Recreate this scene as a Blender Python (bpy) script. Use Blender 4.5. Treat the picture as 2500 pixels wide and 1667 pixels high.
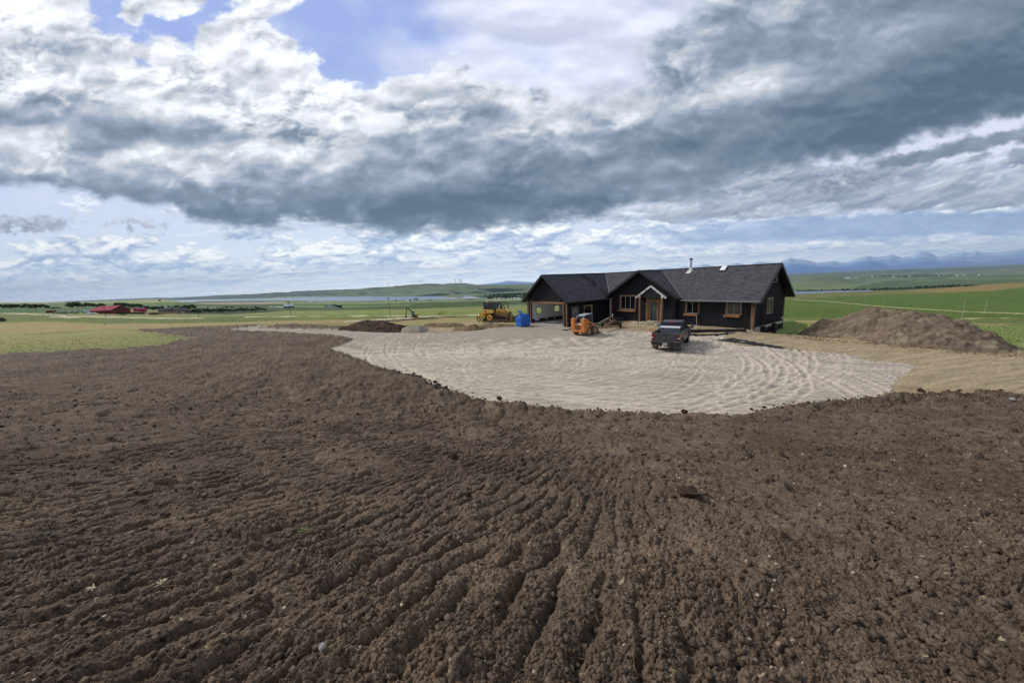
import bpy, bmesh, math, random
import numpy as np
from mathutils import Vector, Matrix
for o in list(bpy.data.objects): bpy.data.objects.remove(o)
scene=bpy.context.scene
# ================= camera =================
F,PITCH,ROLL,ZC=864.26,.16628,.04182,5.647
CX,CY=1250.,833.5
_f=np.array([0,math.cos(PITCH),-math.sin(PITCH)]);_u=np.array([0,math.sin(PITCH),math.cos(PITCH)]);_r=np.array([1.,0,0])
RT=_r*math.cos(ROLL)-_u*math.sin(ROLL);UP=_u*math.cos(ROLL)+_r*math.sin(ROLL);FW=_f
cd=bpy.data.cameras.new('camera');cam=bpy.data.objects.new('camera',cd);scene.collection.objects.link(cam);scene.camera=cam
cd.sensor_width=36;cd.lens=36*F/2500;cd.clip_start=.05;cd.clip_end=300000
cam.matrix_world=Matrix(((RT[0],UP[0],-FW[0],0),(RT[1],UP[1],-FW[1],0),(RT[2],UP[2],-FW[2],ZC),(0,0,0,1)))
# ================= light, exposure =================
SUN_EL,SUN_AZ=math.radians(38),math.radians(-60)     # azimuth from +Y towards +X
scene.view_settings.view_transform='Standard';scene.view_settings.look='None';scene.view_settings.exposure=0.30;scene.view_settings.gamma=1
sl=bpy.data.lights.new('sun','SUN');sl.energy=2.3;sl.angle=math.radians(14);sl.color=(1,.96,.9)
so=bpy.data.objects.new('sun',sl);scene.collection.objects.link(so)
sd_=Vector((math.sin(SUN_AZ)*math.cos(SUN_EL),math.cos(SUN_AZ)*math.cos(SUN_EL),math.sin(SUN_EL)))
so.rotation_euler=sd_.to_track_quat('Z','Y').to_euler()
SKY_GAIN=1.04;NISHITA=.10
# ---------- noise ----------
def _h(ix,iy,s):
    n=(ix.astype(np.int64)*374761393+iy.astype(np.int64)*668265263+s*1274126177)&0xffffffff
    n=((n^(n>>13))*1274126177)&0xffffffff
    n=(n^(n>>16))&0xffffffff
    return n
_rs=np.random.RandomState(3);_PM=_rs.permutation(512).astype(np.int32);_PM=np.concatenate([_PM,_PM]);_GA=_rs.uniform(0,2*np.pi,512);_GX=(np.cos(_GA)*1.45).astype(np.float32);_GY=(np.sin(_GA)*1.45).astype(np.float32)
def gn(x,y,s=0):
    x=np.asarray(x);y=np.asarray(y);fx=np.floor(x);fy=np.floor(y)
    ix=(fx.astype(np.int64)&511).astype(np.int32);iy=((fy.astype(np.int64)+s*37)&511).astype(np.int32)
    fx=(x-fx).astype(np.float32);fy=(y-fy).astype(np.float32)
    u=fx*fx*fx*(fx*(fx*6-15)+10);v=fy*fy*fy*(fy*(fy*6-15)+10)
    ix1=(ix+1)&511;iy1=(iy+1)&511;o=(s*101)&511
    a=_PM[ix+o];b=_PM[ix1+o]
    def g(p,q,dx,dy):
        k=_PM[p+q];return _GX[k]*dx+_GY[k]*dy
    n0=g(a,iy,fx,fy);n0+=u*(g(b,iy,fx-1,fy)-n0);n1=g(a,iy1,fx,fy-1);n1+=u*(g(b,iy1,fx-1,fy-1)-n1)
    return n0+v*(n1-n0)
def fbm(x,y,s=0,o=5,g=.5,l=2.03):
    r=0;a=1;t=0
    for i in range(o):
        r=r+a*gn(x,y,s+i*17);t+=a;a*=g;x=x*l+3.1;y=y*l-1.7
    return r/t
def billow(x,y,s=0,o=5,g=.5,l=2.03):
    r=0;a=1;t=0
    for i in range(o):
        r=r+a*(2.4*np.abs(gn(x,y,s+i*17))-.8);t+=a;a*=g;x=x*l+3.1;y=y*l-1.7
    return r/t
def ss(a,b,x):
    t=np.clip((x-a)/(b-a),0,1);return t*t*(3-2*t)
def sd(px,py,poly):
    """signed distance to a polygon, positive inside"""
    d=np.full(px.shape,1e9);ins=np.zeros(px.shape,bool);n=len(poly)
    for i in range(n):
        x0,y0=poly[i];x1,y1=poly[(i+1)%n];ex,ey=x1-x0,y1-y0
        t=np.clip(((px-x0)*ex+(py-y0)*ey)/(ex*ex+ey*ey+1e-9),0,1)
        d=np.minimum(d,(px-x0-t*ex)**2+(py-y0-t*ey)**2)
        c=((y0>py)!=(y1>py))&(px<(x1-x0)*(py-y0)/((y1-y0) if y1!=y0 else 1e-9)+x0);ins^=c
    d=np.sqrt(d);return np.where(ins,d,-d)
GR='''235 228 215 215 225 215 215 215 205 200 200 205 215 210 210 205 195 180 165 155 150 145 140 135 130 130
230 232 215 205 205 215 222 215 200 195 195 200 215 215 205 195 180 160 150 150 160 160 155 145 130 115
212 196 218 208 215 225 225 215 210 200 195 200 215 212 190 175 160 150 145 150 160 155 150 135 120 105
215 195 212 215 225 220 215 225 215 205 205 190 215 195 205 175 145 150 160 165 150 140 125 112 100 95
215 200 215 225 228 215 215 220 238 240 178 185 210 200 190 190 150 150 185 165 140 120 105 95 85 85
190 185 175 190 215 215 220 222 225 205 175 165 185 190 165 185 165 160 160 140 115 100 90 85 85 90
175 160 150 150 170 200 215 205 200 190 165 165 165 175 160 165 160 145 130 110 95 85 85 85 95 110
190 195 175 165 160 165 185 190 190 180 170 170 160 160 165 150 140 125 110 100 95 90 100 120 130 125
150 170 185 190 185 170 205 215 190 165 170 150 135 135 145 145 130 120 115 110 105 130 150 150 170 180
100 115 130 150 165 165 155 130 130 135 130 120 115 105 110 115 120 115 130 140 160 165 200 215 205 185
105 105 110 115 110 112 102 100 100 95 90 85 85 90 90 95 125 145 150 150 180 200 190 185 190 200
120 120 120 110 105 100 95 95 90 88 88 90 92 100 125 140 150 160 165 155 160 150 145 160 170 175'''
GR=np.array([[float(a) for a in r.split()] for r in GR.split('\n')])
def grid(px,py):
    x=np.clip(px/100,0,24.999);y=np.clip(py/50,0,10.999)
    ix=x.astype(int);iy=y.astype(int);fx=x-ix;fy=y-iy
    def row(j):
        j=np.clip(j,0,11);k=lambda i:GR[j,np.clip(i,0,25)]
        a,b,c,d=k(ix-1),k(ix),k(ix+1),k(ix+2)
        return b+.5*fx*(c-a+fx*(2*a-5*b+4*c-d+fx*(3*(b-c)+d-a)))
    a,b,c,d=row(iy-1),row(iy),row(iy+1),row(iy+2)
    return b+.5*fy*(c-a+fy*(2*a-5*b+4*c-d+fy*(3*(b-c)+d-a)))
H1=[(190,-130),(228,53),(255,80),(287,96),(340,122),(367,118),(383,98),(415,88),(446,109),(468,96),(478,64),(531,42),(563,32),(571,-130),(510,-130),(500,5),(462,42),(415,42),(361,32),(330,58),(298,28),(280,-130)]
H3=[(318,132),(345,142),(364,162),(340,160)]
H2=[(800,-400),(770,-40),(733,16),(690,36),(659,50),(686,78),(717,100),(744,128),(787,154),(787,191),(829,197),(872,213),(909,218),(935,197),(973,186),(1010,175),(1036,170),(1116,154),(1143,160),(1170,191),(1212,197),(1260,220),(1330,205),(1390,238),(1450,215),(1520,225),(1570,195),(1590,150),(1558,120),(1600,85),(1660,50),(1760,-40),(1780,-400)]
LOW=[(-3000,300),(-600,400),(0,452),(53,462),(106,452),(149,457),(223,468),(250,484),(298,478),(340,494),(372,502),(414,497),(441,500),(457,526),(500,539),(531,542),(585,553),(638,558),(670,547),(686,531),(744,534),(787,523),(829,537),(872,558),(930,563),(983,571),(1036,563),(1116,563),(1170,555),(1250,547),(1303,547),(1356,537),(1409,531),(1473,510),(1548,488),(1600,500),(1665,490),(1728,476),(1781,462),(1835,440),(1888,425),(1967,409),(2047,393),(2153,372),(2223,351),(2260,330),(2340,319),(2419,298),(2500,276),(2900,180),(6000,-300),(6000,-9000),(-3000,-9000)]
C2=[(2145,398),(2200,374),(2350,340),(2500,302),(2800,250),(2800,330),(2500,345),(2400,368),(2280,395),(2200,415),(2150,410)]
def lin(c):
    c=np.clip(c,0,255)/255;return np.where(c<.04045,c/12.92,((c+.055)/1.055)**2.4)
def sky(px,py,hz):
    """px,py: reference picture coordinates of a direction; hz: px above horizon -> srgb 0..255"""
    X=px/100;Y=py/100
    h=np.maximum(hz,0)
    # --- clear sky
    col=np.zeros(px.shape+(3,))
    t=ss(0,620,h)[...,None]
    lowc=np.array([206,220,230.]);midc=np.array([196,208,232.]);upc=np.array([148,168,219.])
    col=lowc*(1-ss(0,300,h)[...,None])+midc*ss(0,300,h)[...,None]
    col=col*(1-ss(330,560,h)[...,None])+upc*ss(330,560,h)[...,None]
    ci=fbm(X*.55+Y*.15,Y*.8-X*.2,5,5)*.5+.5
    ci=ss(.15,.85,ci+(ss(780,1350,px)-.38)*.62)*.93*ss(60,200,h)
    col=col*(1-ci[...,None])+np.array([218,220,236.])*ci[...,None]
    vv=fbm(px/330,py/150,401,5,.5)*ss(150,300,h);vw=fbm(px/330,(py-30)/150,401,5,.5)*ss(150,300,h);ve=ss(900,1250,px)*(1-ss(1750,1900,px));col=col-np.clip((.25-vv)*26,0,34)[...,None]*ve[...,None]*np.array([1.15,1.05,.7])+np.clip((vv-vw)*60,-8,14)[...,None]*ve[...,None]
    # --- far cumulus decks, features shrink towards the horizon
    w=np.log(h+28)
    lowzone=1-ss(300,360,h)
    wx=fbm(X*1.7,w*4,61,4)*.35
    kx=3.2/(.35+h/170)
    # use az coordinate scaled piecewise: blend of scales
    def deck(sc,s,cov,h0,h1,fl,wh,base,tw=0.06):
        nonlocal col
        u=px/sc;v=h/(sc*fl)
        q=lambda dv:fbm(u+.25*fbm(u*2,v*2,s+5,3)+.3,v+dv,s,6,.55)+.22*billow(u*2.2,(v+dv)*2.2,s+31,4)
        n0=q(0);up=q(.22);up2=q(.07)
        m=ss(h0-12,h0+6,h)*(1-ss(h1-14,h1+10,h))
        a=ss(cov,cov+tw,n0-(1-m)*1.2)
        lit=np.clip(.50+1.1*(n0-up)+1.9*(n0-up2),0,1)
        cc=base+(wh-base)*lit[...,None]
        col=col*(1-a[...,None])+cc*a[...,None]
    W=np.array([240,241,240.]);B=np.array([146,170,200.])
    N_=np.array
    hzn=fbm(px/260,h/9.,301,5,.55)
    f=(.8*ss(-.6,.5,hzn)*(1-ss(60,130,h)))[...,None]
    col=col*(1-f)+N_([226,233,236.])*f
    deck(80,11,-.34,2,56,.12,N_([238,241,240.]),N_([172,198,222.]),.40)
    deck(100,21,-.22,20,84,.24,N_([238,239,236.]),N_([160,184,208.]),.30)
    deck(170,47,-.12,60,190,.22,N_([226,231,236.]),N_([160,180,204.]),.5)
    deck(120,41,-.15,44,118,.50,N_([247,248,246.]),N_([150,172,200.]),.10)
    deck(150,43,-.11,78,165,.52,N_([247,247,244.]),N_([140,162,192.]),.10)
    # right hand grey-blue shelf
    sh=ss(1500,1900,px+fbm(X,Y*3,71,4)*300)*ss(60,78,h+fbm(X*1.5,Y*5,72,5)*16)*(1-ss(118,140,h+fbm(X*2,Y*4,73,5)*28))*.75
    col=col*(1-sh[...,None])+np.array([122,146,184.])*sh[...,None]
    # mid tier grey pieces under the bank
    rr=ss(1250,1700,px)
    def mt(dy,k,s_):
        yy=Y-dy+.27*np.logaddexp(0,(X-15)/1.5)*1.5
        return fbm(X*k+.45*fbm(X*2,yy*4,s_+9,4),yy*2.6*k,s_,6,.42)
    for k,s_,bias,wc,bc in [(.62,81,.02,214,140),(1.15,87,-.14,232,158),(.8,89,-.12,196,124)]:
        n=mt(0,k,s_);n2=mt(.085,k,s_)
        reg=(.34*rr*ss(380,440,py)-.16*(1-rr)-1.4*(1-ss(95+40*(1-rr),150,h))-.35*(1-ss(420,700,px))*(1-ss(2000,2001,px))-2*ss(250,330,h)+.22*np.exp(-((px-820)/330.)**2-((h-135)/35.)**2))
        g=ss(-.08,.12,n+reg+bias)
        lit=np.clip(.40+1.7*(n-n2)-.5*n,0,1)
        W_=N_([wc-4,wc,wc+6.]);B_=N_([bc-10,bc+2,bc+20.])
        gc=B_+(W_-B_)*lit[...,None]
        col=col*(1-g[...,None]*.9)+gc*g[...,None]*.9
    # isolated puffs at left
    for cx,cy,rx,ry,sh_,wb in [(195,500,45,30,.0,225),(430,512,32,20,.0,215),(330,545,70,16,.3,185),(60,545,130,22,.6,165),(2090,425,75,26,.5,150),(2030,455,60,20,.6,140)]:
        qx=(px-cx+34*fbm(X*3,Y*3,91,4))/rx;qy=(py-cy+26*fbm(X*3,Y*3,95,4)+sh_*.0)/ry
        e=fbm(px/30,py/18,97,6,.6);e2=fbm(px/30,py/18+.3,97,6,.6)
        a=ss(-.15,.75,1-(qx**2+qy**2)**.8+e*2.0)
        l=np.clip(wb-26*qy+(e2-e)*-70,118,240)
        col=col*(1-a[...,None])+np.stack([l-8,l-1,l+12],-1)*a[...,None]
    # --- main bank
    wxp=55*fbm(px/300,py/260,101,6,.55);wyp=42*fbm(px/280,py/240,111,6,.55)
    wx2=px+wxp+14*fbm(px/60,py/50,121,4,.6);wy2=py+wyp+12*fbm(px/60,py/50,131,4,.6)
    L=grid(wx2,wy2)
    shr=.27*np.logaddexp(0,(px-1500)/200.)*200
    U=px;V=py+shr
    u=U/165+.30*fbm(px/150,py/120,141,4);v=V/95+.30*fbm(px/150,py/120,151,4)
    def relf(sc,sx,sy,seed,o,g):
        f=lambda dx,dy:fbm(u*sc-dx,v*sc-dy,seed,o,g)
        return f(0,0)-f(sx,sy)
    q0=fbm(u,v,161,5,.5)
    r1=relf(1,.12,.30,161,5,.5)
    bb=lambda k,dx,dy,s_:billow(u*k-dx,v*k-dy,s_,4,.5)
    r2=bb(1.6,0,0,171)-bb(1.6,.12,.2,171)
    r3=bb(3.6,0,0,181)-bb(3.6,.12,.2,181)
    puff=ss(.42,.72,fbm(px/230,py/120,191,4)*.5+.5+.12*ss(150,220,L)-.05)
    relief=r1*86+q0*24+puff*(r2*36+r3*28)+10*fbm(px/80,py/40,195,5)
    amp=(.42+.75*ss(95,205,L))*(1-.6*ss(1500,2200,px))
    L=L+relief*amp-10*ss(1700,2200,px)
    pl=fbm(px/210+.5*fbm(px/160,py/160,231,3),py/120+.2*shr/100,232,5,.55);pu=fbm(px/210+.5*fbm(px/160,(py-16)/160,231,3),(py-16)/120+.2*shr/100,232,5,.55)
    gap=ss(.16,.42,pl)*(.35+.65*ss(100,170,L))*(1-.8*ss(1500,1950,px));L=L+gap*np.clip(232-L,0,75)*.75+np.clip((pl-pu)*60,-16,22)
    fine=fbm(px/34,py/26,201,5,.62)
    L=L+fine*9*(.35+ss(110,210,L))
    ew=62*fbm(px/130,py/70,211,6,.6)+26*fbm(px/34,py/22,215,5,.62)
    dl=sd(px+8*fine,py,LOW)
    flat=.35
    al=ss(-12,14+30*ss(-.2,.4,fbm(px/150,py/90,217,3)),dl+ew*.6+6)
    soft2=ss(1000,1500,px)
    def hole(P,wd,sc):
        d=sd(px,py,P)-ew*sc
        return ss(-wd,wd,d),d
    h1,d1=hole(H1,12,.9);h2,d2=hole(H2,11,.8);h3,d3=hole(H3,5,.5)
    h2s=ss(-60,50,d2);h2=h2*(1-soft2)+h2s*soft2
    hole_=np.maximum(np.maximum(h1,h2),h3*.8)
    rim=np.exp(-np.clip(-d2,0,400)/26.)*(1-soft2*.3)+np.exp(-np.clip(-d1,0,400)/40.)*.5
    L=L+np.clip(rim,0,1)*np.clip(244-L,0,60)*.75
    al=al*(1-hole_)
    edge=np.exp(-np.clip(dl+ew*.5+6,0,300)/9.)*ss(1500,1800,px)
    L=L+edge*70
    L=np.clip(L+9*(1-ss(80,150,L)),84,248)
    k=ss(80,215,L)[...,None]
    tint=np.array([-18,0,17.])*(1-k)+np.array([-3,0,7.])*k
    bl=ss(120,150,L)*(1-ss(165,195,L))
    cc=L[...,None]+tint+bl[...,None]*np.array([-3,0,5.])
    col=col*(1-al[...,None])+cc*al[...,None]
    # second tier band at right
    a=ss(-6,8,sd(px,py,C2)+ew*.45)
    l=142+relief*.5-18*ss(-20,20,py-(398-(px-2150)*.28))
    col=col*(1-a[...,None])+np.stack([l-12,l,l+14],-1)*a[...,None]
    return np.clip(col,0,252)

def cam_px(d):
    """direction (...,3) -> reference picture coordinates"""
    z=np.maximum(d@FW,.02);return CX+F*(d@RT)/z,CY-F*(d@UP)/z
def sky_image():
    W,H=4096,2048;img=np.zeros((H,W,4),np.float32);img[...,3]=1
    def ev(i0,i1,j0,j1,st):
        jj,ii=np.mgrid[j0:j1:st,i0:i1:st]
        az=((ii+.5*st)/W-.5)*2*np.pi;el=((jj+.5*st)/H-.5)*np.pi
        azc=np.clip(az,-1.25,1.25)
        # outside the front sector reuse the edge columns, mirrored
        azm=np.where(np.abs(az)>1.25,np.sign(az)*(2.5-np.abs(az)),az);azm=np.where(np.abs(azm)>1.25,0.9,azm)
        elc=np.minimum(el,.95)
        d=np.stack([np.sin(azm)*np.cos(elc),np.cos(azm)*np.cos(elc),np.sin(elc)],-1)
        px,py=cam_px(d);px=np.clip(px,-2600,5200);py=np.clip(py,-1500,1200)
        hz=(739.8-.0418*px)-py
        c=lin(sky(px,py,hz))*(1+.75*np.exp(-np.clip(hz,0,900)/80.))[...,None]
        g=.85*np.array([.34,.36,.38]);k=ss(.75,1.1,el)[...,None]
        c=c*(1-k)+g*k
        dn=ss(-.01,-.06,el)[...,None];c=c*(1-dn)+np.array([.10,.11,.09])*dn
        return c
    from concurrent.futures import ThreadPoolExecutor
    lo=ev(0,W,0,H,8);lo=np.repeat(np.repeat(lo,8,0),8,1);img[...,:3]=lo
    a0,a1=int((.5-1.25/6.2832)*W),int((.5+1.25/6.2832)*W);e0,e1=int((.5-.06/3.1416)*H),int((.5+.80/3.1416)*H)
    cuts=np.linspace(e0,e1,13).astype(int)
    def band(k):img[cuts[k]:cuts[k+1],a0:a1,:3]=ev(a0,a1,cuts[k],cuts[k+1],1)
    with ThreadPoolExecutor(4) as ex:list(ex.map(band,range(12)))
    img=np.roll(img,-W//4,1)
    im=bpy.data.images.new('clouds',W,H,alpha=False,float_buffer=True);im.colorspace_settings.name='Linear Rec.709'
    im.pixels.foreach_set(np.clip(img,0,2).ravel());im.update();im.pack()
    return im
w=bpy.data.worlds.new('World');scene.world=w;w.use_nodes=True;nt=w.node_tree;nt.nodes.clear()
out=nt.nodes.new('ShaderNodeOutputWorld');bg=nt.nodes.new('ShaderNodeBackground');bg2=nt.nodes.new('ShaderNodeBackground');add=nt.nodes.new('ShaderNodeAddShader')
sk=nt.nodes.new('ShaderNodeTexSky');sk.sky_type='NISHITA';sk.sun_disc=False;sk.sun_elevation=SUN_EL;sk.sun_rotation=SUN_AZ;sk.altitude=1200
tc=nt.nodes.new('ShaderNodeTexCoord');mp=nt.nodes.new('ShaderNodeMapping');mp.inputs['Rotation'].default_value=(0,0,math.radians(0))
env=nt.nodes.new('ShaderNodeTexEnvironment');env.image=sky_image();env.interpolation='Linear'
# the cloud cover is drawn over the clear Nishita sky; a small share of the sky still shines through it
nt.links.new(tc.outputs['Generated'],mp.inputs['Vector']);nt.links.new(mp.outputs[0],env.inputs[0])
nt.links.new(env.outputs[0],bg.inputs[0]);bg.inputs[1].default_value=SKY_GAIN*.94
nt.links.new(sk.outputs[0],bg2.inputs[0]);bg2.inputs[1].default_value=.003
nt.links.new(bg.outputs[0],add.inputs[0]);nt.links.new(bg2.outputs[0],add.inputs[1]);nt.links.new(add.outputs[0],out.inputs[0])
w.cycles.sampling_method='AUTOMATIC'
# ================= helpers =================
col_=scene.collection
R_=random.Random(7)
def inp(nd,names,v):
    for n in names:
        if n in nd.inputs: nd.inputs[n].default_value=v;return
def srgb(r,g,b):
    f=lambda c:(c/255/12.92 if c/255<.04045 else ((c/255+.055)/1.055)**2.4);return (f(r),f(g),f(b),1)
MATS={}
def mat(name,col,rough=.7,metal=0,var=.0,vs=5.,bump=0,bs=30.,spec=.5,attr=None,det=5,emit=None,alpha=None,stretch=None,trans=0,var2=0,vs2=1.):
    if name in MATS:return MATS[name]
    m=bpy.data.materials.new(name);m.use_nodes=True;t=m.node_tree;b=t.nodes['Principled BSDF']
    inp(b,['Base Color'],col);inp(b,['Roughness'],rough);inp(b,['Metallic'],metal);inp(b,['Specular IOR Level'],spec)
    src=None
    if attr:
        a=t.nodes.new('ShaderNodeAttribute');a.attribute_name=attr;src=a.outputs['Color'];t.links.new(src,b.inputs['Base Color'])
    tcn=t.nodes.new('ShaderNodeTexCoord');vec=tcn.outputs['Object']
    if stretch:
        mpn=t.nodes.new('ShaderNodeMapping');mpn.inputs['Scale'].default_value=stretch;t.links.new(vec,mpn.inputs[0]);vec=mpn.outputs[0]
    def addvar(src,amt,scale,det):
        n=t.nodes.new('ShaderNodeTexNoise');n.inputs['Scale'].default_value=scale;n.inputs['Detail'].default_value=det;t.links.new(vec,n.inputs['Vector'])
        r=t.nodes.new('ShaderNodeMapRange');r.inputs['From Min'].default_value=.25;r.inputs['From Max'].default_value=.75;r.inputs['To Min'].default_value=1-amt;r.inputs['To Max'].default_value=1+amt
        t.links.new(n.outputs['Fac'],r.inputs['Value'])
        mx=t.nodes.new('ShaderNodeMix');mx.data_type='RGBA';mx.blend_type='MULTIPLY';mx.inputs[0].default_value=1
        if src: t.links.new(src,mx.inputs[6])
        else: mx.inputs[6].default_value=col
        t.links.new(r.outputs[0],mx.inputs[7]);t.links.new(mx.outputs[2],b.inputs['Base Color']);return mx.outputs[2]
    if var: src=addvar(src,var,vs,det)
    if var2: src=addvar(src,var2,vs2,3)
    if bump:
        n=t.nodes.new('ShaderNodeTexNoise');n.inputs['Scale'].default_value=bs;n.inputs['Detail'].default_value=6;t.links.new(vec,n.inputs['Vector'])
        bp=t.nodes.new('ShaderNodeBump');bp.inputs['Strength'].default_value=1;bp.inputs['Distance'].default_value=bump;t.links.new(n.outputs['Fac'],bp.inputs['Height']);t.links.new(bp.outputs[0],b.inputs['Normal'])
    if emit: inp(b,['Emission Color'],emit);inp(b,['Emission Strength'],1)
    if trans: inp(b,['Transmission Weight'],trans)
    MATS[name]=m;return m
def tag(o,label=None,cat=None,group=None,kind=None):
    if label:o['label']=label
    if cat:o['category']=cat
    if group:o['group']=group
    if kind:o['kind']=kind
    return o
def empty(name,loc=(0,0,0),rz=0,label=None,cat=None,group=None,parent=None):
    o=bpy.data.objects.new(name,None);o.empty_display_size=.3;o.location=loc;o.rotation_euler=(0,0,rz);col_.objects.link(o)
    if parent:o.parent=parent
    return tag(o,label,cat,group)
def copy_tree(o,parent=None):
    c=o.copy();col_.objects.link(c)
    if parent is not None:c.parent=parent
    for ch in list(o.children):copy_tree(ch,c)
    return c
class MB:
    def __init__(s):s.v=[];s.f=[];s.m=[];s.M=Matrix.Identity(4);s.mi=0
    def add(s,vs,fs):
        n=len(s.v);s.v+=[tuple(s.M@Vector(p)) for p in vs];s.f+=[tuple(i+n for i in f) for f in fs];s.m+=[s.mi]*len(fs);return s
    def box(s,a,b):
        x0,y0,z0=a;x1,y1,z1=b
        return s.add([(x0,y0,z0),(x1,y0,z0),(x1,y1,z0),(x0,y1,z0),(x0,y0,z1),(x1,y0,z1),(x1,y1,z1),(x0,y1,z1)],[(0,3,2,1),(4,5,6,7),(0,1,5,4),(1,2,6,5),(2,3,7,6),(3,0,4,7)])
    def hexa(s,b,t):
        """b,t: four points each"""
        return s.add(list(b)+list(t),[(0,3,2,1),(4,5,6,7),(0,1,5,4),(1,2,6,5),(2,3,7,6),(3,0,4,7)])
    def prism(s,poly,ax,lo,hi):
        """poly of 2-D points extruded along axis ax"""
        def p(q,k):
            a,b=q
            return {'x':(k,a,b),'y':(a,k,b),'z':(a,b,k)}[ax]
        n=len(poly);return s.add([p(q,lo) for q in poly]+[p(q,hi) for q in poly],[tuple(range(n))[::-1],tuple(range(n,2*n))]+[(i,(i+1)%n,(i+1)%n+n,i+n) for i in range(n)])
    def tube(s,a,b,r0,r1=None,n=10,cap=True):
        r1=r0 if r1 is None else r1;a=Vector(a);b=Vector(b);d=(b-a)
        if d.length<1e-6:return s
        q=d.to_track_quat('Z','Y');vs=[]
        for c,r in((a,r0),(b,r1)):
            for i in range(n):
                t=2*math.pi*i/n;vs.append(c+q@Vector((math.cos(t)*r,math.sin(t)*r,0)))
        fs=[(i,(i+1)%n,(i+1)%n+n,i+n) for i in range(n)]
        if cap:fs+=[tuple(range(n))[::-1],tuple(range(n,2*n))]
        return s.add(vs,fs)
    def bar(s,a,b,w,h,up=(0,0,1)):
        a=Vector(a);b=Vector(b);d=(b-a).normalized();u=Vector(up);sd=d.cross(u).normalized();u=sd.cross(d).normalized()
        k=[(-1,-1),(1,-1),(1,1),(-1,1)]
        P=lambda c:[c+sd*(x*w/2)+u*(y*h/2) for x,y in k]
        return s.hexa(P(a),P(b))
    def path(s,pts,r,n=8):
        for a,b in zip(pts,pts[1:]):s.tube(a,b,r,r,n)
        return s
    def lathe(s,prof,n=20,c=(0,0,0),ax='z'):
        """prof: (radius, height) pairs"""
        vs=[];m=len(prof)
        for i in range(n):
            t=2*math.pi*i/n
            for r,h in prof:
                x,y=r*math.cos(t),r*math.sin(t)
                p={'z':(x,y,h),'x':(h,x,y),'y':(x,h,y)}[ax];vs.append((c[0]+p[0],c[1]+p[1],c[2]+p[2]))
        fs=[]
        for i in range(n):
            j=(i+1)%n
            for k in range(m-1):
                q=(i*m+k,j*m+k,j*m+k+1,i*m+k+1);fs.append(q if ax!='y' else q[::-1])
        return s.add(vs,fs)
    def loft(s,rings,cap=True):
        n=len(rings[0]);vs=[p for r in rings for p in r];fs=[]
        for k in range(len(rings)-1):
            for i in range(n):
                j=(i+1)%n;fs.append((k*n+i,k*n+j,(k+1)*n+j,(k+1)*n+i))
        if cap:fs+=[tuple(range(n))[::-1],tuple(range((len(rings)-1)*n,len(rings)*n))]
        return s.add(vs,fs)
    def build(s,name,mats,parent=None,bevel=0,smooth=False,seg=2,fix=True):
        me=bpy.data.meshes.new(name);me.from_pydata(s.v,[],s.f)
        for m in (mats if isinstance(mats,(list,tuple)) else [mats]):me.materials.append(m)
        me.polygons.foreach_set('material_index',s.m)
        if fix:
            bm=bmesh.new();bm.from_mesh(me);bmesh.ops.recalc_face_normals(bm,faces=bm.faces);bm.to_mesh(me);bm.free()
        if smooth:me.polygons.foreach_set('use_smooth',[True]*len(me.polygons))
        o=bpy.data.objects.new(name,me);col_.objects.link(o)
        if parent:o.parent=parent
        if bevel:
            bv=o.modifiers.new('bevel','BEVEL');bv.width=bevel;bv.segments=seg;bv.limit_method='ANGLE';bv.angle_limit=.6
            if smooth:
                pass
        return o
def npmesh(name,V,Fq,mats,cols=None,smooth=True,parent=None,mi=None):
    """V n x 3, Fq m x k faces -> object with an optional colour attribute 'Col'"""
    me=bpy.data.meshes.new(name);k=Fq.shape[1]
    me.vertices.add(len(V));me.vertices.foreach_set('co',V.astype(np.float32).ravel())
    me.loops.add(Fq.size);me.loops.foreach_set('vertex_index',Fq.astype(np.int32).ravel())
    me.polygons.add(len(Fq));me.polygons.foreach_set('loop_start',(np.arange(len(Fq))*k).astype(np.int32));me.polygons.foreach_set('loop_total',np.full(len(Fq),k,np.int32))
    if smooth:me.polygons.foreach_set('use_smooth',np.ones(len(Fq),bool))
    for m in (mats if isinstance(mats,(list,tuple)) else [mats]):me.materials.append(m)
    if mi is not None:me.polygons.foreach_set('material_index',mi.astype(np.int32))
    me.update(calc_edges=True)
    if cols is not None:
        a=me.color_attributes.new('Col','FLOAT_COLOR','POINT');c=np.ones((len(V),4),np.float32);c[:,:3]=cols;a.data.foreach_set('color',c.ravel())
    o=bpy.data.objects.new(name,me);col_.objects.link(o)
    if parent:o.parent=parent
    return o
def L3(*c):return np.array(srgb(*c)[:3])

# ================= terrain =================
ZL=-104.
def hbase(x,y):
    toe=13.2+.35*np.maximum(0,-x);s=1-y/toe;s=.5*(s+np.sqrt(s*s+.004))
    z=4.0*np.minimum(s,1.15)
    return z
def pix(P):
    P=np.asarray(P,float);d=P-np.array([0,0,ZC]);z=np.maximum(d@FW,1e-3)
    return CX+F*(d@RT)/z,CY-F*(d@UP)/z
def rayd(px,py):return FW+RT*((px-CX)/F)-UP*((py-CY)/F)
def at_depth(px,py,yd):
    d=rayd(px,py);return np.array([0,0,ZC])+d*(yd/d[1])
def at_z(px,py,z=0.):
    d=rayd(px,py);return np.array([0,0,ZC])+d*((z-ZC)/d[2])
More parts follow.
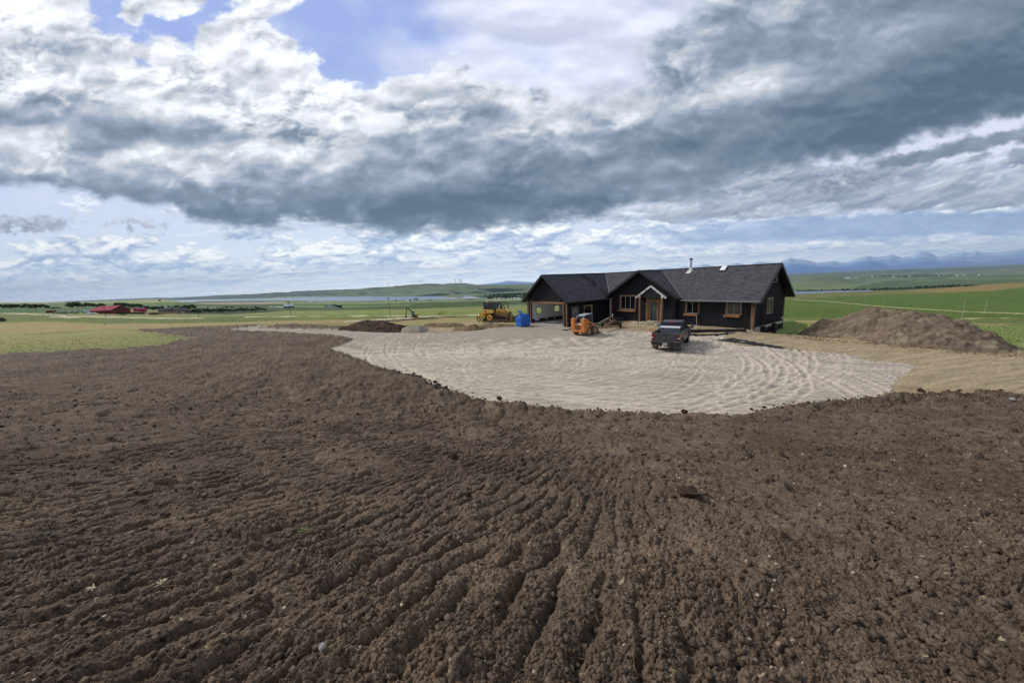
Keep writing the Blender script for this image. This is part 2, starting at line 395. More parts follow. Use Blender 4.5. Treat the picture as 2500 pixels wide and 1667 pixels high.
# feature rows: (photo x, photo y, distance); 's' = on the lake plane
ROWS=[
 [(-900,793,75,0),(0,790,75,0),(400,785,66,0),(850,780,58,0),(1200,780,52,0),(1500,780,47,0),(1880,780,44,0),(1960,780,39,0),(2100,780,34,0),(2500,780,31,0),(3500,780,30,0)],
 [(-900,785,110),(-300,790,95),(0,792,95),(400,790,85),(700,783,100),(1000,779,110),(1200,777,110),(1500,776,105),(1950,782,85),(2200,785,90),(2500,790,90),(3500,806,90)],
 [(-900,770,330),(-300,766,330),(0,766,330),(150,771,300),(250,776,290),(400,777,280),(500,777,260),(700,774,215),(900,772,185),(1160,771,180),(1500,772,180),(1950,778,170),(2350,778,192),(2500,779,200),(3500,790,200)],
 [(-900,757,480),(0,758,480),(250,767,400),(400,768,400),(480,766,420),(700,763,420),(900,760,380),(1160,757,330),(1500,757,320),(1950,757,300),(2200,760,300),(2408,763,300),(2500,765,300),(3500,775,300)],
 [(-900,750,900),(0,750,900),(250,753,800),(400,754,750),(500,755,750),(700,752,800),(900,748,850),(1160,740,900),(1500,736,900),(1940,731.4,800),(2158,744,600),(2352,742,700),(2500,735,800),(3500,690,800)],
 [(-900,743,3000),(0,738.5,3000),(100,738,3000),(150,737,3000),(240,738,2500),(380,731.5,1800),(430,734.5,2200),(486,735.3,'s'),(571,735,'s'),(763,735.5,'s'),(880,736,'s'),(928,734.8,'s'),(1030,732.8,'s'),(1098,731.4,'s'),(1140,730,'s'),(1260,731,1900),(1500,727,1700),(1950,717,1500),(2085,712,1500),(2240,706,1500),(2500,688,1500),(3500,640,1500)],
 [(-900,0,3400,-112),(0,0,3400,-112),(420,0,2600,-112),(486,735,'s',1.06),(1140,730,'s',1.06),(1260,0,2100,-100),(1500,0,1850,-104),(1950,0,1600,-112),(2500,0,1650,-112),(3500,0,1650,-112)],
 [(-900,0,8900,-110),(300,0,8900,-110),(418,734,'s',.96),(486,731.5,'s',.97),(645,729,'s',.97),(728,726,'s',.97),(880,723.8,'s',.97),(979,724.3,'s',.97),(1064,723.3,'s',.97),(1125,727,'s',.97),(1145,729,2750,-106),(1300,727,2500,-100),(1500,722,2400,-104),(1950,714.2,'s',.98),(2085,711.9,'s',.98),(2240,0,1800,-110),(2500,0,1800,-110),(3500,0,1800,-110)],
 [(-900,0,9300,-100),(300,0,9300,-100),(418,733.4,'s'),(486,731.5,'s'),(645,729,'s'),(728,726,'s'),(880,723.8,'s'),(979,724.3,'s'),(1064,723.3,'s'),(1125,727,'s'),(1145,728,2900),(1300,724,2700),(1500,720,2600),(1950,714.2,'s'),(2085,711.9,'s'),(2240,706.4,2000),(2500,688,2000),(3500,640,2000)],
 [(-900,741,13000),(150,738,13000),(418,731,11500),(700,722,8000),(880,716,6300),(1064,713.5,5000),(1139,713,4600),(1260,714,4300),(1500,706,4000),(1950,702,3200),(2100,697,3200),(2240,693,3300),(2500,674,3300),(3500,630,3300)],
 [(-900,740.5,16000),(150,738,16000),(418,729.5,13000),(700,716,9000),(880,709.5,7000),(1064,703,6200),(1139,702,5600),(1200,703,5200),(1300,702,5000),(1500,682,4200),(1900,677,4000),(1960,673.6,4000),(2010,672.5,4000),(2045,678,4000),(2075,687,3900),(2110,692,3800),(2300,681,4500),(2500,668,4500),(3500,630,4500)],
 [(-900,742,21000),(60,740,21000),(150,735.8,21000),(270,730.8,20000),(388,726,20000),(418,727.6,14000),(529,720.6,11000),(614,717.4,10000),(731,710,8500),(880,705,7500),(899,702.5,7200),(1037,692,6800),(1080,692.6,6800),(1135,690.3,6200),(1166,695,6200),(1260,695.7,6500),(1500,690,7500),(1900,677,9000),(2000,670,11000),(2149,660,12000),(2255,656.6,12000),(2404,652.3,12000),(2500,646.4,12000),(3500,600,12000)],
 [(-900,0,26000,-260),(3500,0,26000,-260)],
 [(-900,0,70000,-260),(3500,0,70000,-260)]]
KU=np.linspace(-2.6,2.6,1041);KD=[];KZ=[]
for row in ROWS:
    us=[];ds=[];zs=[]
    for k in row:
        px,py,d=k[:3]
        if d=='s':
            P=at_z(px,py,ZL)
            if len(k)>3:P=np.array([P[0]*k[3],P[1]*k[3],ZL-2.5])
            else:P[2]=ZL+.4
        elif len(k)>3:
            P=at_depth(px,735,d);P[2]=k[3]
        else:P=at_depth(px,py,d)
        us.append(P[0]/P[1]);ds.append(P[1]);zs.append(P[2])
    o=np.argsort(us);us=np.array(us)[o];KD.append(np.exp(np.interp(KU,us,np.log(np.array(ds)[o]))));KZ.append(np.interp(KU,us,np.array(zs)[o]))
KD=np.array(KD);KZ=np.array(KZ)
for i in range(1,len(KD)):KD[i]=np.maximum(KD[i],KD[i-1]*1.01)
def zfar_cols(u,y):
    """u: columns (n), y: rows (m) -> m x n"""
    kd=np.array([np.interp(u,KU,r) for r in KD]);kz=np.array([np.interp(u,KU,r) for r in KZ]);out=np.zeros((len(y),len(u)))
    for j in range(len(u)):
        out[:,j]=np.interp(np.log(y),np.log(np.concatenate([[kd[0,j]*.7],kd[:,j]])),np.concatenate([[0],kz[:,j]]))
    return out
def Z(x,y):
    b=float(hbase(np.array(x,float),np.array(y,float)))
    if y<18:return b
    u=x/y;kd=[np.interp(u,KU,r) for r in KD];kz=[np.interp(u,KU,r) for r in KZ]
    return (b if y<60 else 0)+float(np.interp(math.log(y),np.log([kd[0]*.7]+kd),[0]+kz))
def ground_at(px,py,t0=.3,t1=60000):
    d=rayd(px,py);u=d[0]/d[1];kd=[np.interp(u,KU,r) for r in KD];kz=[np.interp(u,KU,r) for r in KZ];lk=np.log([kd[0]*.7]+kd);zk=[0]+kz
    def gap(t):
        x=d[0]*t;y=d[1]*t;b=hbase(x,y)*(y<60)+np.where(y<18,0,np.interp(np.log(np.maximum(y,1e-3)),lk,zk));return ZC+d[2]*t-b
    T=np.geomspace(t0,t1,3600);G=gap(T);i=np.argmax(G<=0)
    if G[i]>0:return np.array([0,0,ZC])+d*t1
    a,b=T[max(i-1,0)],T[i]
    for _ in range(14):
        m=(a+b)/2
        if gap(m)<=0:b=m
        else:a=m
    return np.array([0,0,ZC])+d*b
def worley(x,y,cell,seed,rmin=.3,rmax=.55,prob=.6,flat=.7):
    """height of scattered lumps (in units of the cell)"""
    X=x/cell;Y=y/cell;ix=np.floor(X).astype(np.int64);iy=np.floor(Y).astype(np.int64);h=np.zeros(x.shape)
    for a in(-1,0,1):
        for b in(-1,0,1):
            n=_h(ix+a,iy+b,seed);r1=(n&1023)/1023.;r2=((n>>10)&1023)/1023.;r3=((n>>20)&1023)/1023.
            n2=_h(ix+a,iy+b,seed+7);q1=(n2&1023)/1023.;q2=((n2>>10)&1023)/1023.*3.14
            dx=X-(ix+a+r1);dy=Y-(iy+b+r2);R=rmin+(rmax-rmin)*r3*r3
            c,s=np.cos(q2),np.sin(q2);ex=dx*c+dy*s;ey=(-dx*s+dy*c)*1.45
            hh=np.sqrt(np.maximum(0,1-(ex*ex+ey*ey)/(R*R)))*R*flat*(q1<prob)
            h=np.maximum(h,hh)
    return h*cell
def vor(x,y,cell,seed):
    X=x/cell;Y=y/cell;ix=np.floor(X).astype(np.int64);iy=np.floor(Y).astype(np.int64);f1=np.full(x.shape,9.,np.float32);f2=f1.copy();rd=np.zeros(x.shape,np.float32)
    for a in(-1,0,1):
        for b in(-1,0,1):
            n=_h(ix+a,iy+b,seed);d=np.hypot(X-(ix+a+(n&1023)/1023.),Y-(iy+b+((n>>10)&1023)/1023.)).astype(np.float32);r=((n>>20)&1023)/1023.
            m=d<f1;f2=np.where(m,f1,np.minimum(f2,d));rd=np.where(m,r,rd);f1=np.where(m,d,f1)
    return (rd-.5)*.55+np.minimum(1,(f2-f1)*3.2)*.42-f1*.25,rd
# zone outlines, drawn on the photo and laid on the land
def lay(pts):return [tuple(ground_at(*p)[:2]) for p in pts]
SOIL=lay([(-500,915),(-200,885),(0,865),(60,861),(119,862),(170,857),(221,853.5),(289,853),(400,843),(422,834),(465,828),(486,823.7),(454,822.6),(422,817),(380,812),(357,811),(323,805),(280,801),(340,799),(400,797),(486,796),(571,794),(656,792.4),(640,795),(610,798),(563,804.6),(571,807),(624,809),(699,812),(741,815),(784,816),(837,820.5),(860,828),(856,836),(826,845),(805,851),(820,858),(850,870),(887,880),(946,903),(984,914.5),(1020,922),(1060,941),(1111,956.5),(1163,974.4),(1214,984.6),(1290,992),(1380,1003.7),(1480,1008),(1560,1012),(1640,1018),(1700,1021),(1802,1019),(1870,1005),(1938,990),(2040,980),(2125,971),(2176,964.6),(2244,963),(2448,961),(2520,972),(2700,995),(3000,1010)])
SOIL+=[(60,12),(60,-20),(-120,-20),(-120,20)]
ISLE=lay([(631,800),(660,795.5),(699,792.5),(763,792),(805,795.5),(848,799),(870,803),(880,806),(784,804.5),(699,803)])
STRIP=lay([(845,788.5),(965,783.8),(1040,780.5),(1122,774.5),(1110,773.2),(1060,775),(1020,775.5),(965,779.5),(900,783),(845,785.8)])
GRAV=lay([(563,804.6),(610,798),(656,793.4),(731,789.6),(880,783.2),(965,777.6),(1090,771.9),(1150,772),(1100,774.3),(965,779.8),(880,785),(763,791.5),(699,792.5),(660,795.5),(631,799.8),(700,802.5),(784,804),(850,805.5),(965,813),(1060,813),(1156,809),(1185,803),(1252,796.6),(1288,790),(1300,786),(1386,796),(1395,800),(1440,800),(1471,804),(1573,809),(1640,815),(1689,817),(1750,820.7),(1787,815.6),(1768,824),(1766,830),(1796,843),(1830,848),(1855,846),(1910,852.5),(1961,855),(2029,862),(2097,868),(2110,878),(2219,888),(2244,896),(2190,919),(2168,958),(2125,973),(1900,1030),(1500,1040),(1000,980),(760,880),(780,850),(830,836),(800,820),(700,815),(600,810)])
TAN=lay([(955,818),(966,800),(985,797),(1040,793),(1150,788),(1200,787),(1262,792),(1290,788)])+[(6,50),(14,54),(24,41)]+lay([(1925,803),(1950,805),(1990,808),(2300,806),(2470,840),(2490,856),(2560,870),(3200,960),(3300,1200),(2500,1100),(2100,1000),(1500,880),(1200,830)])
# ---- near ground
def near_ground():
    NC=1500;u=np.linspace(-2.4,2.4,NC);ys=[.7]
    while ys[-1]<62:
        y=ys[-1];hc=ZC-float(hbase(np.array(0.),np.array(y)));ys.append(y+max(.0018*y,y*y/(354*hc)*.86))
    ys=np.array(ys);NR=len(ys);Y=np.repeat(ys[:,None],NC,1);X=Y*u[None]
    x=X;y=Y
    far=np.zeros_like(X);m=ys>18
    far[m]=zfar_cols(u,ys[m]);hz=hbase(X,Y)+far
    jx=fbm(x*1.3,y*1.3,11,5,.65)*.42+fbm(x*.25,y*.25,12,3)*.5*ss(12,30,y);jy=fbm(x*1.3,y*1.3,21,5,.65)*.42+fbm(x*.25,y*.25,22,3)*.5*ss(12,30,y)
    d_s=sd(x+jx,y+jy,SOIL);d_i=sd(x+jx,y+jy,ISLE);d_t=sd(x+jx,y+jy,STRIP)
    soil=np.maximum(np.maximum(d_s,d_i),d_t)
    grav=sd(x+jx*.7,y+jy*.7,GRAV);tan=sd(x+jx,y+jy,TAN)
    zone=np.full(X.shape,0);zone[tan>0]=3;zone[grav>0]=2;zone[soil>0]=1
    S=(zone==1)
    lod=lambda c:1-ss(c*.55,c*1.3,y*y/(354*5.)*.5+y/354*.7)     # drop lumps finer than a pixel
    # tread marks left by the dozer: bars fanning out of one turning point
    cx,cy=8.,20.;R=np.hypot(x-cx,y-cy);A=np.arctan2(y-cy,x-cx)
    wob=fbm(x*.45,y*.45,31,3)*.035+fbm(x*2.3,y*2.3,32,3)*.006
    ph=(A+wob*.45)/.0122
    ph=ph+fbm(x*7,y*7,33,3)*.08+fbm(x*2.2,y*2.2,34,3)*.14;fr=ph-np.floor(ph);bar=1-np.exp(-((fr-.5)/.11)**2)*1.35+.10*np.cos(fr*6.283);bid=np.floor(ph).astype(np.int64)
    lane=(R+fbm(x*.3,y*.3,41,3)*.9+.16*np.sin(bid*2.4))/1.55;lid=np.floor(lane).astype(np.int64);lf=lane-lid
    lanem=ss(.03,.12,lf)*(1-ss(.86,.95,lf))*ss(6,8,R)
    patch=ss(-.10,.22,fbm(x*.42,y*.42,51,4)+.34*np.exp(-((x+2.6)/3.6)**2-((y-3.9)/3.0)**2)+.16*np.exp(-((x+6)/5)**2-((y-4)/4)**2)-.20*ss(.3,3.5,x)+.05-.22*ss(11,17,y))
    broke=ss(-.3,.05,fbm(x*1.7,y*1.7,61,3)+.16)
    tread=(bar-.9)*lanem*patch*broke*.084*(1+.5*ss(5,10,y))*(1-.72*ss(-.8,1.2,x))
    berm=np.exp(-((lf-.0)/.09)**2)+np.exp(-((lf-1)/.09)**2)
    # second, finer pass running the other way on the far left bank
    ph2=((x*.82-y*.57)+fbm(x*.5,y*.5,71,3)*.35)/.26;f2=ph2-np.floor(ph2);l2=((x*.57+y*.82)+fbm(x*.3,y*.3,72,3)*.6)/1.3;l2f=l2-np.floor(l2)
    t2=(ss(0,.2,f2)*(1-ss(.6,.95,f2))-.55)*ss(.08,.2,l2f)*(1-ss(.8,.92,l2f))*ss(-.05,.2,fbm(x*.3,y*.3,73,3)+.12)*ss(-5,-8,x)*.05*lod(.2)
    # drag marks down the right bank
    st=fbm((x*.95+y*.30)*5.5,(y*.95-x*.30)*.55,81,5,.55)*ss(.8,3.,x)*.085*lod(.15)
    crumb=ss(-.35,.25,fbm(x*.8,y*.8,91,4)+.05)*(1-.55*patch*lanem)
    h=np.zeros_like(X)
    h+=fbm(x*.33,y*.33,101,4)*.16+fbm(x*1.15,y*1.15,102,4)*.085
    wa,wb=x+fbm(x*6,y*6,5,3)*.035,y+fbm(x*6,y*6,6,3)*.035
    big=worley(wa,wb,.95,111,.06,.34,.28,.62)*lod(.4)
    mid=worley(wa,wb,.34,112,.08,.44,.34,.66)*lod(.17)
    sm=worley(wa,wb,.135,113,.2,.5,.62,.72)*lod(.075)
    sm2=worley(x+5.3,y,.10,114,.2,.5,.5,.72)*lod(.06)
    ti=worley(x,y,.046,115,.25,.5,.7,.75)*lod(.026)
    ti2=worley(x,y+3.1,.022,116,.25,.5,.7,.75)*lod(.013)
    an=ss(.6,3.2,x)*(1-ss(9,13,y));ya=y*(1-.55*an)+x*.22*an;wc,wd=x+fbm(x*14,y*14,7,3)*.03,ya+fbm(x*14,y*14,8,3)*.03
    vm=ss(-.3,.35,fbm(x*1.3,y*1.3,9,4)+.12-.22*an)
    v1,i1=vor(wc,wd,.17,141);v2,i2=vor(wc,wd,.075,142);v3,i3=vor(x,y,.034,143);v4,i4=vor(x,y,.016,144)
    vcr=v1*.055*lod(.14)*(.15+.7*vm)*(1-.6*patch*lanem)+v2*.042*lod(.06)*(.25+.75*vm)+v3*.024*lod(.028)*(.45+.55*vm)+v4*.012*lod(.013)
    wf,wg_=x+fbm(x*2,y*2,17,3)*.3,y+fbm(x*2,y*2,18,3)*.3
    v5,i5=vor(wf,wg_,.46,145);v6,i6=vor(wf*1.0,wg_*.7,.95,146)
    tone=((i1-.5)*.16*lod(.14)+(i2-.5)*.26*lod(.06)+(i3-.5)*.36*lod(.028)+(i4-.5)*.40*lod(.013))+((i5-.5)*.34+(i6-.5)*.22)*ss(7,16,y)
    sup=1-ss(.25,.8,patch*lanem)
    h+=tread*1.15+t2+st+berm*patch*.03+big*(.25+.65*crumb)*(1-.7*patch*lanem)+mid*(.3+1.0*crumb)*(1-.55*patch*lanem)+np.maximum(sm*.8,sm2*.6)*(.25+.6*crumb)*(1-.5*patch*lanem)+ti*.5+ti2*.8+vcr
    h+=billow(x*3.1,y*3.1,121,4,.55)*.032*lod(.2)+billow(x*9,y*9,122,4,.6)*.013*lod(.06)+np.abs(fbm(x*1.9,y*1.9,123,4))*.05
    # cracks and slabs
    cr=np.abs(fbm(x*1.5,y*1.5,131,4,.55));h-=.045*(1-ss(0,.035,cr))*ss(-.1,.2,fbm(x*.4,y*.4,132,2))*lod(.1)
    farrough=(fbm(x*1.1,y*2.2,141,4,.6)*.12+worley(x,y,.9,142,.15,.45,.5,.5)*.6)*ss(12,24,y)+(v5*.15+v6*.16)*ss(6,16,y)
    rim=.10*ss(0,.5,soil)+.05*np.exp(-((soil-.35)/.3)**2)
    hs=(h*.9+farrough)*ss(-.05,.35,soil)+rim
    # gravel: wheel ruts swept in wide turns
    g=np.zeros_like(X);rutc=np.zeros_like(X);rr=np.random.RandomState(5)
    arcs=[]
    for i in range(42):
        arcs.append((rr.uniform(-3,11),rr.uniform(20,36),rr.uniform(5.5,19.),rr.uniform(-3.4,.4),rr.uniform(.6,1.7)))
    for i in range(36):
        rad=rr.uniform(28,90);a=rr.uniform(-.55,.55);arcs.append((4+rr.uniform(-8,8)-rad*math.sin(a),24+rr.uniform(-9,9)-rad*math.cos(a),rad,1.57-a,1.2))
    for i in range(7):
        rad=rr.uniform(35,60);arcs.append((-10+rr.uniform(-3,3),26-rad+rr.uniform(0,9),rad,1.75,1.2))
    for i in range(4):
        rad=rr.uniform(14,30);arcs.append((14+rr.uniform(-2,4),38+rr.uniform(-4,4)+rad*.0,rad,4.2,1.4))
    G=(grav>-.3)&(Y>9)
    gx,gy=x[G],y[G];gg=np.zeros(gx.shape);rc=np.zeros(gx.shape)
    for k,(ax,ay,ar,am,aw) in enumerate(arcs):
        dd=np.hypot(gx-ax,gy-ay);an=np.arctan2(gy-ay,gx-ax);da=np.abs((an-am+np.pi)%(2*np.pi)-np.pi);w_=(1-ss(aw*.8,aw,da))*(.35+1.1*((k*37)%11)/10.)
        wn=fbm(gx*.5+k,gy*.5,200+k,2)*.12
        for o in(-.82,.82):
            t=(dd-ar-o+wn)
            gg+=w_*(-.020*np.exp(-(t/.13)**2)+.024*np.exp(-((np.abs(t)-.22)/.07)**2))
            tr=.5+.5*np.sin(an*ar/.11+t*14)
            if k%3==0:gg+=w_*.012*tr*np.exp(-(t/.15)**4)
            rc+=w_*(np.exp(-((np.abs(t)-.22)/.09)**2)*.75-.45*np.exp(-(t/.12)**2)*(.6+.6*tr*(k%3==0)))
    g[G]=gg;rutc[G]=rc
    hg=g*.78+fbm(x*.4,y*.4,151,3)*.05+fbm(x*9,y*9,152,3)*.012*lod(.05)+worley(x,y,.09,153,.2,.5,.6,.6)*.35*lod(.05)
    ht=fbm(x*.5,y*.5,161,4)*.07+fbm((x*.97+y*.24)*.45,(y*.97-x*.24)*3.4,162,5,.6)*.075+g*0+worley(x,y,.4,163,.1,.4,.35,.5)*lod(.15)*.6
    hgr=fbm(x*.7,y*.7,171,4)*.10+np.abs(fbm(x*2.1,y*2.1,172,3))*.10*(1-ss(50,62,y))
    # built-up dirt along the house front and the drop at its far corner
    hx=(x-12.97);hy=(y-46.93);c_,s_=math.cos(-.9477),math.sin(-.9477);a=hx*c_+hy*s_;b=-hx*s_+hy*c_
    bank=.30*np.exp(-((b+0.6)/2.0)**2)*ss(.0,4.,a)*(1-ss(16.,18.,a))*ss(-6,-3.,b)
    # rubble at the entry
    bank+=.10*np.exp(-((b+1.4)/.8)**2-((a-6.3)/2.2)**2)
    drop=-.95*ss(16.6,17.6,a)*ss(.0,3.2,b)*(1-ss(24,30,a))*ss(-.5,2,b)
    hz=hz+bank+drop*(b<14)
    h_=np.where(zone==1,hs,np.where(zone==2,hg,np.where(zone==3,ht,hgr)))
    V=np.stack([X,Y,hz+h_],-1).reshape(-1,3)
    # ---- surface colours of the materials themselves
    C=np.zeros(X.shape+(3,))
    n1=fbm(x*.5,y*.5,301,4)[...,None];n2=fbm(x*7,y*7,302,4,.6)[...,None];n3=fbm(x*.12,y*.12,303,3)[...,None]
    soilc=L3(96,82,70)*(1+.20*n1+.34*n2*(lod(.1)[...,None]*.8+.2)+.22*n3)
    dry=ss(.0,.32,fbm(x*.6,y*.6,304,5,.6))[...,None]*.5;soilc=soilc*(1-dry)+L3(120,103,86)*dry
    soilc*=(1+.55*np.clip(fbm(x*2.,y*3.5,306,5,.65),-1,1)[...,None]*ss(8,16,y)[...,None])
    soilc*=(1+np.clip(tone,-.5,.6))[...,None]
    moist=ss(.10,.32,fbm(x*.23,y*.23,305,4))[...,None]*.35;soilc=soilc*(1-moist)+L3(58,47,39)*moist
    wh=(_h(np.floor(x*45).astype(np.int64),np.floor(y*45).astype(np.int64),9)%997<5)[...,None]*lod(.03)[...,None]
    soilc=soilc*(1-wh)+L3(150,135,112)*wh
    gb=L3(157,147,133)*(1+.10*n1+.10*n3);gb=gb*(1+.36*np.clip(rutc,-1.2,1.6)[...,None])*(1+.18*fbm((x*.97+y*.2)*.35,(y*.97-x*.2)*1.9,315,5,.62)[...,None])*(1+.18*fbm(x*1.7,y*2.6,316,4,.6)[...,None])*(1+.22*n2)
    pinkg=ss(0,.8,(x-8)/14)[...,None]*.5;gb=gb*(1-pinkg)+gb*np.array([1.0,.98,1.03])*pinkg
    ta=fbm((x*.97+y*.24)*.35,(y*.97-x*.24)*3.,311,5,.6)[...,None]
    tb=L3(158,142,114)*(1+.55*ta+.12*n1+.18*n2);tk=ss(.1,.35,fbm(x*.3,y*.5,312,4))[...,None]*.4;tb=tb*(1-tk)+L3(128,108,82)*tk
    ga=L3(122,136,80)*(1+.14*n1+.14*n2);gt=L3(146,140,90)*(1+.10*n1+.13*n2)
    gk=ss(-.12,.22,fbm(x*.07,y*.16,321,5,.55)+.7*ss(34,58,y)+.2-.5*ss(5,20,x))[...,None];gc=ga*(1-gk)+gt*gk
    gre=np.exp(-np.clip(-soil,0,50)/6.)[...,None]*.8*(1-ss(50,62,y))[...,None]*(x<-20)[...,None];gc=gc*(1-gre)+L3(116,128,76)*(1+.12*n2)*gre
    edge=np.exp(-np.clip(-soil,0,50)/.8)[...,None]*.7;gc=gc*(1-edge)+L3(138,122,92)*edge
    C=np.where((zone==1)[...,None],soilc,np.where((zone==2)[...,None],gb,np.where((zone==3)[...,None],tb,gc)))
    C=np.clip(C,.01,.9).reshape(-1,3)
    idx=np.arange(NR*NC).reshape(NR,NC);Q=np.stack([idx[:-1,:-1],idx[:-1,1:],idx[1:,1:],idx[1:,:-1]],-1).reshape(-1,4)
    # zone of a face: the highest-ranking zone among its corners keeps outlines tidy
    zf=zone.reshape(-1)[Q[:,0]]
    names={0:('grass_field','grass'),1:('bare_soil','soil'),2:('gravel_yard','gravel'),3:('dirt_ground','dirt')}
    mats_={0:mat('grass_ground',(.1,.1,.05,1),.95,attr='Col',var=.35,vs=9,bump=.03,bs=14,spec=.1),
           1:mat('soil',(.08,.06,.05,1),.95,attr='Col',var=.50,vs=60,bump=.014,bs=55,spec=.12,det=7),
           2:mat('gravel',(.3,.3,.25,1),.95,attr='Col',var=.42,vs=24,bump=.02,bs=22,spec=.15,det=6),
           3:mat('dirt',(.3,.25,.2,1),.95,attr='Col',var=.22,vs=7,bump=.02,bs=9,spec=.1)}
    for z in range(4):
        q=Q[zf==z]
        if not len(q):continue
        uq,inv=np.unique(q.ravel(),return_inverse=True)
        o=npmesh(names[z][0],V[uq],inv.reshape(-1,4),mats_[z],C[uq]);tag(o,kind='structure')
    return u,ys,(X,Y,hz+h_,zone)
NG=near_ground()
def ground_z(x,y):
    """height of the built near ground, for standing things on it"""
    u,ys,(X,Y,H,zn)=NG
    if y<ys[0] or y>ys[-1]:return Z(x,y)
    i=int(np.clip(np.searchsorted(ys,y)-1,0,len(ys)-2));j=int(np.clip((x/y-u[0])/(u[1]-u[0]),0,len(u)-2))
    return float(H[i,j])
# ---- ground behind and beside the camera
def back_ground():
    # rings of ever coarser cells round the wedge the camera looks into
    xs=np.concatenate([-np.geomspace(110,3,170),np.linspace(-2.9,2.9,60),np.geomspace(3,110,170)]);ys=np.concatenate([-np.geomspace(30,1,60),np.linspace(-.95,3,60),np.geomspace(3.1,46,120)])
    X,Y=np.meshgrid(xs,ys);k=np.minimum(1,2/np.hypot(X,Y).clip(1,99)*3)
    H=hbase(X,Y)+fbm(X*.33,Y*.33,101,4)*.16+fbm(X*1.15,Y*1.15,102,4)*.085+worley(X,Y,.34,112,.08,.44,.34,.66)*.6*k+.14-.40*(Y>.3)*(1-ss(2.34,2.42,np.abs(X)/Y.clip(.1,99)))-.08*ss(-.5,.6,Y)*(np.abs(X)<3)
    s_=sd(X,Y,SOIL);n=fbm(X*.5,Y*.5,301,4)[...,None];C=np.where((s_>0)[...,None],L3(96,82,70)*(1+.2*n),np.where((X>0)[...,None],L3(158,142,114)*(1+.2*n),L3(140,134,88)*(1+.2*n)))
    V=np.stack([X,Y,H],-1).reshape(-1,3);i=np.arange(len(V)).reshape(X.shape);Q=np.stack([i[:-1,:-1],i[:-1,1:],i[1:,1:],i[1:,:-1]],-1).reshape(-1,4)
    c=V[Q].mean(1);keep=(c[:,1]<.75)|(np.abs(c[:,0])>1.95*c[:,1]);Q=Q[keep]
    z=s_.reshape(-1)[Q[:,0]]>0
    for m_,nm in((z,'bare_soil'),(~z,'grass_field')):
        q=Q[m_];uq,inv=np.unique(q.ravel(),return_inverse=True);tag(npmesh(nm,V[uq],inv.reshape(-1,4),MATS['soil' if nm=='bare_soil' else 'grass_ground'],C.reshape(-1,3)[uq]),kind='structure')
back_ground()
